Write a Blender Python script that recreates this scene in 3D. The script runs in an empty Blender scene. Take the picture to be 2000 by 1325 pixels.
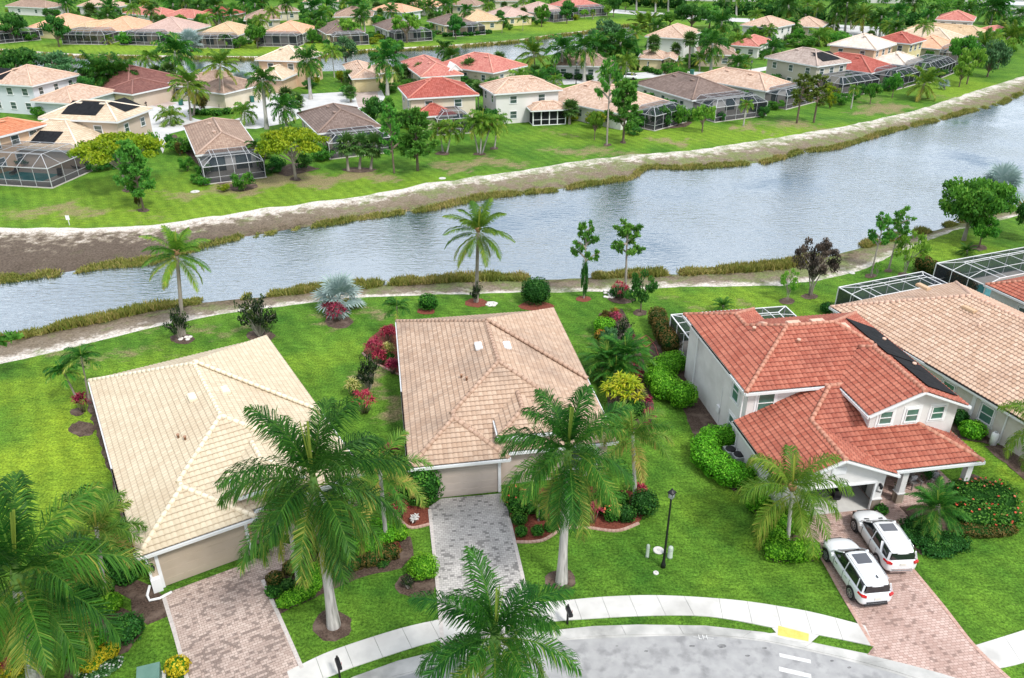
import bpy, bmesh, math, random
import numpy as np
from mathutils import Vector, Matrix, noise
C = bpy.context.scene
RAD = math.radians
# ---------------------------------------------------------------- camera
CAM_H = 33.0; FPX = 1556.0; PITCH = RAD(28.1)
cam_data = bpy.data.cameras.new('camera'); cam = bpy.data.objects.new('camera', cam_data)
C.collection.objects.link(cam); C.camera = cam
cam.location = (0, 0, CAM_H); cam.rotation_euler = (math.pi/2 - PITCH, 0, 0)
cam_data.sensor_width = 36.0; cam_data.lens = FPX/2000*36.0
cam_data.clip_start = 0.5; cam_data.clip_end = 6000
# ---------------------------------------------------------------- sky and sun
w = bpy.data.worlds.new('World'); C.world = w; w.use_nodes = True
nt = w.node_tree; nt.nodes.clear()
out = nt.nodes.new('ShaderNodeOutputWorld'); bg = nt.nodes.new('ShaderNodeBackground')
sky = nt.nodes.new('ShaderNodeTexSky'); sky.sky_type = 'NISHITA'; sky.sun_disc = False
SUN_EL, SUN_AZ = RAD(52), RAD(140)      # azimuth measured clockwise from +Y
sky.sun_elevation = SUN_EL; sky.sun_rotation = SUN_AZ; sky.dust_density = 2.0
tc = nt.nodes.new('ShaderNodeTexCoord'); nz = nt.nodes.new('ShaderNodeTexNoise')
mp = nt.nodes.new('ShaderNodeMapping'); mp.inputs['Scale'].default_value = (1, 1, 2.6)
nz.inputs['Scale'].default_value = 4.0; nz.inputs['Detail'].default_value = 6
cr = nt.nodes.new('ShaderNodeValToRGB'); cr.color_ramp.elements[0].position = .36; cr.color_ramp.elements[1].position = .6
cr.color_ramp.elements[0].color = (2.2, 2.9, 3.8, 1); cr.color_ramp.elements[1].color = (10.8, 11.0, 11.3, 1)      # grey and bright cloud
mx = nt.nodes.new('ShaderNodeMix'); mx.data_type = 'RGBA'; mx.inputs[0].default_value = .8
L = nt.links.new
L(tc.outputs['Generated'], mp.inputs[0]); L(mp.outputs[0], nz.inputs['Vector']); L(nz.outputs[0], cr.inputs[0])
L(cr.outputs[0], mx.inputs[7]); L(sky.outputs[0], mx.inputs[6]); L(mx.outputs[2], bg.inputs[0]); L(bg.outputs[0], out.inputs[0])
bg.inputs[1].default_value = 0.125
sd = bpy.data.lights.new('sun', 'SUN'); sd.energy = 2.3; sd.angle = RAD(10); sd.color = (1, .96, .9)
sun = bpy.data.objects.new('sun', sd); C.collection.objects.link(sun)
sdir = Vector((math.sin(SUN_AZ)*math.cos(SUN_EL), math.cos(SUN_AZ)*math.cos(SUN_EL), math.sin(SUN_EL)))
sun.rotation_euler = sdir.to_track_quat('Z', 'Y').to_euler(); sun.location = (60, -60, 120)
vs = C.view_settings; C.display_settings.display_device = 'sRGB'
vs.view_transform = 'Standard'; vs.look = 'None'; vs.gamma = 1; vs.exposure = 0.5; vs.use_curve_mapping = False
C.render.engine = 'CYCLES'; cy = C.cycles
cy.max_bounces = 6; cy.diffuse_bounces = 2; cy.glossy_bounces = 3; cy.transmission_bounces = 3
cy.transparent_max_bounces = 12; cy.use_denoising = True; cy.caustics_reflective = False; cy.caustics_refractive = False
# ---------------------------------------------------------------- measuring: photo pixel -> point of the place at height z
ct, st = math.cos(PITCH), math.sin(PITCH)
def P(x, y, z=0.0):
    X = (x-1000)/FPX; Y = -(y-662.5)/FPX
    r = (X, ct+Y*st, -st+Y*ct); t = (z-CAM_H)/r[2]
    return Vector((r[0]*t, r[1]*t, z))
def HT(bx, by, ty, z=0.0):                 # height of an upright thing whose foot shows at (bx,by), top at ty
    p = P(bx, by, z); Y = -(ty-662.5)/FPX
    s = p.y/(ct+Y*st); return CAM_H+(-st+Y*ct)*s-z
def MPP(x, y, z=0.0):                      # metres per photo pixel there
    p = P(x, y, z); return (p.y*ct-(z-CAM_H)*st)/FPX
R_ = random.Random(7); V3 = Vector
# ---------------------------------------------------------------- materials
def _n(nt, t, **k):
    n = nt.nodes.new(t)
    for a, b in k.items(): setattr(n, a, b)
    return n
def mat(name, col, rough=.7, col2=None, scale=3.0, detail=6, lo=.35, hi=.65, bump=0, bscale=None, metal=0, spec=.4, vary=0, coat=0, coord='Object', col3=None, scale3=.3):
    m = bpy.data.materials.new(name); m.use_nodes = True; nt = m.node_tree; b = nt.nodes['Principled BSDF']
    b.inputs['Roughness'].default_value = rough; b.inputs['Metallic'].default_value = metal
    b.inputs['Specular IOR Level'].default_value = spec; b.inputs['Coat Weight'].default_value = coat
    L = nt.links.new
    tc = _n(nt, 'ShaderNodeTexCoord')
    src = None
    if col2:
        nz = _n(nt, 'ShaderNodeTexNoise'); nz.inputs['Scale'].default_value = scale; nz.inputs['Detail'].default_value = detail
        cr = _n(nt, 'ShaderNodeValToRGB'); cr.color_ramp.elements[0].position = lo; cr.color_ramp.elements[1].position = hi
        cr.color_ramp.elements[0].color = (*col, 1); cr.color_ramp.elements[1].color = (*col2, 1)
        L(tc.outputs[coord], nz.inputs['Vector']); L(nz.outputs[0], cr.inputs[0]); src = cr.outputs[0]
        if col3:
            n3 = _n(nt, 'ShaderNodeTexNoise'); n3.inputs['Scale'].default_value = scale3; n3.inputs['Detail'].default_value = 8
            c3 = _n(nt, 'ShaderNodeValToRGB'); c3.color_ramp.elements[0].position = .5; c3.color_ramp.elements[1].position = .68
            mm = _n(nt, 'ShaderNodeMix', data_type='RGBA'); mm.inputs[7].default_value = (*col3, 1)
            L(tc.outputs[coord], n3.inputs['Vector']); L(n3.outputs[0], c3.inputs[0]); L(c3.outputs[0], mm.inputs[0]); L(src, mm.inputs[6]); src = mm.outputs[2]
    else:
        rg = _n(nt, 'ShaderNodeRGB'); rg.outputs[0].default_value = (*col, 1); src = rg.outputs[0]
    if vary:
        oi = _n(nt, 'ShaderNodeObjectInfo'); hs = _n(nt, 'ShaderNodeHueSaturation'); mr = _n(nt, 'ShaderNodeMapRange')
        mr.inputs['To Min'].default_value = 1-vary; mr.inputs['To Max'].default_value = 1+vary
        L(oi.outputs['Random'], mr.inputs[0]); L(mr.outputs[0], hs.inputs['Value']); L(src, hs.inputs['Color']); src = hs.outputs[0]
    L(src, b.inputs['Base Color'])
    if bump:
        nb = _n(nt, 'ShaderNodeTexNoise'); nb.inputs['Scale'].default_value = bscale or scale*4; nb.inputs['Detail'].default_value = 5
        bp = _n(nt, 'ShaderNodeBump'); bp.inputs['Strength'].default_value = bump; bp.inputs['Distance'].default_value = .05
        L(tc.outputs[coord], nb.inputs['Vector']); L(nb.outputs[0], bp.inputs['Height']); L(bp.outputs[0], b.inputs['Normal'])
    return m
def leafmat(name, c1, c2, c3=None, tr=.3, vary=.12):
    """foliage: colour runs c1 -> c2 (-> c3) with the per-leaf attribute 'tint'"""
    m = bpy.data.materials.new(name); m.use_nodes = True; nt = m.node_tree; nt.nodes.clear(); L = nt.links.new
    o = _n(nt, 'ShaderNodeOutputMaterial'); at = _n(nt, 'ShaderNodeAttribute', attribute_name='tint')
    cr = _n(nt, 'ShaderNodeValToRGB'); e = cr.color_ramp.elements
    e[0].color = (*c1, 1); e[1].color = (*(c3 or c2), 1)
    if c3: k = e.new(.62); k.color = (*c2, 1)
    oi = _n(nt, 'ShaderNodeObjectInfo'); hs = _n(nt, 'ShaderNodeHueSaturation'); mr = _n(nt, 'ShaderNodeMapRange')
    mr.inputs['To Min'].default_value = 1-vary; mr.inputs['To Max'].default_value = 1+vary*1.3
    mh = _n(nt, 'ShaderNodeMapRange'); mh.inputs['To Min'].default_value = .488; mh.inputs['To Max'].default_value = .508
    d = _n(nt, 'ShaderNodeBsdfPrincipled'); d.inputs['Roughness'].default_value = .5; d.inputs['Specular IOR Level'].default_value = .18
    t = _n(nt, 'ShaderNodeBsdfTranslucent'); mx = _n(nt, 'ShaderNodeMixShader'); mx.inputs[0].default_value = tr
    L(at.outputs['Fac'], cr.inputs[0]); L(oi.outputs['Random'], mr.inputs[0]); L(oi.outputs['Random'], mh.inputs[0])
    L(mr.outputs[0], hs.inputs['Value']); L(mh.outputs[0], hs.inputs['Hue']); L(cr.outputs[0], hs.inputs['Color'])
    L(hs.outputs[0], d.inputs['Base Color']); L(hs.outputs[0], t.inputs['Color']); L(d.outputs[0], mx.inputs[1]); L(t.outputs[0], mx.inputs[2]); L(mx.outputs[0], o.inputs[0])
    return m
def mth(nt, op, a, b=None, c=None):
    n = _n(nt, 'ShaderNodeMath', operation=op)
    for i, v in enumerate((a, b, c)):
        if v is None: continue
        if isinstance(v, (int, float)): n.inputs[i].default_value = v
        else: nt.links.new(v, n.inputs[i])
    return n.outputs[0]
def roofmat(name, c1, c2, c3, tw=.33, ch=.4, bump=True, weather=None, lapk=None, seam=.0):
    """clay tile roof: every tile its own shade between c1 and c2, weather stains c3; UV is in metres"""
    m = bpy.data.materials.new(name); m.use_nodes = True; nt = m.node_tree; b = nt.nodes['Principled BSDF']; L = nt.links.new
    b.inputs['Roughness'].default_value = .75; b.inputs['Specular IOR Level'].default_value = .25
    uv = _n(nt, 'ShaderNodeUVMap'); sp = _n(nt, 'ShaderNodeSeparateXYZ'); L(uv.outputs[0], sp.inputs[0])
    u, v = sp.outputs[0], sp.outputs[1]
    un, vn = mth(nt, 'DIVIDE', u, tw), mth(nt, 'DIVIDE', v, ch)
    cb = _n(nt, 'ShaderNodeCombineXYZ'); L(mth(nt, 'FLOOR', un), cb.inputs[0]); L(mth(nt, 'FLOOR', vn), cb.inputs[1])
    wn = _n(nt, 'ShaderNodeTexWhiteNoise', noise_dimensions='2D'); L(cb.outputs[0], wn.inputs['Vector'])
    mx = _n(nt, 'ShaderNodeMix', data_type='RGBA'); mx.inputs[6].default_value = (*c1, 1); mx.inputs[7].default_value = (*c2, 1)
    L(wn.outputs['Value'], mx.inputs[0])
    tc = _n(nt, 'ShaderNodeTexCoord'); nz = _n(nt, 'ShaderNodeTexNoise'); nz.inputs['Scale'].default_value = .35; nz.inputs['Detail'].default_value = 7; nz.inputs['Roughness'].default_value = .65
    L(tc.outputs['Object'], nz.inputs['Vector'])
    cr = _n(nt, 'ShaderNodeValToRGB'); cr.color_ramp.elements[0].position = .45; cr.color_ramp.elements[1].position = .72
    cr.color_ramp.elements[1].color = ((weather or .5),)*3+(1,)
    L(nz.outputs[0], cr.inputs[0]); m2 = _n(nt, 'ShaderNodeMix', data_type='RGBA'); m2.inputs[7].default_value = (*c3, 1)
    L(cr.outputs[0], m2.inputs[0]); L(mx.outputs[2], m2.inputs[6])
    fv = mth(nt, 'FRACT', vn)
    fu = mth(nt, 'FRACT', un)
    lap = mth(nt, 'MULTIPLY', mth(nt, 'LESS_THAN', fv, .13), lapk if lapk is not None else (.55 if bump else .5))      # shadow gap where a course overlaps the next, painted as a dark line
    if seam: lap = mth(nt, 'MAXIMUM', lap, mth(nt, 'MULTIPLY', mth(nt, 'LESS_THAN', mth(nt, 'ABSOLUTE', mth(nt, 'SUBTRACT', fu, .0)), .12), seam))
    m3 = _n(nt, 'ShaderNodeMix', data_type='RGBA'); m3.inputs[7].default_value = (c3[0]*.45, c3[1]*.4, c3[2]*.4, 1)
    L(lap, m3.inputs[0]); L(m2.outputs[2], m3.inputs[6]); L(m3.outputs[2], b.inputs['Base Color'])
    if bump:
        prof = mth(nt, 'ABSOLUTE', mth(nt, 'SINE', mth(nt, 'MULTIPLY', un, math.pi)))
        h = mth(nt, 'ADD', prof, mth(nt, 'MULTIPLY', mth(nt, 'SUBTRACT', 1.0, fv), .7))
        bp = _n(nt, 'ShaderNodeBump'); bp.inputs['Strength'].default_value = .9; bp.inputs['Distance'].default_value = .07
        L(h, bp.inputs['Height']); L(bp.outputs[0], b.inputs['Normal'])
    else:
        nb = _n(nt, 'ShaderNodeTexNoise'); nb.inputs['Scale'].default_value = 14; nb.inputs['Detail'].default_value = 4
        bp = _n(nt, 'ShaderNodeBump'); bp.inputs['Strength'].default_value = .25; bp.inputs['Distance'].default_value = .03
        L(tc.outputs['Object'], nb.inputs['Vector']); L(nb.outputs[0], bp.inputs['Height']); L(bp.outputs[0], b.inputs['Normal'])
    return m
def pavermat(name, c1, c2, joint, stain, bw=.24, bh=.16, ang=0, amount=.5, darkn=.25):
    m = bpy.data.materials.new(name); m.use_nodes = True; nt = m.node_tree; b = nt.nodes['Principled BSDF']; L = nt.links.new
    b.inputs['Roughness'].default_value = .85; b.inputs['Specular IOR Level'].default_value = .2
    tc = _n(nt, 'ShaderNodeTexCoord'); mp = _n(nt, 'ShaderNodeMapping'); mp.inputs['Rotation'].default_value = (0, 0, ang); L(tc.outputs['Object'], mp.inputs[0])
    br = _n(nt, 'ShaderNodeTexBrick'); br.inputs['Scale'].default_value = 1; br.inputs['Brick Width'].default_value = bw; br.inputs['Row Height'].default_value = bh
    br.inputs['Mortar Size'].default_value = .012; br.inputs['Color1'].default_value = (*c1, 1); br.inputs['Color2'].default_value = (*c2, 1); br.inputs['Mortar'].default_value = (*joint, 1)
    br.inputs['Mortar Smooth'].default_value = .3
    L(mp.outputs[0], br.inputs['Vector'])
    # a few single dark stones, and broad weathering
    s = _n(nt, 'ShaderNodeSeparateXYZ'); L(mp.outputs[0], s.inputs[0])
    row = mth(nt, 'FLOOR', mth(nt, 'DIVIDE', s.outputs[1], bh))
    off = mth(nt, 'MULTIPLY', mth(nt, 'MODULO', row, 2.0), .5)
    cb = _n(nt, 'ShaderNodeCombineXYZ'); L(mth(nt, 'FLOOR', mth(nt, 'ADD', mth(nt, 'DIVIDE', s.outputs[0], bw), off)), cb.inputs[0]); L(row, cb.inputs[1])
    wn = _n(nt, 'ShaderNodeTexWhiteNoise', noise_dimensions='2D'); L(cb.outputs[0], wn.inputs['Vector'])
    n1 = _n(nt, 'ShaderNodeTexNoise'); n1.inputs['Scale'].default_value = .45; n1.inputs['Detail'].default_value = 6; L(tc.outputs['Object'], n1.inputs['Vector'])
    k = mth(nt, 'MULTIPLY', mth(nt, 'GREATER_THAN', mth(nt, 'ADD', wn.outputs['Value'], mth(nt, 'MULTIPLY', mth(nt, 'SUBTRACT', n1.outputs[0], .5), .8)), 1-darkn*.5), .55)
    wr = _n(nt, 'ShaderNodeMapRange'); wr.inputs['From Min'].default_value = .42; wr.inputs['From Max'].default_value = .7; wr.inputs['To Max'].default_value = amount; L(n1.outputs[0], wr.inputs[0])
    m1 = _n(nt, 'ShaderNodeMix', data_type='RGBA'); m1.inputs[7].default_value = (*stain, 1); L(wr.outputs[0], m1.inputs[0]); L(br.outputs['Color'], m1.inputs[6])
    m2 = _n(nt, 'ShaderNodeMix', data_type='RGBA'); m2.inputs[7].default_value = (stain[0]*.5, stain[1]*.5, stain[2]*.5, 1); L(k, m2.inputs[0]); L(m1.outputs[2], m2.inputs[6])
    L(m2.outputs[2], b.inputs['Base Color'])
    bp = _n(nt, 'ShaderNodeBump'); bp.inputs['Strength'].default_value = .5; bp.inputs['Distance'].default_value = .01; bp.invert = True
    L(br.outputs['Fac'], bp.inputs['Height']); L(bp.outputs[0], b.inputs['Normal'])
    return m
def screenmat(name, col, fac):
    m = bpy.data.materials.new(name); m.use_nodes = True; nt = m.node_tree; nt.nodes.clear(); L = nt.links.new
    o = _n(nt, 'ShaderNodeOutputMaterial'); t = _n(nt, 'ShaderNodeBsdfTransparent'); d = _n(nt, 'ShaderNodeBsdfDiffuse'); d.inputs[0].default_value = (*col, 1)
    mx = _n(nt, 'ShaderNodeMixShader'); mx.inputs[0].default_value = fac; L(t.outputs[0], mx.inputs[1]); L(d.outputs[0], mx.inputs[2]); L(mx.outputs[0], o.inputs[0])
    return m
# ---------------------------------------------------------------- mesh building
def link(o, parent=None):
    C.collection.objects.link(o)
    if parent is not None: o.parent = parent
    return o
class MB:
    def __init__(s): s.v = []; s.f = []; s.mi = []; s.uv = {}; s.t = []; s.sm = []
    def face(s, pts, mi=0, uv=None, tint=0.5, smooth=False):
        n = len(s.v); s.v += [tuple(p) for p in pts]; s.f.append(tuple(range(n, n+len(pts)))); s.mi.append(mi); s.t.append(tint); s.sm.append(smooth)
        if uv: s.uv[len(s.f)-1] = uv
    def box(s, c, d, rz=0, mi=0, taper=1.0, M=None):
        cx, cy, cz = c; a, b, h = d[0]/2, d[1]/2, d[2]/2; co, si = math.cos(rz), math.sin(rz); n = len(s.v)
        for z, k in ((-h, 1.0), (h, taper)):
            for x, y in ((-a, -b), (a, -b), (a, b), (-a, b)):
                x *= k; y *= k; p = (cx+x*co-y*si, cy+x*si+y*co, cz+z)
                s.v.append(tuple(M @ Vector(p)) if M else p)
        for f in ((0, 3, 2, 1), (4, 5, 6, 7), (0, 1, 5, 4), (1, 2, 6, 5), (2, 3, 7, 6), (3, 0, 4, 7)):
            s.f.append(tuple(n+i for i in f)); s.mi.append(mi); s.t.append(.5); s.sm.append(False)
    def bar(s, a, b, w=.05, h=None, mi=0):
        a, b = Vector(a), Vector(b); d = b-a
        if d.length < 1e-5: return
        z = Vector((0, 0, 1)) if abs(d.normalized().z) < .95 else Vector((0, 1, 0))
        x = d.cross(z).normalized()*(w/2); y = d.cross(x).normalized()*((h or w)/2); n = len(s.v)
        for p in (a, b):
            for q in (-x-y, x-y, x+y, -x+y): s.v.append(tuple(p+q))
        for f in ((0, 1, 2, 3), (7, 6, 5, 4), (0, 4, 5, 1), (1, 5, 6, 2), (2, 6, 7, 3), (3, 7, 4, 0)):
            s.f.append(tuple(n+i for i in f)); s.mi.append(mi); s.t.append(.5); s.sm.append(False)
    def tube(s, pts, rad, n=8, mi=0, cap=True, tint=.5, half=False):
        pts = [Vector(p) for p in pts]
        if not isinstance(rad, (list, tuple)): rad = [rad]*len(pts)
        base = len(s.v); px = None
        for i, p in enumerate(pts):
            d = (pts[min(i+1, len(pts)-1)]-pts[max(i-1, 0)]).normalized()
            if px is None:
                px = d.orthogonal().normalized() if not half else d.cross(Vector((0, 0, 1))).normalized()
            else: px = (px-d*px.dot(d)).normalized()
            py = d.cross(px)
            for k in range(n):
                a = 2*math.pi*k/n; s.v.append(tuple(p+(px*math.cos(a)+py*math.sin(a))*rad[i]))
        for i in range(len(pts)-1):
            for k in range(n):
                a, b = base+i*n+k, base+i*n+(k+1) % n
                s.f.append((a, b, b+n, a+n)); s.mi.append(mi); s.t.append(tint); s.sm.append(True)
        if cap:
            s.f.append(tuple(base+k for k in range(n))[::-1]); s.f.append(tuple(base+(len(pts)-1)*n+k for k in range(n)))
            s.mi += [mi, mi]; s.t += [tint]*2; s.sm += [False]*2
    def lathe(s, prof, c=(0, 0, 0), n=12, mi=0):
        base = len(s.v)
        for r, z in prof:
            for k in range(n):
                a = 2*math.pi*k/n; s.v.append((c[0]+r*math.cos(a), c[1]+r*math.sin(a), c[2]+z))
        for i in range(len(prof)-1):
            for k in range(n):
                a, b = base+i*n+k, base+i*n+(k+1) % n
                s.f.append((a, b, b+n, a+n)); s.mi.append(mi); s.t.append(.5); s.sm.append(True)
        s.f.append(tuple(base+k for k in range(n))[::-1]); s.f.append(tuple(base+(len(prof)-1)*n+k for k in range(n))); s.mi += [mi, mi]; s.t += [.5]*2; s.sm += [False]*2
    def mesh(s, name, mats):
        me = bpy.data.meshes.new(name); me.from_pydata(s.v, [], s.f)
        for m in (mats if isinstance(mats, (list, tuple)) else [mats]): me.materials.append(m)
        me.polygons.foreach_set('material_index', s.mi); me.polygons.foreach_set('use_smooth', s.sm)
        a = me.attributes.new('tint', 'FLOAT', 'FACE'); a.data.foreach_set('value', s.t)
        if s.uv:
            ul = me.uv_layers.new(name='UVMap').data
            for fi, uvs in s.uv.items():
                for li, q in zip(me.polygons[fi].loop_indices, uvs): ul[li].uv = q
        me.update(); return me
    def obj(s, name, mats, parent=None):
        return link(bpy.data.objects.new(name, s.mesh(name, mats)), parent)
def quads(name, V, tint, m, smooth=False):
    """mesh of loose quads; V is (n,4,3)"""
    V = np.asarray(V, dtype=np.float32); n = len(V); me = bpy.data.meshes.new(name)
    me.vertices.add(n*4); me.vertices.foreach_set('co', V.reshape(-1)); me.loops.add(n*4)
    me.loops.foreach_set('vertex_index', np.arange(n*4, dtype=np.int32)); me.polygons.add(n)
    me.polygons.foreach_set('loop_start', np.arange(n, dtype=np.int32)*4)
    a = me.attributes.new('tint', 'FLOAT', 'FACE'); a.data.foreach_set('value', np.asarray(tint, dtype=np.float32))
    for q in (m if isinstance(m, (list, tuple)) else [m]): me.materials.append(q)
    me.update(calc_edges=True); me.validate(); return me
def tag(o, label=None, cat=None, group=None, kind=None):
    if label: o['label'] = label
    if cat: o['category'] = cat
    if group: o['group'] = group
    if kind: o['kind'] = kind
    return o
def thing(name, label, cat, loc=(0, 0, 0), rz=0, group=None, s=1.0):
    o = bpy.data.objects.new(name, None); link(o); o.location = loc; o.rotation_euler = (0, 0, rz); o.empty_display_size = .2
    o.scale = (s, s, s) if isinstance(s, (int, float)) else s
    return tag(o, label, cat, group)
def shade_smooth(o):
    o.data.polygons.foreach_set('use_smooth', [True]*len(o.data.polygons)); return o
# ================================================================ GROUND
def line(pts, z=0.0, ext=True):
    q = sorted([tuple(P(x, y, z))[:2] for x, y in pts]); X = [a[0] for a in q]; Y = [a[1] for a in q]
    if ext:
        s0 = (Y[1]-Y[0])/(X[1]-X[0]); s1 = (Y[-1]-Y[-2])/(X[-1]-X[-2]); s0 = max(-.5, min(.9, s0)); s1 = max(-.5, min(.9, s1))
        X = [X[0]-400]+X+[X[-1]+500]; Y = [Y[0]-400*s0*.4]+Y+[Y[-1]+500*s1]
    return np.array(X), np.array(Y)
def at(l, x): return np.interp(x, l[0], l[1])
GX = np.unique(np.concatenate([np.arange(-500, -130, 12.), np.arange(-130, 180, 1.), np.arange(180, 640, 12.)]))
def jit(xs, amp, sc, seed): return np.array([amp*(noise.noise(Vector((x*sc, seed, 0)))+.5*noise.noise(Vector((x*sc*3.1, seed, 4)))) for x in xs])
WZ = -0.6
n_grass = line([(0, 712), (100, 690), (200, 664), (330, 633), (440, 613), (560, 597), (700, 581), (820, 577), (1000, 572), (1170, 570), (1250, 568), (1310, 561), (1400, 560), (1520, 558), (1600, 548), (1680, 530), (1740, 501), (1810, 471), (1860, 452), (1950, 432), (2000, 418)])
n_sand = line([(0, 692), (100, 672), (200, 648), (330, 620), (440, 602), (560, 588), (700, 573), (820, 569), (1000, 565), (1170, 556), (1300, 552), (1400, 549), (1520, 546), (1600, 533), (1680, 512), (1740, 488), (1800, 463), (1860, 444), (1950, 424), (2000, 410)], -.12)
n_water = line([(0, 668), (100, 645), (200, 624), (300, 602), (400, 590), (520, 578), (620, 566), (700, 560), (850, 549), (950, 544), (1050, 546), (1200, 540), (1300, 536), (1420, 530), (1530, 520), (1640, 494), (1730, 470), (1830, 449), (1900, 428), (2000, 396)], WZ)
f_water = line([(0, 547), (60, 543), (122, 535), (210, 519), (297, 514), (402, 481), (455, 467), (542, 453), (700, 428), (846, 408), (947, 386), (1087, 371), (1227, 350), (1262, 328), (1350, 329), (1492, 318), (1566, 297), (1632, 290), (1755, 252), (1818, 238), (1961, 200), (1996, 182)], WZ)
f_sand = line([(0, 459), (175, 459), (300, 452), (350, 448), (525, 421), (700, 399), (825, 374), (1000, 350), (1175, 321), (1350, 307), (1475, 290), (1650, 261), (1790, 231), (1895, 195), (2000, 162)], -.12)
f_grass = line([(0, 445), (175, 446), (300, 440), (350, 433), (525, 406), (700, 385), (825, 360), (1000, 336), (1175, 308), (1350, 294), (1475, 276), (1650, 247), (1790, 216), (1895, 181), (2000, 149)])
xg = GX
nG = at(n_grass, xg)+jit(xg, .35, .35, 1); nS = at(n_grass, xg)*.35+at(n_sand, xg)*.65+jit(xg, .4, .3, 2); nW = at(n_water, xg)+jit(xg, .25, .3, 3)
fW = at(f_water, xg)+jit(xg, .5, .25, 4); fS = at(f_sand, xg)+jit(xg, 1.0, .2, 5); fG = at(f_grass, xg)+jit(xg, .7, .3, 6)
fW = np.minimum(fW, fS-1.0)
# the second water, behind the far row of gardens
c_far = line([(-200, 90), (0, 98), (60, 103), (140, 108), (300, 111), (500, 113), (640, 107), (720, 98), (850, 92), (1000, 81), (1080, 69), (1150, 61), (1200, 51), (1245, 46)], 0, False)
c_near = line([(-200, 160), (0, 152), (150, 145), (500, 141), (665, 139), (800, 131), (1000, 118), (1150, 96), (1240, 72), (1262, 47)], 0, False)
cx1 = min(c_far[0][-1], c_near[0][-1])
cF = np.where(xg < cx1, at(c_far, xg), 0); cN = np.where(xg < cx1, at(c_near, xg), 0)
mid = (at(c_far, np.full_like(xg, cx1))+at(c_near, np.full_like(xg, cx1)))/2
cF = np.where(xg < cx1, np.maximum(cF, cN+.5), mid+.3); cN = np.where(xg < cx1, cN, mid)
taper = np.clip((cx1-xg)/18, 0, 1)
def loft(name, rows, m, subdiv=1, attr=None, attrs=None, skip=None):
    """rows: list of (Yarray, z, value)"""
    R = []
    for i in range(len(rows)-1):
        n = subdiv if isinstance(subdiv, int) else subdiv[i]
        for k in range(n):
            t = k/n; R.append((rows[i][0]*(1-t)+rows[i+1][0]*t, rows[i][1]*(1-t)+rows[i+1][1]*t, rows[i][2]*(1-t)+rows[i+1][2]*t))
    R.append(rows[-1])
    nx, ny = len(xg), len(R); V = np.zeros((ny, nx, 3)); A = np.zeros((ny, nx))
    for j, (Y, z, a) in enumerate(R): V[j, :, 0] = xg; V[j, :, 1] = Y; V[j, :, 2] = z; A[j] = a
    F = []
    for j in range(ny-1):
        for i in range(nx-1):
            a = j*nx+i; F.append((a, a+1, a+nx+1, a+nx))
    me = bpy.data.meshes.new(name); me.from_pydata(V.reshape(-1, 3).tolist(), [], F)
    at_ = me.attributes.new('zone', 'FLOAT', 'POINT'); at_.data.foreach_set('value', A.reshape(-1).astype(np.float32))
    me.materials.append(m); o = link(bpy.data.objects.new(name, me)); me.polygons.foreach_set('use_smooth', [True]*len(F))
    return tag(o, kind='structure')
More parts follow.
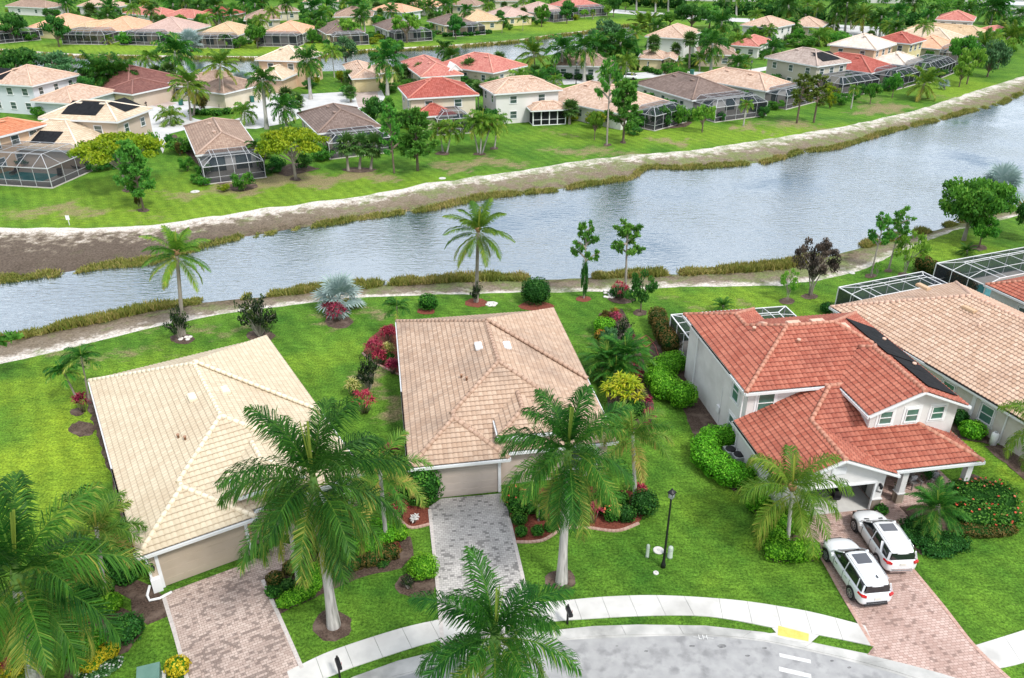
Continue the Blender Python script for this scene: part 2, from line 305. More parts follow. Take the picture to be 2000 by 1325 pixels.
# ---- lawn
def lawnmat():
    m = bpy.data.materials.new('lawn'); m.use_nodes = True; nt = m.node_tree; b = nt.nodes['Principled BSDF']; L = nt.links.new
    b.inputs['Roughness'].default_value = .9; b.inputs['Specular IOR Level'].default_value = .12
    tc = _n(nt, 'ShaderNodeTexCoord')
    def nz(s, d=5, r=.6, st=None):
        n = _n(nt, 'ShaderNodeTexNoise'); n.inputs['Scale'].default_value = s; n.inputs['Detail'].default_value = d; n.inputs['Roughness'].default_value = r
        if st:
            mp = _n(nt, 'ShaderNodeMapping'); mp.inputs['Scale'].default_value = st; mp.inputs['Rotation'].default_value = (0, 0, .5); L(tc.outputs['Object'], mp.inputs[0]); L(mp.outputs[0], n.inputs['Vector'])
        else: L(tc.outputs['Object'], n.inputs['Vector'])
        return n.outputs[0]
    def ramp(f, a, b_, pa=.35, pb=.65):
        c = _n(nt, 'ShaderNodeValToRGB'); c.color_ramp.elements[0].position = pa; c.color_ramp.elements[1].position = pb
        c.color_ramp.elements[0].color = (*a, 1); c.color_ramp.elements[1].color = (*b_, 1); L(f, c.inputs[0]); return c.outputs[0]
    def mix(f, a, b_):
        x = _n(nt, 'ShaderNodeMix', data_type='RGBA'); L(f, x.inputs[0]) if not isinstance(f, float) else setattr(x.inputs[0], 'default_value', f)
        for i, q in ((6, a), (7, b_)):
            if isinstance(q, tuple): x.inputs[i].default_value = (*q, 1)
            else: L(q, x.inputs[i])
        return x.outputs[2]
    big = ramp(nz(.22, 6, .65), (.03, .135, .016), (.115, .265, .028), .34, .66)
    fine = ramp(nz(6.5, 4, .85), (.3, .34, .3), (1.5, 1.42, 1.45), .36, .64)
    med = ramp(nz(1.7, 5, .75, (.45, 1.6, 1)), (.72, .72, .72), (1.25, 1.2, 1.2), .35, .65)
    def mul(a, b_):
        x = _n(nt, 'ShaderNodeMix', data_type='RGBA', blend_type='MULTIPLY'); x.inputs[0].default_value = 1; L(a, x.inputs[6]); L(b_, x.inputs[7]); return x.outputs[2]
    yel = _n(nt, 'ShaderNodeAttribute', attribute_name='yel').outputs['Fac']
    yy = mth(nt, 'MULTIPLY', mth(nt, 'ADD', yel, .15), mth(nt, 'MULTIPLY', nz(.8, 7, .75), 1.5))
    c = mix(yy, big, (.26, .40, .03))
    c = mul(mul(c, fine), med)
    so = _n(nt, 'ShaderNodeSeparateXYZ'); L(tc.outputs['Object'], so.inputs[0]); ph = mth(nt, 'ADD', mth(nt, 'ADD', mth(nt, 'MULTIPLY', so.outputs[0], 3.6), mth(nt, 'MULTIPLY', so.outputs[1], 2.2)), mth(nt, 'MULTIPLY', nz(.25, 2), 9.0))
    mw = _n(nt, 'ShaderNodeMapRange'); mw.inputs['From Min'].default_value = -1; mw.inputs['To Min'].default_value = .9; mw.inputs['To Max'].default_value = 1.1; L(mth(nt, 'SINE', ph), mw.inputs[0]); cm = _n(nt, 'ShaderNodeCombineColor')
    for i_ in range(3): L(mw.outputs[0], cm.inputs[i_])
    c = mul(c, cm.outputs[0])
    dry = _n(nt, 'ShaderNodeAttribute', attribute_name='dry').outputs['Fac']
    k = _n(nt, 'ShaderNodeMapRange'); k.inputs['From Min'].default_value = .42; k.inputs['From Max'].default_value = .62
    L(mth(nt, 'ADD', mth(nt, 'ADD', mth(nt, 'MULTIPLY', dry, .37), .055), mth(nt, 'MULTIPLY', mth(nt, 'SUBTRACT', nz(.9, 9, .78, (.6, 1.3, 1)), .26), 1.0)), k.inputs[0])
    soil = mul(ramp(nz(5, 5, .7), (.2, .15, .085), (.42, .33, .2)), fine)
    c = mix(mth(nt, 'MULTIPLY', k.outputs[0], .82), c, soil)
    L(c, b.inputs['Base Color'])
    bp = _n(nt, 'ShaderNodeBump'); bp.inputs['Strength'].default_value = .9; bp.inputs['Distance'].default_value = .09; L(nz(7, 4, .85), bp.inputs['Height']); L(bp.outputs[0], b.inputs['Normal'])
    return m
M_LAWN = lawnmat()
def ell(lst):
    out = []
    for x, y, rx, ry, s in lst:
        c = P(x, y); out.append((c.x, c.y, (P(x+rx, y)-c).length, (P(x, y-ry)-P(x, y+ry)).length/2, s))
    return out
DRY = ell([(190, 690, 130, 14, .55), (400, 640, 90, 10, .6), (630, 600, 60, 14, .4), (700, 620, 45, 12, .75), (1440, 605, 90, 14, .5), (1300, 590, 60, 10, .4), (730, 690, 25, 14, .5),
    (750, 770, 36, 50, .8), (1180, 660, 20, 50, .4), (950, 580, 80, 6, .4), (1265, 655, 30, 10, .45),
    (560, 352, 130, 14, 1.0), (450, 372, 70, 10, .9), (700, 345, 70, 10, 1.0), (380, 380, 60, 10, .7), (120, 412, 100, 12, .75), (300, 420, 60, 8, .5), (950, 318, 90, 9, .8), (1130, 295, 70, 8, .75), (1215, 300, 50, 8, .7),
    (1440, 252, 30, 5, 1), (1485, 257, 20, 5, .9), (1320, 277, 40, 7, .9), (1560, 245, 50, 9, .8), (1500, 240, 40, 7, .6), (1730, 208, 50, 8, .9), (1700, 220, 40, 6, .8), (1600, 255, 60, 7, .5), (1090, 260, 40, 5, .6),
    (60, 425, 60, 8, .5), (1700, 190, 40, 6, .5), (1850, 190, 60, 8, .4), (880, 330, 60, 6, .8), (1690, 1210, 18, 24, .55), (1690, 1040, 14, 40, .3), (1250, 1085, 60, 14, .25), (1020, 1130, 14, 60, .3)])
YEL = ell([(80, 890, 110, 120, 1.0), (140, 980, 60, 60, .8), (60, 760, 80, 40, .6), (330, 720, 120, 40, .35), (1950, 920, 40, 80, .7), (1780, 1110, 20, 60, .6), (1400, 960, 40, 120, .25), (640, 700, 60, 40, .35),
    (600, 380, 500, 40, .5), (1500, 265, 450, 20, .55), (300, 420, 300, 25, .6), (500, 95, 500, 12, .75), (1100, 50, 250, 12, .7), (1900, 180, 100, 30, .6), (1850, 480, 100, 30, .5), (1450, 590, 150, 25, .5), (1080, 220, 100, 20, .3)])
def paint(o):
    me = o.data; n = len(me.vertices); co = np.zeros(n*3, dtype=np.float32); me.vertices.foreach_get('co', co); co = co.reshape(-1, 3)
    for nm, lst in (('dry', DRY), ('yel', YEL)):
        v = np.zeros(n)
        for cx, cy, rx, ry, s in lst:
            wx, wy = co[:, 0]+2.0*np.sin(co[:, 1]*.9+co[:, 0]*.35), co[:, 1]+1.3*np.sin(co[:, 0]*.7+1)+.8*np.sin(co[:, 0]*1.9); d = ((wx-cx)/rx)**2+((wy-cy)/ry)**2; v = np.maximum(v, s*np.clip(1.25-d*.7, 0, 1))
        me.attributes.new(nm, 'FLOAT', 'POINT').data.foreach_set('value', v.astype(np.float32))
o = loft('lawn', [(np.full_like(xg, -80.), 0, 0), (np.full_like(xg, 20.), 0, 0), (nG, 0, 0)], M_LAWN, [4, 60]); paint(o); tag(o, 'bright green mown lawn of the near gardens')
o = loft('far_lawn', [(fG, 0, 0), (cN, 0, 0)], M_LAWN, 70); paint(o)
o = loft('farther_lawn', [(cF+2.2*taper, 0, 0), (np.full_like(xg, 420.), 0, 0), (np.full_like(xg, 2500.), 0, 0)], M_LAWN, [30, 4]); paint(o)
# ---- shores
def shoremat():
    m = bpy.data.materials.new('shore'); m.use_nodes = True; nt = m.node_tree; b = nt.nodes['Principled BSDF']; L = nt.links.new
    b.inputs['Roughness'].default_value = .95; b.inputs['Specular IOR Level'].default_value = .1
    tc = _n(nt, 'ShaderNodeTexCoord'); z = _n(nt, 'ShaderNodeAttribute', attribute_name='zone').outputs['Fac']
    def nz(s, d=7, r=.7):
        n = _n(nt, 'ShaderNodeTexNoise'); n.inputs['Scale'].default_value = s; n.inputs['Detail'].default_value = d; n.inputs['Roughness'].default_value = r; L(tc.outputs['Object'], n.inputs['Vector']); return n.outputs[0]
    zz = mth(nt, 'ADD', z, mth(nt, 'MULTIPLY', mth(nt, 'SUBTRACT', nz(.8), .5), 1.15))
    cr = _n(nt, 'ShaderNodeValToRGB'); e = cr.color_ramp.elements; e[0].position = .16; e[0].color = (.66, .61, .55, 1); e[1].position = .95; e[1].color = (.07, .06, .03, 1)
    k = e.new(.28); k.color = (.5, .44, .38, 1); k = e.new(.38); k.color = (.26, .215, .165, 1); k = e.new(.75); k.color = (.19, .15, .105, 1)
    L(zz, cr.inputs[0])
    g = _n(nt, 'ShaderNodeMapRange'); g.inputs['From Min'].default_value = .5; g.inputs['From Max'].default_value = .62; g.inputs['To Max'].default_value = .75; sx = _n(nt, 'ShaderNodeSeparateXYZ'); L(tc.outputs['Object'], sx.inputs[0]); xr = _n(nt, 'ShaderNodeMapRange'); xr.inputs['From Min'].default_value = -60; xr.inputs['From Max'].default_value = 0; xr.inputs['To Min'].default_value = -.09; xr.inputs['To Max'].default_value = .05; L(sx.outputs[0], xr.inputs[0]); L(mth(nt, 'ADD', nz(.33, 9, .75), xr.outputs[0]), g.inputs[0])
    mx = _n(nt, 'ShaderNodeMix', data_type='RGBA'); mx.inputs[7].default_value = (.17, .22, .07, 1); L(g.outputs[0], mx.inputs[0]); L(cr.outputs[0], mx.inputs[6])
    dk = _n(nt, 'ShaderNodeMapRange'); dk.inputs['From Min'].default_value = -20; dk.inputs['From Max'].default_value = -42; L(sx.outputs[0], dk.inputs[0])
    dk2 = _n(nt, 'ShaderNodeMapRange'); dk2.inputs['From Min'].default_value = .38; dk2.inputs['From Max'].default_value = .5; L(zz, dk2.inputs[0]); yk = mth(nt, 'GREATER_THAN', sx.outputs[1], 72.0)
    mk = _n(nt, 'ShaderNodeMix', data_type='RGBA'); mk.inputs[7].default_value = (.105, .08, .065, 1); L(mth(nt, 'MULTIPLY', mth(nt, 'MULTIPLY', dk.outputs[0], dk2.outputs[0]), mth(nt, 'MULTIPLY', yk, .8)), mk.inputs[0]); L(mx.outputs[2], mk.inputs[6]); mx = mk
    f = _n(nt, 'ShaderNodeValToRGB'); f.color_ramp.elements[0].color = (.4, .4, .4, 1); f.color_ramp.elements[1].color = (1.4, 1.4, 1.4, 1); f.color_ramp.elements[0].position = .3; f.color_ramp.elements[1].position = .7; L(nz(5), f.inputs[0])
    m2 = _n(nt, 'ShaderNodeMix', data_type='RGBA', blend_type='MULTIPLY'); m2.inputs[0].default_value = 1; L(mx.outputs[2], m2.inputs[6]); L(f.outputs[0], m2.inputs[7]); L(m2.outputs[2], b.inputs['Base Color'])
    bp = _n(nt, 'ShaderNodeBump'); bp.inputs['Strength'].default_value = .6; bp.inputs['Distance'].default_value = .15; L(nz(2.5), bp.inputs['Height']); L(bp.outputs[0], b.inputs['Normal'])
    return m
M_SHORE = shoremat()
# the broad bare mud flat on the left of the far shore is darker and browner
zmud = 1
loft('near_shore', [(nG, -.004, 0.0), (nS, -.12, .30), ((nS*.4+nW*.6), -.4, .74), (nW, WZ-.02, .9), (nW+5, -1.6, 1)], M_SHORE, [3, 3, 3, 3])
loft('far_shore', [(fW-5, -1.6, 1), (fW, WZ-.02, .88), (fW*.5+fS*.5, -.3, .6), (fS, -.12, .36), (fG, -.004, 0.0)], M_SHORE, [3, 5, 5, 3])
loft('canal_shore', [(cF-.2*taper, WZ, .8), (cF+1.4*taper, -.1, .2), (cF+2.3*taper, -.002, .0)], M_SHORE, [3, 3])
loft('canal_near_shore', [(cN-.01, -.002, .5), (cN+2*taper, WZ-.1*0, .9)], M_SHORE, 3)
# ---- water
def watermat():
    m = bpy.data.materials.new('lake_water'); m.use_nodes = True; nt = m.node_tree; nt.nodes.clear(); L = nt.links.new
    o = _n(nt, 'ShaderNodeOutputMaterial'); tc = _n(nt, 'ShaderNodeTexCoord')
    d = _n(nt, 'ShaderNodeBsdfDiffuse'); d.inputs[0].default_value = (.06, .095, .12, 1)
    g = _n(nt, 'ShaderNodeBsdfGlossy'); g.inputs['Roughness'].default_value = .06; g.inputs[0].default_value = (.84, .88, .90, 1)
    mp = _n(nt, 'ShaderNodeMapping'); mp.inputs['Scale'].default_value = (.75, 1.9, 1); mp.inputs['Rotation'].default_value = (0, 0, RAD(28)); L(tc.outputs['Object'], mp.inputs[0])
    n = _n(nt, 'ShaderNodeTexNoise'); n.inputs['Scale'].default_value = 1.25; n.inputs['Detail'].default_value = 4; n.inputs['Roughness'].default_value = .55; n.inputs['Distortion'].default_value = .6; L(mp.outputs[0], n.inputs['Vector'])
    n2 = _n(nt, 'ShaderNodeTexNoise'); n2.inputs['Scale'].default_value = .045; n2.inputs['Detail'].default_value = 5; L(tc.outputs['Object'], n2.inputs['Vector'])
    h = mth(nt, 'MULTIPLY', n.outputs[0], mth(nt, 'MAXIMUM', .12, mth(nt, 'SUBTRACT', mth(nt, 'MULTIPLY', n2.outputs[0], 3.2), 1.0)))
    bp = _n(nt, 'ShaderNodeBump'); bp.inputs['Strength'].default_value = 1; bp.inputs['Distance'].default_value = .11; L(h, bp.inputs['Height'])
    L(bp.outputs[0], g.inputs['Normal']); L(bp.outputs[0], d.inputs['Normal'])
    fr = _n(nt, 'ShaderNodeLayerWeight'); fr.inputs[0].default_value = .42; L(bp.outputs[0], fr.inputs['Normal'])
    k = _n(nt, 'ShaderNodeMapRange'); k.inputs['To Min'].default_value = .12; k.inputs['To Max'].default_value = 1.0; L(fr.outputs['Facing'], k.inputs[0])
    mx = _n(nt, 'ShaderNodeMixShader'); L(k.outputs[0], mx.inputs[0]); L(d.outputs[0], mx.inputs[1]); L(g.outputs[0], mx.inputs[2]); L(mx.outputs[0], o.inputs[0])
    return m
M_WATER = watermat()
tag(loft('lake', [(nW-1.0, WZ, 0), (fW+1.0, WZ, 0)], M_WATER, 2), 'rippled grey blue lake between the two rows of houses')
loft('canal', [(cN+.3*taper, WZ+.05, 0), (cF+.4*taper, WZ+.05, 0)], M_WATER, 1)
# ---- reeds along the water lines
def reeds(name, lineY, side, xr, n, seed, hgt=(.35, .85), width=1.6, thr=.42, wd=.07):
    r = random.Random(seed); V = []; T = []
    for _ in range(n):
        x = r.uniform(*xr); nn = noise.noise(Vector((x*.09, seed, 1)))*.5+.5+.35*noise.noise(Vector((x*.5, seed, 3)))
        if nn < thr: continue
        y = float(np.interp(x, xg, lineY))+side*(r.uniform(-.9, width*min(1.3, nn*1.7))); z = WZ-.05+max(0, side*(y-float(np.interp(x, xg, lineY))))*.18
        k = min(1, (nn-thr)*4+.4); hue = noise.noise(Vector((x*.3, y*.3, 9)))*.5+.5
        for j in range(4):
            h = r.uniform(*hgt)*k; a = r.uniform(0, math.pi); dx, dy = math.cos(a)*wd, math.sin(a)*wd; bx, by = x+r.gauss(0, .12), y+r.gauss(0, .12); lx, ly = r.gauss(0, .16), r.gauss(0, .16)
            V.append([(bx-dx, by-dy, z), (bx+dx, by+dy, z), (bx+lx+dx*.25, by+ly+dy*.25, z+h), (bx+lx-dx*.25, by+ly-dy*.25, z+h)]); T.append(min(1, max(0, hue*.8+.12+r.uniform(-.3, .4))))
    return tag(link(bpy.data.objects.new(name, quads(name, V, T, M_REED))), kind='stuff')
M_REED = leafmat('reed', (.09, .15, .02), (.26, .26, .06), (.42, .32, .13), tr=.2, vary=0)
tag(reeds('shore_reeds', nW, -1, (-62, 75), 19000, 11, width=.9, hgt=(.25, .75), thr=.42), 'brown green reeds along the near edge of the lake')
tag(reeds('lakeside_reeds', fW, 1, (-80, 125), 13000, 23, hgt=(.2, .5), width=.9, thr=.36, wd=.07), 'olive reeds along the far edge of the lake')
tag(reeds('canal_reeds', cF-.3, 1, (-190, 50), 3500, 31, hgt=(.4, 1.0), width=1.2, thr=.3, wd=.16), 'dark reeds along the canal behind the houses')
# ---- flat sheets, slabs
def sheet(name, pts, z, m, label=None, thick=0, kind='structure', world=False, jag=0):
    q = [Vector((p[0], p[1], z)) if world else P(p[0], p[1], z) for p in pts]
    if jag:
        r = random.Random(len(pts)*7+int(pts[0][0])); qq = []
        for i, a in enumerate(q):
            b = q[(i+1) % len(q)]; n = max(1, int((b-a).length/.5))
            for k in range(n): qq.append(a.lerp(b, k/n)+Vector((r.uniform(-jag, jag), r.uniform(-jag, jag), 0)))
        q = qq
    bm = bmesh.new(); f = bm.faces.new([bm.verts.new(p) for p in q]); bmesh.ops.recalc_face_normals(bm, faces=[f])
    if f.normal.z < 0: f.normal_flip()
    if thick:
        g = bmesh.ops.extrude_face_region(bm, geom=[f]); bmesh.ops.translate(bm, verts=[v for v in g['geom'] if isinstance(v, bmesh.types.BMVert)], vec=(0, 0, 0))
        for v in f.verts: v.co.z -= 0
        for v in [v for v in bm.verts if v not in set(x for e in g['geom'] if isinstance(e, bmesh.types.BMFace) for x in e.verts)]: v.co.z = z-thick
    me = bpy.data.meshes.new(name); bm.to_mesh(me); bm.free(); me.materials.append(m); o = link(bpy.data.objects.new(name, me))
    if kind: o['kind'] = kind
    if label: o['label'] = label
    return o
def resample(pts, z, step):
    q = [P(x, y, z) for x, y in pts]
    # smooth polyline by Catmull-Rom
    out = []
    for i in range(len(q)-1):
        p0, p1, p2, p3 = q[max(i-1, 0)], q[i], q[i+1], q[min(i+2, len(q)-1)]
        for k in range(8):
            t = k/8; out.append(.5*((2*p1)+(p2-p0)*t+(2*p0-5*p1+4*p2-p3)*t*t+(3*p1-p0-3*p2+p3)*t**3))
    out.append(q[-1]); d = [0]
    for a, b in zip(out, out[1:]): d.append(d[-1]+(b-a).length)
    n = max(2, round(d[-1]/step)); res = []
    for k in range(n+1):
        s = d[-1]*k/n; j = max(0, min(len(d)-2, np.searchsorted(d, s)-1)); t = (s-d[j])/max(1e-6, d[j+1]-d[j]); res.append(out[j].lerp(out[j+1], t))
    return res
def strip(name, A, B, z, m, seg=1.5, gap=.018, thick=.12, label=None, every=1, kerb=0):
    a = resample(A, z, seg/4); b = resample(B, z, seg/4); n = min(len(a), len(b)); a = [a[round(i*(len(a)-1)/(n-1))] for i in range(n)]; b = [b[round(i*(len(b)-1)/(n-1))] for i in range(n)]
    mb = MB(); i = 0
    while i < n-1:
        j = min(n-1, i+4)
        ta = [a[k].copy() for k in range(i, j+1)]; tb = [b[k].copy() for k in range(i, j+1)]
        if (ta[-1]-ta[0]).length > gap*3:
            ta[0] = ta[0].lerp(ta[1], gap/max(.05, (ta[1]-ta[0]).length)); tb[0] = tb[0].lerp(tb[1], gap/max(.05, (tb[1]-tb[0]).length))
        for k in range(len(ta)-1):
            q = [ta[k], ta[k+1], tb[k+1], tb[k]]
            if (q[1]-q[0]).cross(q[2]-q[0]).z < 0: q = q[::-1]
            mb.face(q)
            for u, v in ((ta[k], ta[k+1]), (tb[k+1], tb[k])): mb.face([u, v, v-Vector((0, 0, thick)), u-Vector((0, 0, thick))])
        for u, v in ((ta[0], tb[0]), (ta[-1], tb[-1])): mb.face([u, v, v-Vector((0, 0, thick)), u-Vector((0, 0, thick))])
        i = j
    o = mb.obj(name, m); o['kind'] = 'structure'
    if label: o['label'] = label
    return o
M_WALK = mat('sidewalk_concrete', (.56, .55, .53), .85, (.66, .65, .62), 1.2, bump=.15, bscale=30, col3=(.46, .45, .43), scale3=.6)
M_GUT = mat('gutter_concrete', (.4, .4, .385), .85, (.56, .55, .53), .9, bump=.2, bscale=25, col3=(.28, .28, .27), scale3=.5)
M_ASPH = mat('asphalt', (.31, .31, .315), .9, (.4, .4, .4), 1.6, detail=9, lo=.3, hi=.7, bump=.3, bscale=40, col3=(.235, .235, .24), scale3=1.3)
M_MULCH = mat('mulch', (.045, .028, .02), .95, (.12, .08, .06), 9, bump=.9, bscale=14, col3=(.16, .115, .09), scale3=1.3)
M_RED = mat('red_mulch', (.13, .03, .018), .95, (.25, .075, .045), 10, bump=.9, bscale=16)
M_BED = mat('bare_soil', (.12, .085, .062), .95, (.2, .15, .115), 5, bump=.6, bscale=12)
street = [(640, 1345), (755, 1325), (808, 1311), (900, 1285), (1000, 1262), (1113, 1247), (1211, 1241), (1300, 1239), (1405, 1241), (1491, 1250), (1619, 1278), (1745, 1312), (1810, 1333), (1900, 1370), (2100, 1500), (2400, 1800), (2500, 2600), (-600, 2600), (-100, 1700), (300, 1500)]
sheet('street', street, .006, M_ASPH, 'pale weathered asphalt of the cul de sac street')
sheet('gutter_base', [(560, 1390), (690, 1322), (776, 1291), (900, 1260), (1000, 1243), (1083, 1231), (1159, 1223), (1246, 1220), (1377, 1222), (1493, 1235), (1616, 1261), (1703, 1279), (1826, 1310), (1950, 1350), (2100, 1420), (1995, 1445), (1880, 1370), (1791, 1331), (1745, 1315), (1619, 1281), (1491, 1253), (1405, 1244), (1300, 1242), (1113, 1250), (1000, 1265), (900, 1288), (755, 1330), (640, 1400)], .012, M_GUT)
strip('gutter', [(560, 1385), (699, 1324), (776, 1294), (825, 1282), (900, 1263), (1000, 1246), (1083, 1234), (1159, 1226), (1246, 1222), (1300, 1221), (1377, 1224), (1493, 1237), (1616, 1263), (1703, 1281), (1826, 1312), (1950, 1352), (2080, 1405)],
      [(660, 1385), (755, 1326), (808, 1311), (850, 1299), (920, 1280), (1010, 1260), (1113, 1247), (1170, 1242), (1250, 1239), (1300, 1239), (1375, 1239), (1491, 1250), (1619, 1277), (1700, 1297), (1795, 1326), (1900, 1370), (1990, 1425)], .045, M_GUT, seg=3.0, gap=.02, label='concrete gutter along the street edge')
strip('sidewalk', [(560, 1312), (584, 1300), (650, 1270), (773, 1230), (853, 1211), (940, 1194), (1034, 1178), (1089, 1174), (1190, 1165), (1299, 1163), (1437, 1172), (1546, 1188), (1605, 1200), (1690, 1222)],
      [(572, 1352), (602, 1338), (664, 1313), (692, 1302), (808, 1264), (857, 1251), (960, 1230), (1075, 1214), (1141, 1209), (1246, 1203), (1352, 1202), (1423, 1209), (1517, 1227), (1605, 1241), (1707, 1262)], .05, M_WALK, label='pale concrete sidewalk curving past the driveways')
strip('sidewalk_piece', [(1903, 1261), (1955, 1245), (2005, 1229), (2060, 1210)], [(1947, 1306), (1985, 1298), (2030, 1284), (2080, 1266)], .05, M_WALK, label='short piece of concrete sidewalk right of the driveways')
# kerb ramp with the yellow pad
sheet('kerb_ramp', [(1507, 1226), (1583, 1237), (1600, 1241), (1583, 1256), (1540, 1250), (1495, 1238), (1516, 1236)], .048, M_WALK)
M_YEL = mat('yellow_pad', (.72, .52, .12), .7, (.8, .6, .18), 3, bump=.4, bscale=40)
mb = MB(); q = [P(1520, 1222, .056), P(1580, 1238, .056), P(1579, 1253, .056), P(1519, 1241, .056)]; mb.face(q[::-1])
for i in range(12):
    for j in range(4):
        c = q[0].lerp(q[1], (i+.5)/12).lerp(q[3].lerp(q[2], (i+.5)/12), (j+.5)/4); mb.box((c.x, c.y, .06), (.03, .03, .01))
tag(mb.obj('tactile_pad', M_YEL), 'yellow bumpy warning pad on the kerb ramp', 'tactile pad')
# driveways
M_PAVL = pavermat('pavers_pinkish', (.45, .345, .30), (.60, .485, .43), (.22, .17, .145), (.24, .18, .16), .26, .16, RAD(-28), .4, .42)
M_PAVM = pavermat('pavers_grey', (.41, .39, .375), (.54, .515, .495), (.24, .225, .215), (.17, .165, .165), .26, .16, RAD(-8), .25, .3)
M_PAVR = pavermat('pavers_terracotta', (.46, .315, .27), (.59, .44, .39), (.24, .16, .135), (.33, .22, .185), .26, .16, RAD(-9), .6, .15)
sheet('driveway', [(318, 1161), (480, 1101), (548, 1060), (606, 1070), (600, 1092), (513, 1131), (588, 1303), (625, 1380), (700, 1500), (430, 1560), (372, 1350)], .034, M_PAVL, 'mottled pinkish paver driveway of the left house', .1)
sheet('driveway', [(838, 990), (862, 974), (990, 963), (995, 1014), (1036, 1190), (1052, 1246), (870, 1282), (857, 1180)], .034, M_PAVM, 'light grey paver driveway in the middle', .1)
sheet('driveway', [(1574, 1003), (1700, 986), (1750, 984), (1766, 1000), (1784, 1022), (1770, 1060), (1777, 1105), (1903, 1261), (1975, 1332), (2060, 1420), (1950, 1440), (1845, 1322), (1690, 1284), (1707, 1262), (1651, 1169), (1598, 1077), (1566, 1042)], .034, M_PAVR, 'reddish paver driveway with the two white cars', .1)
def border(name, pts, w_, h_, z, m, seg=.24):
    q = resample(pts, z, seg); mb = MB()
    for a, b in zip(q, q[1:]):
        c = (a+b)/2; mb.box((c.x, c.y, z), ((b-a).length-.015, w_, h_), math.atan2(b.y-a.y, b.x-a.x))
    return tag(mb.obj(name, m), kind='structure')
M_EDGE = mat('edging_stone', (.42, .25, .2), .9, (.55, .38, .32), 6)
M_EDGEG = mat('edging_grey', (.5, .46, .44), .9, (.6, .55, .52), 6)
for A in ([(319, 1164), (345, 1250), (370, 1345)], [(513, 1133), (550, 1215), (590, 1306)]): border('paver_edge', A, .2, .05, .03, M_EDGEG)
for A in ([(839, 995), (857, 1170), (866, 1280)], [(994, 1012), (1036, 1190), (1050, 1243)]): border('paver_edge', A, .2, .05, .03, M_EDGEG)
for A in ([(1567, 1044), (1598, 1078), (1651, 1171), (1705, 1262)], [(1778, 1107), (1840, 1182), (1903, 1262), (1975, 1330)]): border('paver_edge', A, .2, .05, .03, M_EDGE)
# mulch
def circ(x, y, rx, ry, n=18, seed=1):
    r = random.Random(int(x*7+y)); return [(x+rx*math.cos(2*math.pi*k/n)*r.uniform(.88, 1.08), y+ry*math.sin(2*math.pi*k/n)*r.uniform(.88, 1.08)) for k in range(n)]
beds = [[(508, 1137), (540, 1203), (575, 1186), (610, 1170), (660, 1146), (720, 1123), (783, 1111), (808, 1085), (803, 1050), (780, 1027), (700, 1020), (640, 1058), (600, 1090), (515, 1128)],
 circ(650, 1221, 37, 32), circ(1096, 1133, 31, 20), circ(813, 1142, 42, 26), [(1268, 680), (1275, 730), (1330, 785), (1352, 845), (1372, 860), (1420, 900), (1440, 860), (1340, 690), (1330, 655), (1290, 650)],
 [(1356, 850), (1360, 905), (1420, 950), (1455, 975), (1484, 1015), (1492, 1082), (1515, 1098), (1592, 1095), (1600, 1078), (1572, 1035), (1566, 998), (1480, 900), (1400, 840)],
 [(1752, 985), (1784, 1022), (1770, 1058), (1800, 1085), (1862, 1082), (1880, 1045), (1955, 1045), (1968, 1010), (1962, 950), (1900, 925), (1850, 945)],
 [(1170, 612), (1215, 603), (1238, 650), (1262, 720), (1280, 810), (1250, 850), (1190, 800), (1168, 690)], circ(775, 695, 22, 40),
 [(205, 1118), (262, 1132), (300, 1146), (322, 1166), (326, 1206), (290, 1220), (262, 1205), (255, 1172), (215, 1150)], [(120, 1345), (180, 1300), (250, 1272), (280, 1235), (268, 1200), (220, 1180), (150, 1230)],
 circ(356, 662, 24, 11), circ(508, 656, 28, 13), circ(663, 628, 28, 14), circ(1250, 611, 14, 7), circ(1537, 588, 15, 7), circ(1582, 579, 17, 6), circ(1700, 539, 12, 5), circ(1735, 529, 8, 4), circ(1763, 537, 11, 5), circ(1911, 484, 18, 6), circ(150, 805, 14, 8), circ(160, 838, 26, 15), circ(1215, 585, 26, 9),
 circ(280, 411, 12, 4), circ(250, 372, 13, 4), circ(577, 350, 12, 4), [(430, 370), (470, 375), (505, 366), (500, 358), (450, 360)], circ(700, 332, 34, 5), circ(937, 301, 14, 3), circ(965, 290, 9, 3), circ(1187, 283, 8, 3), circ(1217, 278, 6, 3), circ(865, 300, 14, 4),
 [(1180, 232), (1265, 255), (1340, 248), (1352, 240), (1335, 225), (1200, 222)], [(560, 345), (520, 330), (580, 318), (625, 330)], [(1920, 870), (1962, 905), (2010, 945), (2010, 905), (1965, 870)], [(1840, 810), (1872, 858), (1935, 868), (1925, 830)],
 [(205, 790), (168, 760), (172, 800), (225, 960), (262, 1080), (280, 1095), (236, 960)], [(385, 320), (402, 345), (430, 362), (460, 352), (420, 325), (395, 300), (340, 262), (330, 270)]]
mb = MB()
for k, b_ in enumerate(beds):
    o = sheet('mulch_bed', b_, .012+.0006*k, M_MULCH, jag=.05 if k < 26 else .12, kind='structure')
for k, b_ in enumerate([[(768, 985), (838, 992), (839, 1024), (803, 1031), (783, 1017), (770, 1000)], [(995, 1006), (1008, 1058), (1058, 1055), (1094, 1034), (1150, 1030), (1205, 1036), (1248, 1022), (1262, 1000), (1240, 960), (1150, 950), (1010, 955)], circ(930, 592, 23, 9), circ(1140, 584, 15, 6), circ(1047, 598, 34, 10),
     [(708, 690), (730, 708), (782, 733), (779, 690), (776, 640), (750, 640), (722, 660)], circ(832, 608, 18, 7)]):
    sheet('red_mulch_bed', b_, .02+.0006*k, M_RED, jag=.03, kind='structure')
border('edging', [(767, 1003), (783, 1018), (803, 1031), (839, 1024)], .18, .1, .04, M_EDGE); border('edging', [(1008, 1059), (1058, 1056), (1094, 1035), (1110, 1031), (1150, 1031), (1205, 1037), (1248, 1022)], .18, .1, .04, M_EDGE)
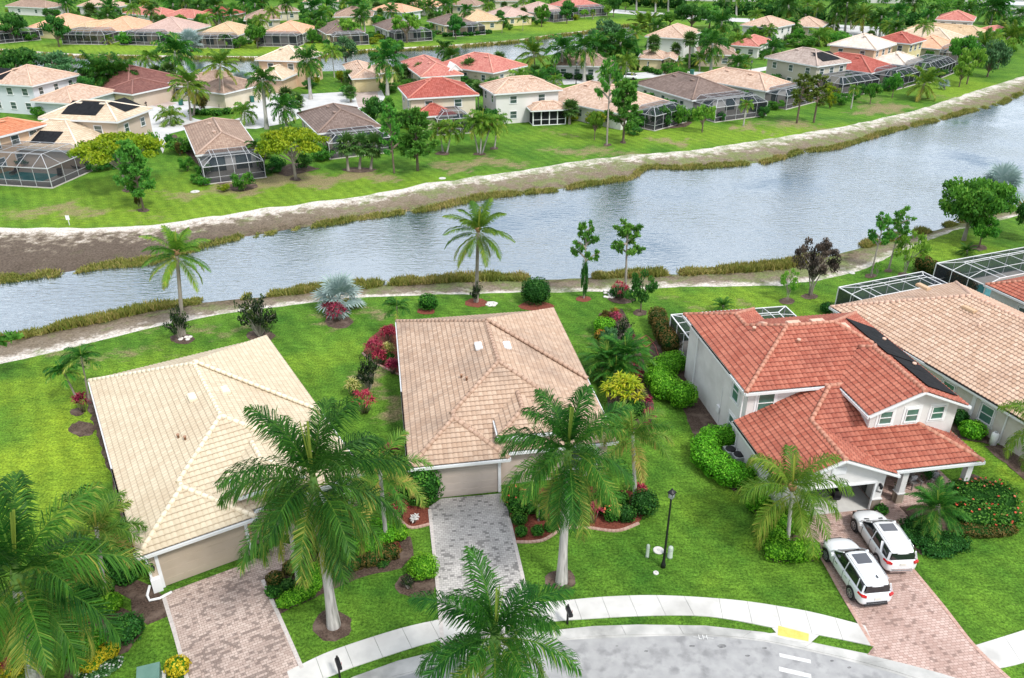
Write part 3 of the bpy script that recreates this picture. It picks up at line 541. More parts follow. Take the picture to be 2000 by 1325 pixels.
border('edging', [(708, 690), (730, 708), (782, 733)], .15, .12, .05, M_EDGE)
# bright debris: stones by the lake path, bare white patches
M_STONE = mat('white_stone', (.6, .57, .53), .9, (.75, .72, .68), 4)
mb = MB(); r = random.Random(5)
for cx, cy, n, sx, sy in ((1190, 574, 16, 8, 9), (961, 595, 9, 9, 3), (358, 664, 5, 14, 5)):
    for _ in range(n):
        p = P(cx+r.uniform(-sx, sx), cy+r.uniform(-sy, sy)); mb.lathe([(.2, 0), (.23, .07), (.1, .13)], (p.x, p.y, 0), 7)
tag(mb.obj('stones', M_STONE), 'small pale stones scattered along the lake edge of the lawn', kind='stuff')
# street paint
M_PAINT = mat('road_paint', (.72, .72, .71), .8, (.6, .6, .59), 5)
for q in ([(1522, 1276), (1583, 1289), (1584, 1296), (1523, 1283)], [(1521, 1302), (1584, 1317), (1585, 1325), (1522, 1311)]): sheet('road_marking', q, .012, M_PAINT)
def text_obj(body, size, m, name='lettering', extrude=.004):
    cu = bpy.data.curves.new(name, 'FONT'); cu.body = body; cu.size = size; cu.extrude = extrude; cu.align_x = 'CENTER'; cu.align_y = 'CENTER'
    t = bpy.data.objects.new(name, cu); link(t); dg = bpy.context.evaluated_depsgraph_get(); me = bpy.data.meshes.new_from_object(t.evaluated_get(dg)); bpy.data.objects.remove(t)
    me.materials.clear(); me.materials.append(m); return bpy.data.objects.new(name, me)
M_STAIN = mat('oil_stain', (.13, .13, .135), .9, (.24, .24, .24), 6)
for k, (x, y, rx, ry) in enumerate(((1410, 1262, 9, 4), (1493, 1266, 5, 2), (1625, 1291, 4, 2), (1659, 1304, 4, 2), (1352, 1262, 6, 2), (1205, 1262, 3, 1), (1262, 1272, 4, 2), (1460, 1281, 5, 2))): sheet('street_stain', circ(x, y, rx, ry, 14), .0105+.0004*k, M_STAIN)
t = link(text_obj('LH', .42, M_PAINT, 'road_marking')); t.location = P(1373, 1245, .05); t.rotation_euler = (0, 0, -.05); t['kind'] = 'structure'
mb = MB(); a = P(1353, 1245, .05)
for p0, p1 in (((1354, 1244), (1364, 1245)), ((1382, 1246), (1394, 1247))): mb.bar(P(*p0, .05), P(*p1, .05), .03, .004)
tag(mb.obj('road_marking', M_PAINT), kind='structure')
# roads and driveways across the lake
M_ROADF = mat('far_concrete_road', (.5, .5, .5), .9, (.6, .6, .6), .4)
M_DRVF = mat('far_paver_drive', (.42, .33, .3), .9, (.5, .42, .38), .6)
sheet('far_street', [(283, 216), (292, 203), (335, 200), (430, 193), (500, 186), (600, 184), (700, 178), (745, 176), (752, 190), (740, 212), (640, 212), (600, 226), (560, 240), (500, 252), (440, 250), (395, 245), (330, 262), (318, 300), (300, 262), (285, 240)], .008, M_ROADF)
sheet('far_driveway', [(262, 190), (290, 187), (345, 202), (318, 212), (296, 206)], .014, M_DRVF); sheet('far_driveway', [(392, 180), (430, 179), (446, 203), (410, 207)], .015, M_DRVF)
sheet('far_driveway', [(523, 178), (556, 176), (560, 204), (527, 206)], .014, M_ROADF); sheet('far_driveway', [(692, 181), (737, 179), (742, 208), (700, 210)], .015, M_DRVF)
sheet('far_street_side', [(860, 186), (980, 170), (1100, 152), (1200, 146), (1300, 138), (1420, 143), (1500, 130), (1500, 137), (1420, 152), (1300, 150), (1200, 158), (1100, 166), (980, 182), (870, 196)], .009, M_ROADF)
sheet('far_driveway', [(1288, 136), (1318, 134), (1332, 144), (1300, 146)], .014, M_DRVF)
sheet('far_island', circ(425, 224, 52, 14), .02, M_LAWN);
sheet('main_road', [(1195, 18), (1300, 26), (1400, 34), (1500, 38), (1660, 50), (1780, 56), (1790, 62), (1700, 68), (1640, 62), (1500, 46), (1400, 41), (1290, 33), (1190, 25)], .01, M_ROADF)
sheet('main_road_bend', [(1655, 60), (1720, 62), (1760, 60), (1760, 66), (1725, 76), (1700, 78), (1660, 70)], .013, M_ROADF)
# ================================================================ HOUSES
K0 = 5/12
def rect(u0, u1, v0, v1, z, gab='', k=K0, axis=None, ov=.45, wall=True, zb=0.0):
    if axis is None: axis = 'v' if (v1-v0) >= (u1-u0) else 'u'
    return dict(u0=u0, u1=u1, v0=v0, v1=v1, z=z, gab=gab, k=k, axis=axis, ov=ov, wall=wall, zb=zb)
def faces_of(r):
    u0, u1, v0, v1, z, k, g = r['u0'], r['u1'], r['v0'], r['v1'], r['z'], r['k'], r['gab']; F = []
    if r['axis'] == 'v':
        h = (u1-u0)/2; um = (u0+u1)/2; a = v0+(0 if 'F' in g else min(h, (v1-v0)/2)); b = v1-(0 if 'B' in g else min(h, (v1-v0)/2))
        F.append(('L', [(u0, v0), (um, a), (um, b), (u0, v1)], (k, 0, z-k*u0))); F.append(('R', [(u1, v1), (um, b), (um, a), (u1, v0)], (-k, 0, z+k*u1)))
        if 'F' not in g: F.append(('F', [(u0, v0), (u1, v0), (um, a)], (0, k, z-k*v0)))
        if 'B' not in g: F.append(('B', [(u1, v1), (u0, v1), (um, b)], (0, -k, z+k*v1)))
        top = z+k*h; lines = [((um, a, top), (um, b, top))]
        if 'F' not in g: lines += [((u0, v0, z), (um, a, top)), ((u1, v0, z), (um, a, top))]
        if 'B' not in g: lines += [((u0, v1, z), (um, b, top)), ((u1, v1, z), (um, b, top))]
    else:
        h = (v1-v0)/2; vm = (v0+v1)/2; a = u0+(0 if 'L' in g else min(h, (u1-u0)/2)); b = u1-(0 if 'R' in g else min(h, (u1-u0)/2))
        F.append(('F', [(u0, v0), (u1, v0), (b, vm), (a, vm)], (0, k, z-k*v0))); F.append(('B', [(u1, v1), (u0, v1), (a, vm), (b, vm)], (0, -k, z+k*v1)))
        if 'L' not in g: F.append(('L', [(u0, v1), (u0, v0), (a, vm)], (k, 0, z-k*u0)))
        if 'R' not in g: F.append(('R', [(u1, v0), (u1, v1), (b, vm)], (-k, 0, z+k*u1)))
        top = z+k*h; lines = [((a, vm, top), (b, vm, top))]
        if 'L' not in g: lines += [((u0, v0, z), (a, vm, top)), ((u0, v1, z), (a, vm, top))]
        if 'R' not in g: lines += [((u1, v0, z), (b, vm, top)), ((u1, v1, z), (b, vm, top))]
    return F, lines
def area(P_): return .5*sum(P_[i][0]*P_[(i+1) % len(P_)][1]-P_[(i+1) % len(P_)][0]*P_[i][1] for i in range(len(P_)))
def clip(P_, a, b, c):          # keep a*x+b*y+c >= 0
    o = []
    for i in range(len(P_)):
        p, q = P_[i], P_[(i+1) % len(P_)]; dp, dq = a*p[0]+b*p[1]+c, a*q[0]+b*q[1]+c
        if dp >= 0: o.append(p)
        if (dp >= 0) != (dq >= 0): t = dp/(dp-dq); o.append((p[0]+(q[0]-p[0])*t, p[1]+(q[1]-p[1])*t))
    return o if len(o) >= 3 and abs(area(o)) > 1e-4 else []
def subtract(P_, Q):
    if area(Q) < 0: Q = Q[::-1]
    out = []; cur = P_
    for i in range(len(Q)):
        if not cur: break
        p, q = Q[i], Q[(i+1) % len(Q)]; a, b = -(q[1]-p[1]), (q[0]-p[0]); c = -(a*p[0]+b*p[1])
        o = clip(cur, -a, -b, -c)
        if o: out.append(o)
        cur = clip(cur, a, b, c)
    return out
def hgt_rects(rects, u, v, skip=None):
    best = -9
    for i, r in enumerate(rects):
        if i == skip or not (r['u0']-1e-6 <= u <= r['u1']+1e-6 and r['v0']-1e-6 <= v <= r['v1']+1e-6): continue
        d = []
        if not (r['axis'] == 'v' and False): pass
        g = r['gab']
        if r['axis'] == 'v' or 'L' not in g: d.append(u-r['u0'])
        if r['axis'] == 'v' or 'R' not in g: d.append(r['u1']-u)
        if r['axis'] == 'u' or 'F' not in g: d.append(v-r['v0'])
        if r['axis'] == 'u' or 'B' not in g: d.append(r['v1']-v)
        best = max(best, r['z']+r['k']*min(d))
    return best
def pieces(rects):
    allf = [faces_of(r) for r in rects]; out = []
    for i, (F, _) in enumerate(allf):
        for (sd_, poly, pl) in F:
            if area(poly) < 0: poly = poly[::-1]
            cur = [poly]
            for j, (G, _) in enumerate(allf):
                if j == i: continue
                for (_, q, ql) in G:
                    da, db, dc = ql[0]-pl[0], ql[1]-pl[1], ql[2]-pl[2]
                    if abs(da)+abs(db) < 1e-6 and abs(dc) < 1e-3:
                        if j > i: continue
                        Q = q
                    else: Q = clip(q if area(q) > 0 else q[::-1], da, db, dc-1e-4)
                    if not Q: continue
                    cur = [y for x in cur for y in subtract(x, Q)]
            for c in cur:
                if 'cut' in rects[0]: c = clip(c, 0, -1, rects[0]['cut'])
                if c and abs(area(c)) > .02: out.append((i, sd_, c, pl))
    return out, [l for _, l in allf]
def uvmap(side, r):
    """plan point -> (along the eave, up the slope) in metres"""
    s = math.sqrt(1+r['k']**2)
    return {'L': lambda u, v: (v, (u-r['u0'])*s), 'R': lambda u, v: (-v, (r['u1']-u)*s), 'F': lambda u, v: (-u, (v-r['v0'])*s), 'B': lambda u, v: (u, (r['v1']-v)*s)}[side]
def invmap(side, r):
    s = math.sqrt(1+r['k']**2)
    return {'L': lambda U, V: (r['u0']+V/s, U), 'R': lambda U, V: (r['u1']-V/s, -U), 'F': lambda U, V: (-U, r['v0']+V/s), 'B': lambda U, V: (U, r['v1']-V/s)}[side]
def roof_flat(rects, name, m, parent, mtrim=None, th=.16):
    pcs, lines = pieces(rects); mb = MB()
    for i, sd_, poly, pl in pcs:
        f = uvmap(sd_, rects[i]); mb.face([(u, v, pl[0]*u+pl[1]*v+pl[2]) for u, v in poly], 0, [f(u, v) for u, v in poly])
    # underside / fascia
    return mb.obj(name, m, parent), lines
def roof_tiles(rects, name, m, parent, tw=.31, ch=.37, amp=.045, lap=.045):
    """every course and every tile of the roof modelled"""
    pcs, lines = pieces(rects); bmall = bmesh.new(); uvl = bmall.loops.layers.uv.new('UVMap'); nrm_k = {}
    for i, sd_, poly, pl in pcs:
        r = rects[i]; f = uvmap(sd_, r); g = invmap(sd_, r); PU = [f(u, v) for u, v in poly]
        if area(PU) < 0: PU = PU[::-1]
        U0, U1 = min(p[0] for p in PU), max(p[0] for p in PU); V0, V1 = min(p[1] for p in PU), max(p[1] for p in PU)
        ns = 6; du = tw/ns; i0, i1 = math.floor(U0/du)-1, math.ceil(U1/du)+1; j0, j1 = math.floor(V0/ch), math.ceil(V1/ch)
        bm = bmesh.new(); vs = []; rows = []
        for j in range(j0, j1+1): rows += [(j*ch+.001, lap, .85), (j*ch+ch*.97, .012, 1.0), (j*ch+ch-.002, .0, 1.0)]
        for (Vv, hh, am) in rows:
            vs.append([bm.verts.new((ii*du, Vv, hh+am*amp*abs(math.sin(math.pi*ii/ns))**.8)) for ii in range(i0, i1+1)])
        for a in range(len(vs)-1):
            for b in range(len(vs[0])-1): bm.faces.new((vs[a][b], vs[a][b+1], vs[a+1][b+1], vs[a+1][b]))
        for a in range(len(PU)):
            p, q = PU[a], PU[(a+1) % len(PU)]; d = V3((q[0]-p[0], q[1]-p[1], 0)); n = V3((-d.y, d.x, 0))
            if d.length < 1e-5: continue
            n.normalize()
            bmesh.ops.bisect_plane(bm, geom=bm.verts[:]+bm.edges[:]+bm.faces[:], plane_co=(p[0], p[1], 0), plane_no=tuple(-n), clear_outer=True)
            if not bm.faces: break
        nx = V3((-pl[0], -pl[1], 1)).normalized(); mp_ = {}
        for v in bm.verts:
            u_, v_ = g(v.co.x, v.co.y); w_ = V3((u_, v_, pl[0]*u_+pl[1]*v_+pl[2]))+nx*v.co.z; mp_[v] = bmall.verts.new(w_)
        for fc in bm.faces:
            vv = [mp_[v] for v in fc.verts]; uv = [(v.co.x, v.co.y) for v in fc.verts]
            try: nf = bmall.faces.new(vv)
            except ValueError: continue
            for l, q in zip(nf.loops, uv): l[uvl].uv = q
            nf.smooth = True
            if nf.normal.length == 0: nf.normal_update()
        bm.free()
    bmall.normal_update()
    for fc in bmall.faces:
        if fc.normal.z < 0: fc.normal_flip()
    me = bpy.data.meshes.new(name); bmall.to_mesh(me); bmall.free(); me.materials.append(m)
    a = me.attributes.new('sharp_edge', 'BOOLEAN', 'EDGE')
    o = link(bpy.data.objects.new(name, me), parent);
    try: me.set_sharp_from_angle(angle=RAD(35))
    except Exception: pass
    return o, lines
def caps(rects, lines, m, parent, r0=.13, seg=.4, detail=True, lift=.03):
    """ridge and hip tiles, each lapping the next"""
    mb = MB()
    for i, ls in enumerate(lines):
        for a, b in ls:
            a, b = V3(a), V3(b); L_ = (b-a).length
            if L_ < .2: continue
            N = max(8, int(L_/.1)); runs = []; cur = None
            for k in range(N+1):
                p = a.lerp(b, k/N); d = (b-a).normalized(); s = d.cross(V3((0, 0, 1))).normalized()*.25
                vis = hgt_rects(rects, p.x, p.y, i) < p.z+.02
                # not a real edge when a neighbour continues the plane on one side
                if vis:
                    zz = [hgt_rects(rects, p.x+s.x*sg, p.y+s.y*sg) for sg in (-1, 1)]
                    if min(zz) > -5 and zz[0]+zz[1] > 2*p.z-.04: vis = False
                    if p.y > rects[0].get('cut', 1e9): vis = False
                if vis:
                    cur = [k, k] if cur is None else [cur[0], k]
                elif cur: runs.append(cur); cur = None
            if cur: runs.append(cur)
            for k0, k1 in runs:
                p, q = a.lerp(b, k0/N), a.lerp(b, k1/N); Ln = (q-p).length
                if Ln < .25: continue
                n = max(1, round(Ln/seg)) if detail else 1
                for k in range(n):
                    s0, s1 = p.lerp(q, k/n), p.lerp(q, min(1, (k+1.12)/n)); up = V3((0, 0, lift))
                    mb.tube([s0+up, s1+up-V3((0, 0, .0))], [r0*1.12, r0*.88], 8 if detail else 5, half=True)
    return mb.obj('ridge_cap', m, parent)
M_WHITE = mat('white_trim', (.72, .73, .74), .6, (.78, .79, .8), 4)
M_GUTTER = mat('white_gutter', (.70, .72, .73), .45)
M_SOFFIT = mat('soffit', (.5, .5, .48), .8)
M_FRAMEW = mat('white_frame', (.8, .81, .82), .4)
M_GLASS = mat('window_glass', (.035, .06, .06), .08, (.08, .12, .12), .7, spec=.9)
M_GLASSG = mat('green_window_glass', (.05, .13, .10), .1, (.10, .22, .18), .8, spec=.9)
M_BLACK = mat('black_metal', (.012, .012, .014), .4)
M_DARK = mat('dark_void', (.02, .02, .022), .8)
M_SCREEN = screenmat('insect_screen', (.03, .034, .042), .66)
M_SCREENR = screenmat('roof_screen', (.05, .06, .075), .42)
M_SOLAR = mat('solar_collector', (.008, .009, .011), .7, (.016, .017, .02), 2, spec=.12)
M_DECK = mat('pool_deck', (.45, .42, .38), .9, (.55, .52, .48), 3)
M_POOL = mat('pool_water', (.05, .30, .32), .06, (.09, .42, .44), .8, spec=.8)
def wall_shell(mb, r, idx=0, z0=None, ztop=None, ins=None):
    o = (r['ov'] if ins is None else ins)+.003*idx; u0, u1, v0, v1 = r['u0']+o, r['u1']-o, r['v0']+o, r['v1']-o; zb = r['zb']; zt = r['z']+r['k']*o-.06
    g = r['gab']; um, vm = (u0+u1)/2, (v0+v1)/2
    pk = r['z']+r['k']*((r['u1']-r['u0'])/2 if r['axis'] == 'v' else (r['v1']-r['v0'])/2)-.1
    def side(a, b, gable):
        if gable: mb.face([(*a, zb), (*b, zb), (*b, zt), ((a[0]+b[0])/2, (a[1]+b[1])/2, pk), (*a, zt)])
        else: mb.face([(*a, zb), (*b, zb), (*b, zt), (*a, zt)])
    if 'f' not in g: side((u0, v0), (u1, v0), 'F' in g)
    if 'r' not in g: side((u1, v0), (u1, v1), 'R' in g)
    side((u1, v1), (u0, v1), 'B' in g); side((u0, v1), (u0, v0), 'L' in g)
def eaves(rects, mf, parent, h=.18, out_=.0, closed=True):
    """fascia board and gutter along the eaves that really show, soffit below"""
    mb = MB(); ms = MB()
    for i, r in enumerate(rects):
        u0, u1, v0, v1, z, g = r['u0'], r['u1'], r['v0'], r['v1'], r['z'], r['gab']; m_ = .004*i
        for nm, a, b, n in (('F', (u0, v0), (u1, v0), (0, -1)), ('R', (u1, v0), (u1, v1), (1, 0)), ('B', (u1, v1), (u0, v1), (0, 1)), ('L', (u0, v1), (u0, v0), (-1, 0))):
            L_ = math.hypot(b[0]-a[0], b[1]-a[1]); N = max(2, int(L_/.25)); runs = []; cur = None
            if nm in g:
                pk = z+r['k']*((u1-u0)/2 if r['axis'] == 'v' else (v1-v0)/2); mid = ((a[0]+b[0])/2+n[0]*.02, (a[1]+b[1])/2+n[1]*.02, pk-.07)
                for e in (a, b): mb.bar((e[0]+n[0]*.02, e[1]+n[1]*.02, z-.07), mid, .2, .1)
                continue
            for k in range(N):
                t = (k+.5)/N; u, v = a[0]+(b[0]-a[0])*t, a[1]+(b[1]-a[1])*t
                vis = hgt_rects(rects, u+n[0]*.02, v+n[1]*.02, i) < z-.02 and hgt_rects(rects, u-n[0]*.02, v-n[1]*.02, i) < z+.3 and v < rects[0].get('cut', 1e9)
                if vis: cur = [k, k+1] if cur is None else [cur[0], k+1]
                elif cur: runs.append(cur); cur = None
            if cur: runs.append(cur)
            for k0, k1 in runs:
                p = (a[0]+(b[0]-a[0])*k0/N, a[1]+(b[1]-a[1])*k0/N); q = (a[0]+(b[0]-a[0])*k1/N, a[1]+(b[1]-a[1])*k1/N)
                c = ((p[0]+q[0])/2+n[0]*(.06+m_), (p[1]+q[1])/2+n[1]*(.06+m_), z-h/2-.01); ln = math.hypot(q[0]-p[0], q[1]-p[1])
                mb.box(c, (ln+(.12 if k0 == 0 or k1 == N else 0), .12, h) if n[0] == 0 else (.12, ln+(.1 if k0 == 0 or k1 == N else 0), h))
        zz = z-.13-m_; ms.face([(u0, v0, zz), (u0, v1, zz), (u1, v1, zz), (u1, v0, zz)]) if closed else None
    o = mb.obj('gutter', mf, parent)
    if closed: ms.obj('soffit', M_SOFFIT, parent)
    return o
def window(parent, side, r, along, z, w_, h_, glass=None, bars='h', off=0.0, ins=None, trim=True, far=False, mf=None):
    """window in the wall under rect r; 'along' is u or v of its centre"""
    o = (r['ov'] if ins is None else ins)-off
    if side == 'F': c = V3((along, r['v0']+o, z)); ax = V3((1, 0, 0)); n = V3((0, -1, 0))
    if side == 'B': c = V3((along, r['v1']-o, z)); ax = V3((-1, 0, 0)); n = V3((0, 1, 0))
    if side == 'L': c = V3((r['u0']+o, along, z)); ax = V3((0, -1, 0)); n = V3((-1, 0, 0))
    if side == 'R': c = V3((r['u1']-o, along, z)); ax = V3((0, 1, 0)); n = V3((1, 0, 0))
    up = V3((0, 0, 1)); mb = MB(); fw = .07 if not far else .12
    def bx(dx, dz, sx, sz, dn, sn):
        p = c+ax*dx+up*dz+n*dn; e = ax*sx/2; mb.bar(p-e, p+e, sn, sz)
    bx(0, h_/2, w_+fw, fw, .03, .08); bx(0, -h_/2, w_+fw+.06, fw, .045, .11);
    for sx in (-1, 1):
        p = c+ax*(sx*w_/2)+n*.03; mb.bar(p-up*h_/2, p+up*h_/2, fw, .08)
    if 'h' in bars: bx(0, 0, w_, .05, .035, .05)
    if 'v' in bars: mb.bar(c-up*h_/2+n*.035, c+up*h_/2+n*.035, .05, .05)
    if trim:
        for dz in (h_/2+.13, -h_/2-.13): bx(0, dz, w_+.42, .16, .012, .03)
        for sx in (-1, 1): p = c+ax*(sx*(w_/2+.13))+n*.014; mb.bar(p-up*(h_/2+.05), p+up*(h_/2+.05), .16, .03)
    wo = mb.obj('window', mf or M_FRAMEW, parent); g = MB(); a, b = ax*w_/2, up*h_/2; q = c+n*.022; g.face([q-a-b, q+a-b, q+a+b, q-a+b]); g.obj('pane', glass or M_GLASS, wo)
    return wo
def panel_uv(parent, side, r, a0, a1, d0, d1, m, name='solar_panel', lift=.10, strips=8, rects=None):
    """flat black collector lying on a roof plane: a = along eave coordinate, d = plan distance from eave"""
    k = r['k']; mb = MB(); s = math.sqrt(1+k*k)
    def pt(a, d, l):
        if side == 'R': p = (r['u1']-d, a)
        elif side == 'L': p = (r['u0']+d, a)
        elif side == 'F': p = (a, r['v0']+d)
        else: p = (a, r['v1']-d)
        return V3((p[0], p[1], r['z']+k*d+l))
    n = strips
    for i in range(n):
        x0, x1 = a0+(a1-a0)*i/n+.015, a0+(a1-a0)*(i+1)/n-.015
        q = [pt(x0, d0, lift), pt(x1, d0, lift), pt(x1, d1, lift), pt(x0, d1, lift)]; w_ = [p-V3((0, 0, .05)) for p in q]
        mb.face(q); mb.face(w_[::-1])
        for i2 in range(4): mb.face([q[i2], w_[i2], w_[(i2+1) % 4], q[(i2+1) % 4]])
    return mb.obj(name, m, parent)
def cage(parent, u0, u1, v0, v1, h0, h1, nu, nv, side='F', fw=.07, deck=True, pool=None, mansard=1.6, chair=True, name='pool_enclosure', sm=None, srm=None, hip=True, fm=None):
    """white aluminium pool enclosure: posts, beams, mansard roof; side = the open (far from house) side"""
    fr = MB(); sc = MB(); sr = MB(); m_ = min(mansard, (u1-u0)/2.3, (v1-v0)/1.5)
    us = [u0+(u1-u0)*i/nu for i in range(nu+1)]; vs_ = [v0+(v1-v0)*i/nv for i in range(nv+1)]
    vi = v0+m_ if side == 'F' else v0; ve = v1 if side == 'F' else v1-m_; ui, ue = (u0+m_, u1-m_) if hip else (u0, u1)
    A = [(u0, v0), (u1, v0), (u1, v1), (u0, v1)]; B = [(ui, vi), (ue, vi), (ue, ve), (ui, ve)]
    for i in range(4):
        a, b = A[i], A[(i+1) % 4]; c, d = B[i], B[(i+1) % 4]
        if (side == 'F' and i == 2) or (side == 'B' and i == 0): open_ = True
        else: open_ = False
        if not open_: sc.face([(*a, .05), (*b, .05), (*b, h0), (*a, h0)]); fr.bar((*a, h0), (*b, h0), fw*1.3); fr.bar((*a, .9), (*b, .9), fw*.7); fr.bar((*a, .08), (*b, .08), fw)
        if abs(a[0]-c[0])+abs(a[1]-c[1])+abs(b[0]-d[0])+abs(b[1]-d[1]) > .1 and not open_: sr.face([(*a, h0), (*b, h0), (*d, h1), (*c, h1)])
        fr.bar((*c, h1), (*d, h1), fw); fr.bar((*a, h0), (*c, h1), fw)
        n = nu if i in (0, 2) else nv
        for k in range(1, n) if not open_ else []:
            t = k/n; p = (a[0]+(b[0]-a[0])*t, a[1]+(b[1]-a[1])*t); q = [min(max(p[0], ui), ue), min(max(p[1], vi), ve)]
            fr.bar((*p, 0), (*p, h0), fw*.8); fr.bar((*p, h0), (q[0], q[1], h1), fw*.7)
        if not open_ or True: fr.bar((*a, 0), (*a, h0), fw*1.2)
    sr.face([(*p, h1) for p in B])
    for u in us[1:-1]:
        if ui < u < ue: fr.bar((u, vi, h1), (u, ve, h1), fw*.7)
    for v in vs_[1:-1]:
        if vi < v < ve: fr.bar((ui, v, h1), (ue, v, h1), fw*.7)
    o = fr.obj(name, fm or M_FRAMEW, parent); sc.obj('screen', sm or M_SCREEN, o); sr.obj('roof_screen', srm or M_SCREENR, o)
    if deck: d = MB(); d.box(((u0+u1)/2, (v0+v1)/2, .06), (u1-u0+.3, v1-v0+.3, .12)); d.obj('deck', M_DECK, o)
    if pool: d = MB(); d.box(((pool[0]+pool[1])/2, (pool[2]+pool[3])/2, .075), (pool[1]-pool[0], pool[3]-pool[2], .11)); d.obj('pool_water', M_POOL, o)
    if False:
        d = MB(); r = random.Random(int(abs(u0*10+v1)))
        for _ in range(4): x, y = r.uniform(u0+.8, u1-.8), r.uniform(v0+.6, v1-.6); d.box((x, y, .45), (.6, .6, .12)); d.box((x, y+.28, .75), (.6, .08, .6)); d.box((x, y, .2), (.1, .1, .4))
        d.obj('patio_chairs', M_DARK, o)
    return o
def house_root(label, origin, ang, name='house', cat='house', group=None):
    return thing(name, label, cat, origin, ang, group)
# ================================================================ THE FOUR NEAR HOUSES
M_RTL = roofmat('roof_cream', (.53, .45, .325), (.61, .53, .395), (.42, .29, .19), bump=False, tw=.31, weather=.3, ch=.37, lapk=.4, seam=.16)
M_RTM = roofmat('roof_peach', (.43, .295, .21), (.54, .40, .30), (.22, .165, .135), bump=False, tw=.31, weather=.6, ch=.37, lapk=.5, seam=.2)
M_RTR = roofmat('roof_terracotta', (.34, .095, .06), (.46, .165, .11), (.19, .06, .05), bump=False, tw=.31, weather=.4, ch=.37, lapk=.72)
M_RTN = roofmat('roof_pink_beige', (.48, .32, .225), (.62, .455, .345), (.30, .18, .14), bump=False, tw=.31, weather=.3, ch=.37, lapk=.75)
M_CAPL = mat('cap_cream', (.70, .60, .44), .75, (.80, .70, .55), 3); M_CAPM = mat('cap_pink', (.38, .25, .18), .75, (.52, .36, .27), 3); M_CAPR = mat('cap_terracotta', (.42, .17, .11), .75, (.54, .27, .19), 3); M_CAPN = mat('cap_beige', (.60, .38, .28), .75, (.70, .48, .37), 3)
M_WL = mat('beige_stucco', (.50, .41, .31), .9, (.55, .46, .36), 2, bump=.2, bscale=40); M_WM = mat('taupe_stucco', (.48, .40, .34), .9, (.53, .45, .39), 2, bump=.2, bscale=40)
M_WR = mat('white_stucco', (.66, .65, .64), .9, (.72, .71, .70), 1.3, bump=.2, bscale=40, col3=(.58, .57, .56), scale3=.5); M_WN = mat('pale_stucco', (.58, .54, .48), .9, (.62, .59, .54), 2, bump=.2, bscale=40)
M_GDL = mat('garage_door_beige', (.42, .35, .27), .6, (.45, .38, .30), 1); M_GDM = mat('garage_door_taupe', (.46, .39, .34), .6, (.50, .43, .38), 1)
M_STONEW = pavermat('ledge_stone', (.34, .27, .20), (.50, .44, .37), (.12, .10, .08), (.2, .15, .11), .5, .2, 0, .4, .6)
M_PVC = mat('white_pipe', (.8, .81, .82), .4); M_PIPEM = mat('grey_unit', (.4, .42, .42), .5)
def garage_door(parent, u0, u1, v, h, m, rows=4, z0=.03):
    mb = MB(); mb.box(((u0+u1)/2, v, z0+h/2), (u1-u0, .06, h));
    n = max(2, round((u1-u0)/1.2))
    for i in range(rows):
        hh = h/rows
        for k in range(n):
            w_ = (u1-u0)/n; mb.box((u0+w_*(k+.5), v-.036, z0+hh*(i+.5)), (w_*.82, .02, hh*.62));
    o = mb.obj('garage_door', m, parent); jb = MB()
    for u in (u0-.09, u1+.09): jb.box((u, v-.05, z0+h/2+.05), (.18, .14, h+.1))
    jb.box(((u0+u1)/2, v-.05, z0+h+.14), (u1-u0+.36, .14, .16)); jb.obj('door_frame', M_WHITE, parent); return o
def roof_vent(parent, pts, m, size=(.55, 1.0)):
    for (u, v, z, rz, s, tx) in pts:
        mb = MB()
        M_ = Matrix.Translation((u, v, z)) @ Matrix.Rotation(rz, 4, 'Z') @ Matrix.Rotation(tx, 4, 'X')
        mb.box((0, 0, .08), (size[0]*s, size[1]*s, .16), M=M_); mb.box((0, 0, .18), (size[0]*s*.8, size[1]*s*.95, .06), M=M_); mb.obj('roof_vent', m, parent)
def downspout(parent, u, v, z, n=(0, -1), m=None):
    mb = MB(); a = V3((u, v, z)); i = V3((u-n[0]*.38, v-n[1]*.38, z-.35)); mb.bar(a, i, .08); mb.bar(i, (i.x, i.y, .25), .08); mb.bar((i.x, i.y, .25), (i.x+n[0]*.35, i.y+n[1]*.35, .08), .08); return mb.obj('downspout', m or M_PVC, parent)
def lamp_wall(parent, p, n):
    mb = MB(); p = V3(p); n = V3(n); mb.box(tuple(p+n*.03), (.12, .12, .2)); mb.bar(p+n*.05+V3((0, 0, .08)), p+n*.2+V3((0, 0, .12)), .03); mb.lathe([(.09, .0), (.11, .2), (.06, .28), (.02, .34)], tuple(p+n*.2+V3((0, 0, -.2))), 6); return mb.obj('wall_lamp', M_BLACK, parent)
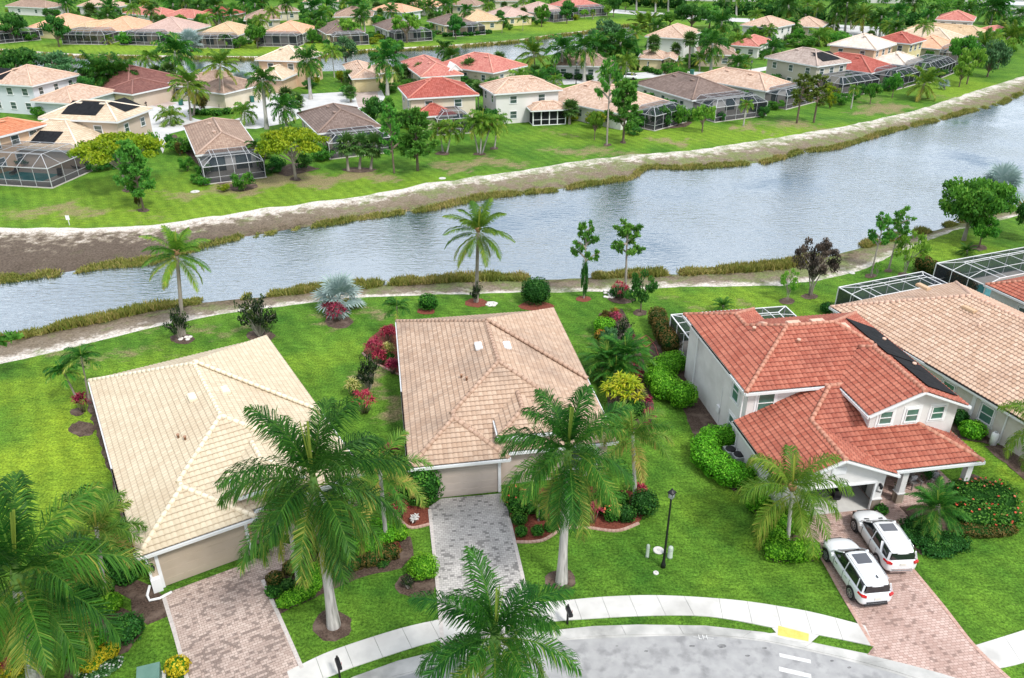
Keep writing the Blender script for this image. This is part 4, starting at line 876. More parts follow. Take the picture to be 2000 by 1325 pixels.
def plan_LM(label, fr, z, ang, mroof, mcap, mwall, mdoor, W, D, name, number=None):
    """long hip roof, garage wing in front on the left, raised entry roof, raised rear right slope"""
    root = house_root(label, (fr.x, fr.y, 0), ang)
    main = rect(0, W, .65, D, z); gar = rect(0, 6.25, 0, 9, z, axis='v', k=K0)
    ent = rect(5.75, 9.45, .95, 8.5, z+1.0, axis='v', ov=.35)
    R = [main, gar, ent]
    ro, lines = roof_tiles([main, gar], 'roof', mroof, root); ro_e, le = roof_tiles([ent], 'entry_roof', mroof, root); caps(R, lines+le, mcap, ro, .15, .42)
    # rear right slope lies a hand higher and ends in a diagonal row of cap tiles
    k = K0; um = W/2; apex = (um, D-um+.0); zt = z+k*um; lift = .2
    tri = [(W, D), (W, 8.3), apex]; bmr = rect(0, W, .65, D, z)
    mbp = MB()
    # tiled triangle built with the tile builder by clipping a one-slope rectangle
    r2 = dict(bmr); r2['z'] = z+lift
    PU = tri; bm = bmesh.new(); bm.free()
    t_o = tri_tiles(r2, 'R', tri, mroof, ro);
    cp = MB(); a = V3((apex[0], apex[1], zt+lift)); b = V3((W, 8.3, z+lift)); n = round((b-a).length/.42)
    for i in range(n): cp.tube([b.lerp(a, i/n)+V3((0, 0, .03)), b.lerp(a, min(1, (i+1.1)/n))+V3((0, 0, .03))], [.16, .125], 8, half=True)
    for p, q in ((a, b), (b, V3((W, D, z+lift)))): cp.face([p, q, q-V3((0, 0, lift)), p-V3((0, 0, lift))])
    cp.obj('slope_cap', mcap, ro)
    eaves([main, gar], M_GUTTER, root, closed=False); eaves([ent], M_GUTTER, root, closed=False)
    w_ = MB(); wall_shell(w_, main, 0); wall_shell(w_, gar, 1); wall_shell(w_, ent, 2); w_.obj('wall', mwall, root)
    s = MB(); s.face([(0, 0, z-.14), (0, D, z-.14), (6.2, D, z-.14), (6.2, 0, z-.14)]); s.face([(6.2, .65, z-.145), (6.2, D, z-.145), (W, D, z-.145), (W, .65, z-.145)]); s.obj('soffit', M_SOFFIT, root)
    garage_door(root, .95, 5.6, .44, 2.3, mdoor)
    v1 = .9*K0
    roof_vent(root, [(um-1.0, D*.5+.2, z+k*(um-1.0)+.02, 0, .95, 0), (um+1.05, D*.5+.0, z+k*(um-1.05)+.02, 0, .95, 0)], M_CAPL if 'cream' in label else M_WHITE)
    pm_ = mat('vent_pipe_'+name, (.35, .2, .13), .8)
    for (u, v) in ((um-2.6, D*.36), (um-2.3, D*.33)): vp = MB(); vp.lathe([(.07, -.1), (.07, .22), (.1, .23), (.1, .3)], (u, v, z+k*u+.05), 8); vp.obj('vent_pipe', pm_, root)
    for v in (4.5, 9, 13, 17):
        window(root, 'L', main, v, 1.5, 1.1, 1.5); window(root, 'R', main, v, 1.5, 1.1, 1.5)
    window(root, 'F', ent, 7.6, 2.6, 1.1, 1.4, ins=.36); window(root, 'F', main, 11.3, 1.5, 1.6, 1.5, bars='hv')
    d = MB(); d.box((8.75, 1.29, 1.1), (1.0, .08, 2.15)); d.obj('front_door', M_DARK, root)
    lamp_wall(root, (.58, .44, 1.75), (0, -1, 0))
    return root, R
def tri_tiles(r, side, poly, m, parent, tw=.31, ch=.37, amp=.045, lap=.045, name='upper_slope'):
    global pieces
    keep = pieces; pl = {'R': (-r['k'], 0, r['z']+r['k']*r['u1'])}[side]
    P_ = poly if area(poly) > 0 else poly[::-1]
    pieces = lambda rects: ([(0, side, P_, pl)], [])
    try: o, _ = roof_tiles([r], name, m, parent, tw, ch, amp, lap)
    finally: pieces = keep
    return o
oM = P(800, 915, 2.9); oM = V3((oM.x-.05, oM.y, 0))
hM, RM = plan_LM('single storey house with weathered peach tiled roof and grey paver driveway', oM, 2.9, RAD(9.4), M_RTM, M_CAPM, M_WM, M_GDM, 13.4, 20.3, 'm')
oL = P(268, 1090, 2.9)
hL, RL = plan_LM('single storey house with plain cream tiled roof and pinkish driveway', oL, 2.9, RAD(31.3), M_RTL, M_CAPL, M_WL, M_GDL, 13.0, 21.2, 'l')
t = link(text_obj('21937', .24, M_DARK, 'house_number'), hM); t.rotation_euler = (math.pi/2, 0, 0); t.location = (3.1, .34, 2.62)
# porch-like low gable beside the left house entrance, dark gutter
# left house: white corner downspout running onto the drive
mb = MB(); mb.bar((.35, .3, 2.7), (.4, .3, .7), .12); mb.box((.55, .32, .45), (.5, .35, .9)); mb.tube([(.2, .3, .55), (-.05, -.1, .3), (.0, -.35, .12), (.5, -.45, .1), (1.15, -.3, .1)], .075, 8); mb.obj('downspout', M_PVC, hL)
mb = MB(); mb.box((5.85, .42, 1.2), (.14, .14, 2.4)); mb.obj('leaning_board', mat('raw_wood', (.45, .28, .16), .8), hL)
# --------------------------------------------------------------- right house, two storeys
oR = P(1457, 768, 5.4)
hR = house_root('white two storey house with terracotta tiled roof and covered porch', (oR.x, oR.y, 0), RAD(9.2)); Z2 = 5.4; Z1 = 2.9
up = [rect(0, 13.35, 0, 9.8, Z2, axis='u'), rect(6.45, 13.35, -3.8, 5.5, Z2, 'F', axis='v'), rect(0, 5.75, 2.5, 11.7, Z2, axis='v')]
ro, ln = roof_tiles(up, 'roof', M_RTR, hR, ch=.37, amp=.075); caps(up, ln, M_CAPR, ro, .15, .42)
lo = [dict(rect(-.3, 13.3, -6.2, 6, Z1, axis='u'), cut=.46), rect(-.3, 7.25, -6.65, 1.5, Z1, 'F', axis='v')]
ro2, ln = roof_tiles([dict(r, v1=r['v1']) for r in lo], 'lower_roof', M_RTR, hR, ch=.37, amp=.075); caps(lo, ln, M_CAPR, ro2, .15, .42)
eaves(up, M_GUTTER, hR, closed=False); eaves(lo, M_GUTTER, hR, closed=False)
w_ = MB()
for a in ([(.45, .45), (12.9, .45)], [(12.9, .45), (12.9, 9.35)], [(12.9, 9.35), (.45, 9.35)], [(.45, 9.35), (.45, .45)]):
    (x0, y0), (x1, y1) = a; w_.face([(x0, y0, 0), (x1, y1, 0), (x1, y1, Z2+.12), (x0, y0, Z2+.12)])
wall_shell(w_, dict(up[2], v0=2.5), 1)
f = up[1]; zt = Z2+.45*K0-.06; pk = Z2+K0*3.45-.12
w_.face([(6.9, -3.35, 0), (12.905, -3.35, 0), (12.905, -3.35, zt), (9.9, -3.35, pk), (6.9, -3.35, zt)]); w_.face([(6.9, .5, 0), (6.9, -3.35, 0), (6.9, -3.35, zt), (6.9, .5, zt)]); w_.face([(12.905, -3.35, 0), (12.905, .5, 0), (12.905, .5, zt), (12.905, -3.35, zt)])
# ground floor: garage with an open doorway
w_.face([(.15, -6.2, 0), (.15, .46, 0), (.15, .46, Z1+.1), (.15, -6.2, Z1+.1)][::-1])
for (u0, u1, z0, z1) in ((.15, 1.55, 0, 2.15), (6.15, 7.3-.5, 0, 2.15)): w_.face([(u0, -6.2, z0), (u1, -6.2, z0), (u1, -6.2, z1), (u0, -6.2, z1)])
w_.face([(.15, -6.2, 2.15), (6.8, -6.2, 2.15), (6.8, -6.2, Z1+.12), (3.475, -6.2, Z1+K0*3.75-.12), (.15, -6.2, Z1+.12)])
w_.face([(6.8, -6.2, 0), (6.8, -3.3, 0), (6.8, -3.3, Z1+.2), (6.8, -6.2, Z1+.2)]); w_.obj('wall', M_WR, hR)
g = MB(); g.face([(.2, -6.19, .04), (6.75, -6.19, .04), (6.75, .4, .04), (.2, .4, .04)]); g.obj('garage_floor', M_WALK, hR)
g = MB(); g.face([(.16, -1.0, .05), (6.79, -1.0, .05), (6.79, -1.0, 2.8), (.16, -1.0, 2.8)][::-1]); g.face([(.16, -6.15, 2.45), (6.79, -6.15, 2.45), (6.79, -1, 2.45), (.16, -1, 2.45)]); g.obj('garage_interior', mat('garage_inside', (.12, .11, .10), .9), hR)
jb = MB(); jb.box((1.5, -6.22, 1.1), (.12, .14, 2.2)); jb.box((6.2, -6.22, 1.1), (.12, .14, 2.2)); jb.box((3.85, -6.22, 2.2), (4.82, .14, .12)); jb.obj('door_frame', M_WHITE, hR)
gv = MB(); gv.box((3.5, -6.23, 3.35), (.95, .05, .5));
for i in range(5): gv.box((3.5, -6.27, 3.18+.085*i), (.85, .03, .035))
gv.obj('gable_vent', M_WHITE, hR)
# rubbish and a dark motorbike inside the garage
mb = MB(); mb.box((4.6, -4.3, .6), (.5, 1.8, .55)); mb.box((4.6, -4.9, 1.0), (.7, .12, .12)); mb.lathe([(.3, 0), (.3, .12)], (4.55, -5.1, .3), 12); mb.bar((4.2, -4.8, 1.05), (5.0, -4.8, 1.05), .05); mb.obj('motorbike', M_BLACK, thing('motorbike', 'dark motorbike parked inside the open garage', 'motorbike', (oR.x, oR.y, 0), RAD(9.2)))
# windows
for v in (2.2,): window(hR, 'L', up[0], v, 4.15, .95, 1.55, M_GLASSG)
window(hR, 'L', up[0], 2.2, 1.5, .8, 1.25, M_GLASSG); window(hR, 'F', up[0], 1.75, 4.2, 1.15, 1.5, M_GLASSG)
for u in (7.95, 9.75, 11.55): window(hR, 'F', up[1], u, 4.85, .85, .95, M_GLASSG)
window(hR, 'F', dict(up[1]), 9.0, 1.3, 1.4, 1.5, M_GLASS, trim=False); window(hR, 'F', dict(up[1]), 11.3, 1.3, 1.4, 1.5, M_GLASS, trim=False)
# porch
pm = MB(); pf = MB(); pf.box((9.9, -4.75, .045), (6.3, 3.1, .07)); pf.obj('porch_floor', M_PAVR, hR)
ps = MB()
for (u, v) in ((8.35, -5.8), (12.75, -5.8)):
    pm.box((u, v, 1.45), (.38, .38, 2.7)); ps.box((u, v, .4), (.5, .5, .8)); pm.box((u, v, .83), (.56, .56, .07)); pm.box((u, v, 2.72), (.5, .5, .1))
pm.box((9.9, -5.8, 2.72), (6.0, .3, .25)); ps.box((6.5, -6.24, .42), (.62, .14, .84)); pm.box((6.5, -6.25, .87), (.7, .18, .06)); ps.box((9.9, -3.42, .45), (5.9, .12, .9)); pm.box((9.9, -3.44, .93), (5.95, .16, .06))
pm.obj('porch_post', M_WR, hR); ps.obj('stone_facing', M_STONEW, hR)
lamp_wall(hR, (6.5, -6.2, 1.95), (0, -1, 0)); t = link(text_obj('15849', .19, M_DARK, 'house_number'), hR); t.rotation_euler = (math.pi/2, RAD(28), 0); t.location = (6.5, -6.215, 1.4)
d = MB(); d.box((7.25, -3.42, 1.08), (.1, .9, 2.1)); d.box((6.83, -4.3, 1.08), (.06, .95, 2.1)); d.obj('front_door', M_DARK, hR)
# solar collectors on the right slopes, ridge vents, pipes
panel_uv(hR, 'R', rect(0, 13.35, -3.8, 9.8, Z2, axis='v'), -3.0, 1.0, .35, 2.7, M_SOLAR, strips=3, lift=.2); panel_uv(hR, 'R', rect(0, 13.35, -3.8, 9.8, Z2, axis='v'), 1.2, 6.6, .35, 2.9, M_SOLAR, strips=5, lift=.2)
roof_vent(hR, [(4.0, 6.6, Z2+K0*3.2, 0, .75, -.39), (5.6, 5.3, Z2+K0*4.6, math.pi/2, 1.0, 0), (7.4, 5.3, Z2+K0*4.6, math.pi/2, 1.0, 0), (9.2, 4.6, Z2+K0*4.1, 0, .8, 0)], M_CAPN)
for (u, v, z) in ((3.0, 5.9, Z2+K0*3.0), (5.1, 3.4, Z2+K0*3.4), (12.2, 4.2, Z2+K0*1.1), (12.2, .6, Z2+K0*1.1)): vp = MB(); vp.lathe([(.09, -.1), (.09, .2), (.15, .22), (.13, .32)], (u, v, z+.05), 8); vp.obj('vent_pipe', M_CAPN, hR)
for (u, v, n, z) in ((.1, .1, (0, -1), Z2-.1), (-.06, 9.2, (-1, 0), Z2-.1), (-.3, -6.0, (-1, 0), Z1-.1)): downspout(hR, u, v, z, n)
mb = MB(); mb.bar((.43, 4.2, .2), (.43, 4.2, 3.2), .05); mb.box((.38, 4.4, 1.3), (.12, .45, .5)); mb.obj('utility_conduit', M_WHITE, hR)
cage(hR, 1.0, 11.4, 11.85, 16.8, 2.8, 2.95, 5, 3, 'B', mansard=1.3, fw=.06)
cagep = MB()
# satellite dish on a pole, air conditioners
dish = thing('satellite_dish', 'round white satellite dish on a pole beside the garage roof', 'satellite dish', P(1455, 905)); mb = MB(); hh = HT(1455, 905, 856); mb.tube([(0, 0, 0), (0, 0, hh-.15)], .035, 8); mb.obj('pole', M_PVC, dish)
mb = MB(); N = 20; M_ = Matrix.Translation((0, 0, hh)) @ Matrix.Rotation(RAD(48), 4, 'X'); ring = []
for rr, dz in ((.0, 0), (.15, .012), (.3, .05), (.40, .10)): ring.append([M_ @ V3((rr*math.cos(2*math.pi*k/N), rr*math.sin(2*math.pi*k/N), dz)) for k in range(N)])
for a, b in zip(ring, ring[1:]):
    for k in range(N): mb.face([a[k], a[(k+1) % N], b[(k+1) % N], b[k]])
mb.bar(M_ @ V3((0, -.38, .08)), M_ @ V3((0, -.05, .45)), .03); mb.box(tuple(M_ @ V3((0, -.05, .47))), (.12, .1, .1)); mb.obj('dish', M_PVC, dish)
for (x, y, s) in ((1424, 897, 'rear'), (1440, 908, 'front')):
    a = thing('air_conditioner', 'round topped grey air conditioner by the white wall, the %s of the two' % ('farther' if s == 'rear' else 'nearer'), 'air conditioner', P(x, y), RAD(9)); mb = MB(); mb.box((0, 0, .45), (.8, .8, .8)); mb.box((0, 0, .03), (.95, .95, .06)); mb.obj('casing', M_PIPEM, a); mb = MB(); mb.lathe([(.36, .86), (.34, .9), (.1, .91), (.05, .94)], n=14); mb.obj('fan_grille', M_DARK, a)
# --------------------------------------------------------------- far right neighbour (pink-beige roof)
a = P(1622, 600, 2.9); b = P(1990, 817, 2.9); angN = math.atan2(b.y-a.y, b.x-a.x)+math.pi/2
oN = P(1990, 817, 2.9); hN = house_root('long single storey house with pink beige tiled roof at the right edge', (oN.x, oN.y, 0), angN)
DN = (a-b).length
Rn = [rect(0, 14.4, -1.5, DN, 2.9, axis='v'), rect(0, 6.5, -5.5, 8, 2.9, axis='v')]
ro, ln = roof_tiles(Rn, 'roof', M_RTN, hN, amp=.075); caps(Rn, ln, M_CAPN, ro, .15, .42); eaves(Rn, M_GUTTER, hN); w_ = MB()
for i, r in enumerate(Rn): wall_shell(w_, r, i)
w_.obj('wall', M_WN, hN)
for v, g_ in ((DN*.55, 1), (DN*.32, 1), (2.5, 0), (DN*.8, 1)): window(hN, 'L', Rn[0], v, 1.55, 1.0, 1.3, M_GLASSG)
for v in (DN*.48, DN*.2): mb = MB(); mb.box((.44, v, 1.45), (.08, .3, 2.9)); mb.obj('pilaster', M_WHITE, hN)
roof_vent(hN, [(5.9, DN*.80, 2.9+K0*5.85, 0, 1.0, 0), (5.9, DN*.55, 2.9+K0*5.85, 0, 1.0, 0)], mat('tan_vent', (.55, .38, .24), .7), (.5, 1.2))
for (u, v) in ((2.5, DN*.75), (3.8, DN*.62), (3.5, DN*.5), (5, DN*.45), (4.2, DN*.38)): vp = MB(); vp.lathe([(.14, -.1), (.13, .08), (.06, .16)], (u, v, 2.9+K0*u+.04), 8); vp.obj('vent_pipe', M_CAPN, hN)
cage(hN, 3.9, 13.9, DN+.1, DN+3.4, 2.7, 3.0, 5, 2, 'B', mansard=1.2, fw=.06)
downspout(hN, 0, 1.0, 2.8, (-1, 0))
# the next one beyond it (red roof)
oQ = P(1990, 596, 2.9); oQ = V3((oQ.x-.6, oQ.y+.3, 0)); hQ = house_root('single storey house with red tiled roof cut by the right edge', P(1924, 556, 2.9)-V3((0, 0, 2.9)), angN-math.pi/2+RAD(8) if False else angN)
Rq = [rect(0, 14, -20, 0, 2.9, axis='v')]; ro, ln = roof_tiles(Rq, 'roof', M_RTR, hQ); caps(Rq, ln, M_CAPR, ro, .14, .42); eaves(Rq, M_GUTTER, hQ); w_ = MB(); wall_shell(w_, Rq[0]); w_.obj('wall', M_WR, hQ)
for v in (-4, -9): window(hQ, 'L', Rq[0], v, 1.5, 1, 1.3)
cage(hQ, .3, 12.5, .1, 5.8, 2.7, 3.2, 5, 3, 'B', pool=(3, 9, 2, 4.5), mansard=1.6, fw=.06)
# ================================================================ PLANTS
M_ROYAL = leafmat('royal_palm_leaf', (.009, .075, .010), (.07, .235, .026), (.40, .42, .08), tr=.28)
M_COCO = leafmat('coconut_palm_leaf', (.04, .14, .015), (.17, .30, .03), (.36, .34, .06), tr=.28)
M_GOLD = leafmat('golden_palm_leaf', (.06, .19, .02), (.20, .36, .04), (.48, .44, .09), tr=.3)
M_DRYF = leafmat('foxtail_palm_leaf', (.04, .16, .02), (.17, .30, .04), (.46, .36, .10), tr=.28)
M_FAN = leafmat('cabbage_palm_leaf', (.03, .10, .02), (.09, .19, .04), (.22, .28, .08), tr=.25)
M_SILV = leafmat('silver_palm_leaf', (.17, .27, .25), (.33, .43, .42), (.50, .58, .56), tr=.15, vary=.03)
M_LEAF = leafmat('tree_leaf', (.025, .13, .018), (.11, .32, .035), (.25, .46, .06), tr=.4)
M_LEAFD = leafmat('dark_tree_leaf', (.018, .10, .022), (.06, .22, .035), (.15, .34, .06), tr=.4)
M_LEAFY = leafmat('yellow_green_leaf', (.09, .18, .01), (.24, .32, .012), (.42, .42, .03))
M_LEAFL = leafmat('light_tree_leaf', (.07, .24, .025), (.21, .42, .05), (.36, .56, .09), tr=.4)
M_GREYG = leafmat('grey_green_leaf', (.04, .13, .05), (.10, .24, .09), (.19, .34, .13))
M_PINE = leafmat('pine_needles', (.04, .17, .03), (.13, .36, .05), (.30, .52, .08), tr=.35)
M_PINEY = leafmat('yellowing_needles', (.05, .10, .015), (.14, .19, .03), (.25, .26, .06))
M_BROWNT = leafmat('bronze_leaf', (.018, .02, .018), (.10, .075, .06), (.30, .24, .19), vary=.02)
M_DARKB = leafmat('blackish_leaf', (.008, .02, .012), (.03, .06, .025), (.09, .15, .03), vary=.02)
M_HB = leafmat('bright_hedge_leaf', (.05, .22, .01), (.15, .45, .02), (.30, .62, .05), vary=.05)
M_HG = leafmat('green_hedge_leaf', (.016, .09, .012), (.055, .21, .022), (.14, .35, .04), vary=.08)
M_HD = leafmat('dark_hedge_leaf', (.01, .06, .012), (.032, .13, .02), (.09, .23, .03), vary=.06)
M_HR = leafmat('reddish_hedge_leaf', (.03, .06, .012), (.13, .11, .025), (.30, .16, .05), vary=.05)
M_HY = leafmat('yellow_shrub_leaf', (.25, .28, .01), (.62, .52, .02), (.80, .68, .05), vary=.04)
M_TI = leafmat('red_ti_leaf', (.10, .008, .02), (.33, .02, .06), (.62, .10, .16), vary=.08)
M_TI2 = leafmat('variegated_leaf', (.05, .16, .02), (.38, .40, .08), (.70, .64, .28), vary=.05)
M_CRO = leafmat('croton_leaf', (.03, .09, .015), (.30, .22, .02), (.55, .10, .04), vary=.08)
M_FLO = leafmat('orange_flower', (.75, .13, .05), (.85, .25, .12), (.9, .45, .25), vary=0)
M_FLW = leafmat('white_flower', (.7, .7, .7), (.8, .8, .78), vary=0)
M_FLR = leafmat('palm_flower', (.5, .16, .14), (.6, .3, .25), vary=0)
M_BARKG = mat('grey_palm_bark', (.38, .36, .34), .85, (.55, .53, .50), 4, bump=.4, bscale=9, col3=(.17, .165, .15), scale3=3.0)
M_BARKC = mat('ringed_palm_bark', (.24, .21, .18), .9, (.34, .30, .26), 6, bump=.5, bscale=12)
M_BARK = mat('brown_bark', (.13, .10, .075), .9, (.22, .17, .13), 8, bump=.6, bscale=14)
M_BARKL = mat('pale_bark', (.28, .25, .22), .9, (.38, .34, .30), 8, bump=.4, bscale=14)
M_SHAFT = mat('crownshaft', (.09, .20, .04), .5, (.16, .28, .06), 3)
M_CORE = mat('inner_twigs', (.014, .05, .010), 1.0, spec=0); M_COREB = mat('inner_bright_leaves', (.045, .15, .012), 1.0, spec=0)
M_YARK = mat('fibre', (.24, .13, .06), .9, (.36, .22, .10), 8)

def ribbon(V, T, a, b, w0, w1, side, tint):
    V.append([a-side*w0, a+side*w0, b+side*w1, b-side*w1]); T.append(tint)
def frond(V, T, o, az, el, Ln, droop, nl, ll, lw, tint, r, plum=.35, fold=.1, grav=.9, tip=.55, rw=.035, two=True, twist=0):
    h = V3((math.cos(az), math.sin(az), 0)); s = V3((-h.y, h.x, 0)); n = 12; p = V3(o); pts = [p.copy()]; tans = []
    for i in range(n):
        t = (i+.5)/n; e = el-droop*t**1.35; d = h*math.cos(e)+V3((0, 0, math.sin(e))); tans.append(d); p = p+d*(Ln/n); pts.append(p.copy())
    tans.append(tans[-1])
    for i in range(n):
        w = rw*(1-i/n*.8); up = s.cross(tans[i])
        ribbon(V, T, pts[i], pts[i+1], w, w*.95, s, min(1, tint*.4+.62)); ribbon(V, T, pts[i], pts[i+1], w*.6, w*.6, up, min(1, tint*.4+.55))
    for k in range(nl):
        t = .10+.9*(k+.5)/nl; x = t*n; i = min(n-1, int(x)); q = pts[i].lerp(pts[i+1], x-i); f = tans[i].lerp(tans[i+1], x-i).normalized(); nn = s.cross(f)*-1
        if nn.z < 0: nn = -nn
        prof = (math.sin(math.pi*min(1, (.12+.76*t)))**.55)*(1 if t < .75 else 1-(t-.75)*1.6)
        A = RAD(62-30*t)
        for sg in (-1, 1):
            L_ = ll*prof*r.uniform(.88, 1.08); d1 = f*math.cos(A)+s*(sg*math.sin(A))+nn*(fold+r.uniform(-plum, plum)); d1 = (d1+V3((r.gauss(0, .05), r.gauss(0, .05), 0))).normalized()
            d2 = (d1+V3((0, 0, -grav*r.uniform(.6, 1.3)))).normalized(); wv = (f*.8+nn*.3).normalized()*(lw*.5)
            m1 = q+d1*(L_*.5); tt = min(1, max(0, tint+r.gauss(0, .17)+(.12 if t > .85 else 0)))
            V.append([q-wv*.7, q+wv*.7, m1+wv, m1-wv]); T.append(tt)
            e1 = m1+d2*(L_*.5)
            V.append([m1-wv, m1+wv, e1+wv*.12, e1-wv*.12]); T.append(min(1, tt+.06))
def crown_pinnate(seed, n, Ln, nl, ll, lw, m, el0=82, el1=-22, droop=(35, 75), plum=.35, grav=.9, fold=.1, name='crown', old=.45, rw=.035, base_r=.12, shaft=.9, spear=True, azs=None, bias=1.0):
    r = random.Random(seed); V = []; T = []
    for i in range(n):
        a = (i+.3)/n; az = (i*2.39996+r.uniform(-.25, .25)) if azs is None else azs[i]
        el = RAD(el0+(el1-el0)*a**bias+r.uniform(-7, 7)); dr = RAD(droop[0]+(droop[1]-droop[0])*(1-abs(a-.45)*1.2)+r.uniform(-8, 8)); L_ = Ln*r.uniform(.88, 1.08)*(.8+.2*min(1, a*4))
        tint = .05+r.uniform(0, .42)+(old*max(0, a-.55)/.45)
        o = V3((math.cos(az)*base_r, math.sin(az)*base_r, -a*.25))
        frond(V, T, o, az, el, L_, dr, nl, ll*r.uniform(.92, 1.08), lw, min(.95, tint), r, plum, fold, grav, rw=rw)
    if spear:
        for k in range(3): ribbon(V, T, V3((0, 0, 0)), V3((r.gauss(0, .05), r.gauss(0, .05), 1))*Ln*.6, .05*Ln/3.5, .01, V3((math.cos(k), math.sin(k), 0)), .8)
    return quads(name, [[tuple(p) for p in q] for q in V], T, m)
def fan_leaf(V, T, o, d, up, petiole, R, nseg, tint, r, droop=.35, fold=.5, w=None):
    d = d.normalized(); s = d.cross(up).normalized(); nrm = s.cross(d); c = o+d*petiole
    ribbon(V, T, o, c, .025, .02, s, .75)
    for k in range(nseg):
        a = (k/(nseg-1)-.5)*RAD(250); dd = (d*math.cos(a)+s*math.sin(a)+nrm*(fold*.25*(1 if k % 2 else -.2))).normalized(); L_ = R*(.78+.22*math.cos(a*.5))*r.uniform(.92, 1.05)
        side = (s*math.cos(a)-d*math.sin(a)).normalized(); w_ = R*RAD(250)/nseg*.36 if w is None else w
        m1 = c+dd*L_*.55; e = m1+(dd+V3((0, 0, -droop*r.uniform(.5, 1.6)))).normalized()*L_*.45
        tt = min(1, max(0, tint+r.gauss(0, .12)))
        V.append([c-side*w_*.15, c+side*w_*.15, m1+side*w_, m1-side*w_]); T.append(tt); V.append([m1-side*w_, m1+side*w_, e+side*w_*.1, e-side*w_*.1]); T.append(min(1, tt+.1))
def crown_fan(seed, n, pet, R, nseg, m, el0=85, el1=-40, name='crown', droop=.45):
    r = random.Random(seed); V = []; T = []
    for i in range(n):
        a = (i+.5)/n; az = i*2.39996+r.uniform(-.3, .3); el = RAD(el0+(el1-el0)*a); d = V3((math.cos(az)*math.cos(el), math.sin(az)*math.cos(el), math.sin(el)))
        up = V3((0, 0, 1)) if abs(d.z) < .9 else V3((1, 0, 0)); fan_leaf(V, T, V3((0, 0, 0)), d, up, pet*r.uniform(.85, 1.1), R*r.uniform(.85, 1.1), nseg, .35+r.uniform(-.2, .2)+.25*max(0, a-.6), r, droop)
    return quads(name, [[tuple(p) for p in q] for q in V], T, m)
def trunk_mesh(name, prof, m, rings=0, curve=0, n=10, flare=None):
    """unit-height trunk, prof = radii up the trunk in metres"""
    mb = MB(); k = max(len(prof)*3, rings); pts = []; rad = []
    for i in range(k+1):
        t = i/k; x = t*(len(prof)-1); j = min(len(prof)-2, int(x)); rr = prof[j]*(1-(x-j))+prof[j+1]*(x-j)
        pts.append((curve*math.sin(t*math.pi*.5), 0, t)); rad.append(rr*(1+(.05 if (rings and i % 2) else 0)))
    mb.tube(pts, rad, n, tint=.5); return mb.mesh(name, m)
def leaves_ball(V, T, r, c, rad, n, ls, tb, squash=.75):
    for _ in range(n):
        d = V3((r.gauss(0, 1), r.gauss(0, 1), r.gauss(0, 1))).normalized()*(rad*r.random()**.4); p = c+V3((d.x, d.y, d.z*squash))
        a = V3((r.gauss(0, 1), r.gauss(0, 1), r.gauss(0, .6)))+d*.6; a.normalize(); b = a.cross(V3((r.gauss(0, 1), r.gauss(0, 1), r.gauss(0, 1)))).normalized(); a *= ls*r.uniform(.6, 1.2); b *= ls*.55
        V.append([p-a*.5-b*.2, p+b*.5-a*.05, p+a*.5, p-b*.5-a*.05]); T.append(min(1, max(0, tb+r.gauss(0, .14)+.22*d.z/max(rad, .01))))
def broad_proto(seed, nc=26, nl=70, ls=.09, cb=.28, m=None, bark=None, flat=1.0, shape='round', cr=.3, trunk_r=.05, stems=1):
    r = random.Random(seed); V = []; T = []; mb = MB(); cs = []
    for i in range(nc):
        for _ in range(30):
            u, v, w_ = r.uniform(-1, 1), r.uniform(-1, 1), r.uniform(0, 1)
            if shape == 'round': R = math.sqrt(max(0, 1-(2*w_-1)**2))**.75*(1 if w_ > .35 else .55+1.2*w_)
            elif shape == 'cone': R = (1-w_)*.9+.12
            elif shape == 'flat': R = math.sqrt(max(0, 1-w_*w_*.9));
            else: R = .75+.25*math.sin(w_*math.pi)
            d = math.hypot(u, v)
            if .35*R < d < R*(1-cr*.55) or (w_ > .75 and d < R*.8): break
        z = cb+(1-cb)*(.08+.84*w_) if shape != 'flat' else cb+(1-cb)*(.35+.6*(1-(d)**2)*r.uniform(.6, 1))
        c = V3((u, v, z)); cs.append(c)
        leaves_ball(V, T, r, c, cr*r.uniform(.75, 1.2), nl, ls, r.uniform(.15, .62), .5*(1-cb) if shape != 'flat' else .22)
    for s_ in range(stems):
        a = 2*math.pi*s_/stems; bx, by = (.05*math.cos(a), .05*math.sin(a)) if stems > 1 else (0, 0); tx, ty = (bx*5, by*5)
        mb.tube([(bx, by, 0), (bx*1.5+.01, by*1.5, cb*.6), (tx+.02, ty-.01, cb+.1), (tx*1.3, ty*1.3, cb+(1-cb)*.6)], [trunk_r*1.3/stems**.5, trunk_r/stems**.5, trunk_r*.7/stems**.5, trunk_r*.2], 7)
    for c in cs[::2]:
        s0 = V3((0, 0, cb*r.uniform(.75, 1.2))); mid = s0.lerp(c, .5)+V3((0, 0, .04)); mb.tube([s0, mid, c], [trunk_r*.5, trunk_r*.3, trunk_r*.1], 5, cap=False)
    return mb.mesh('trunk', bark or M_BARK), quads('crown', [[tuple(p) for p in q] for q in V], T, m)
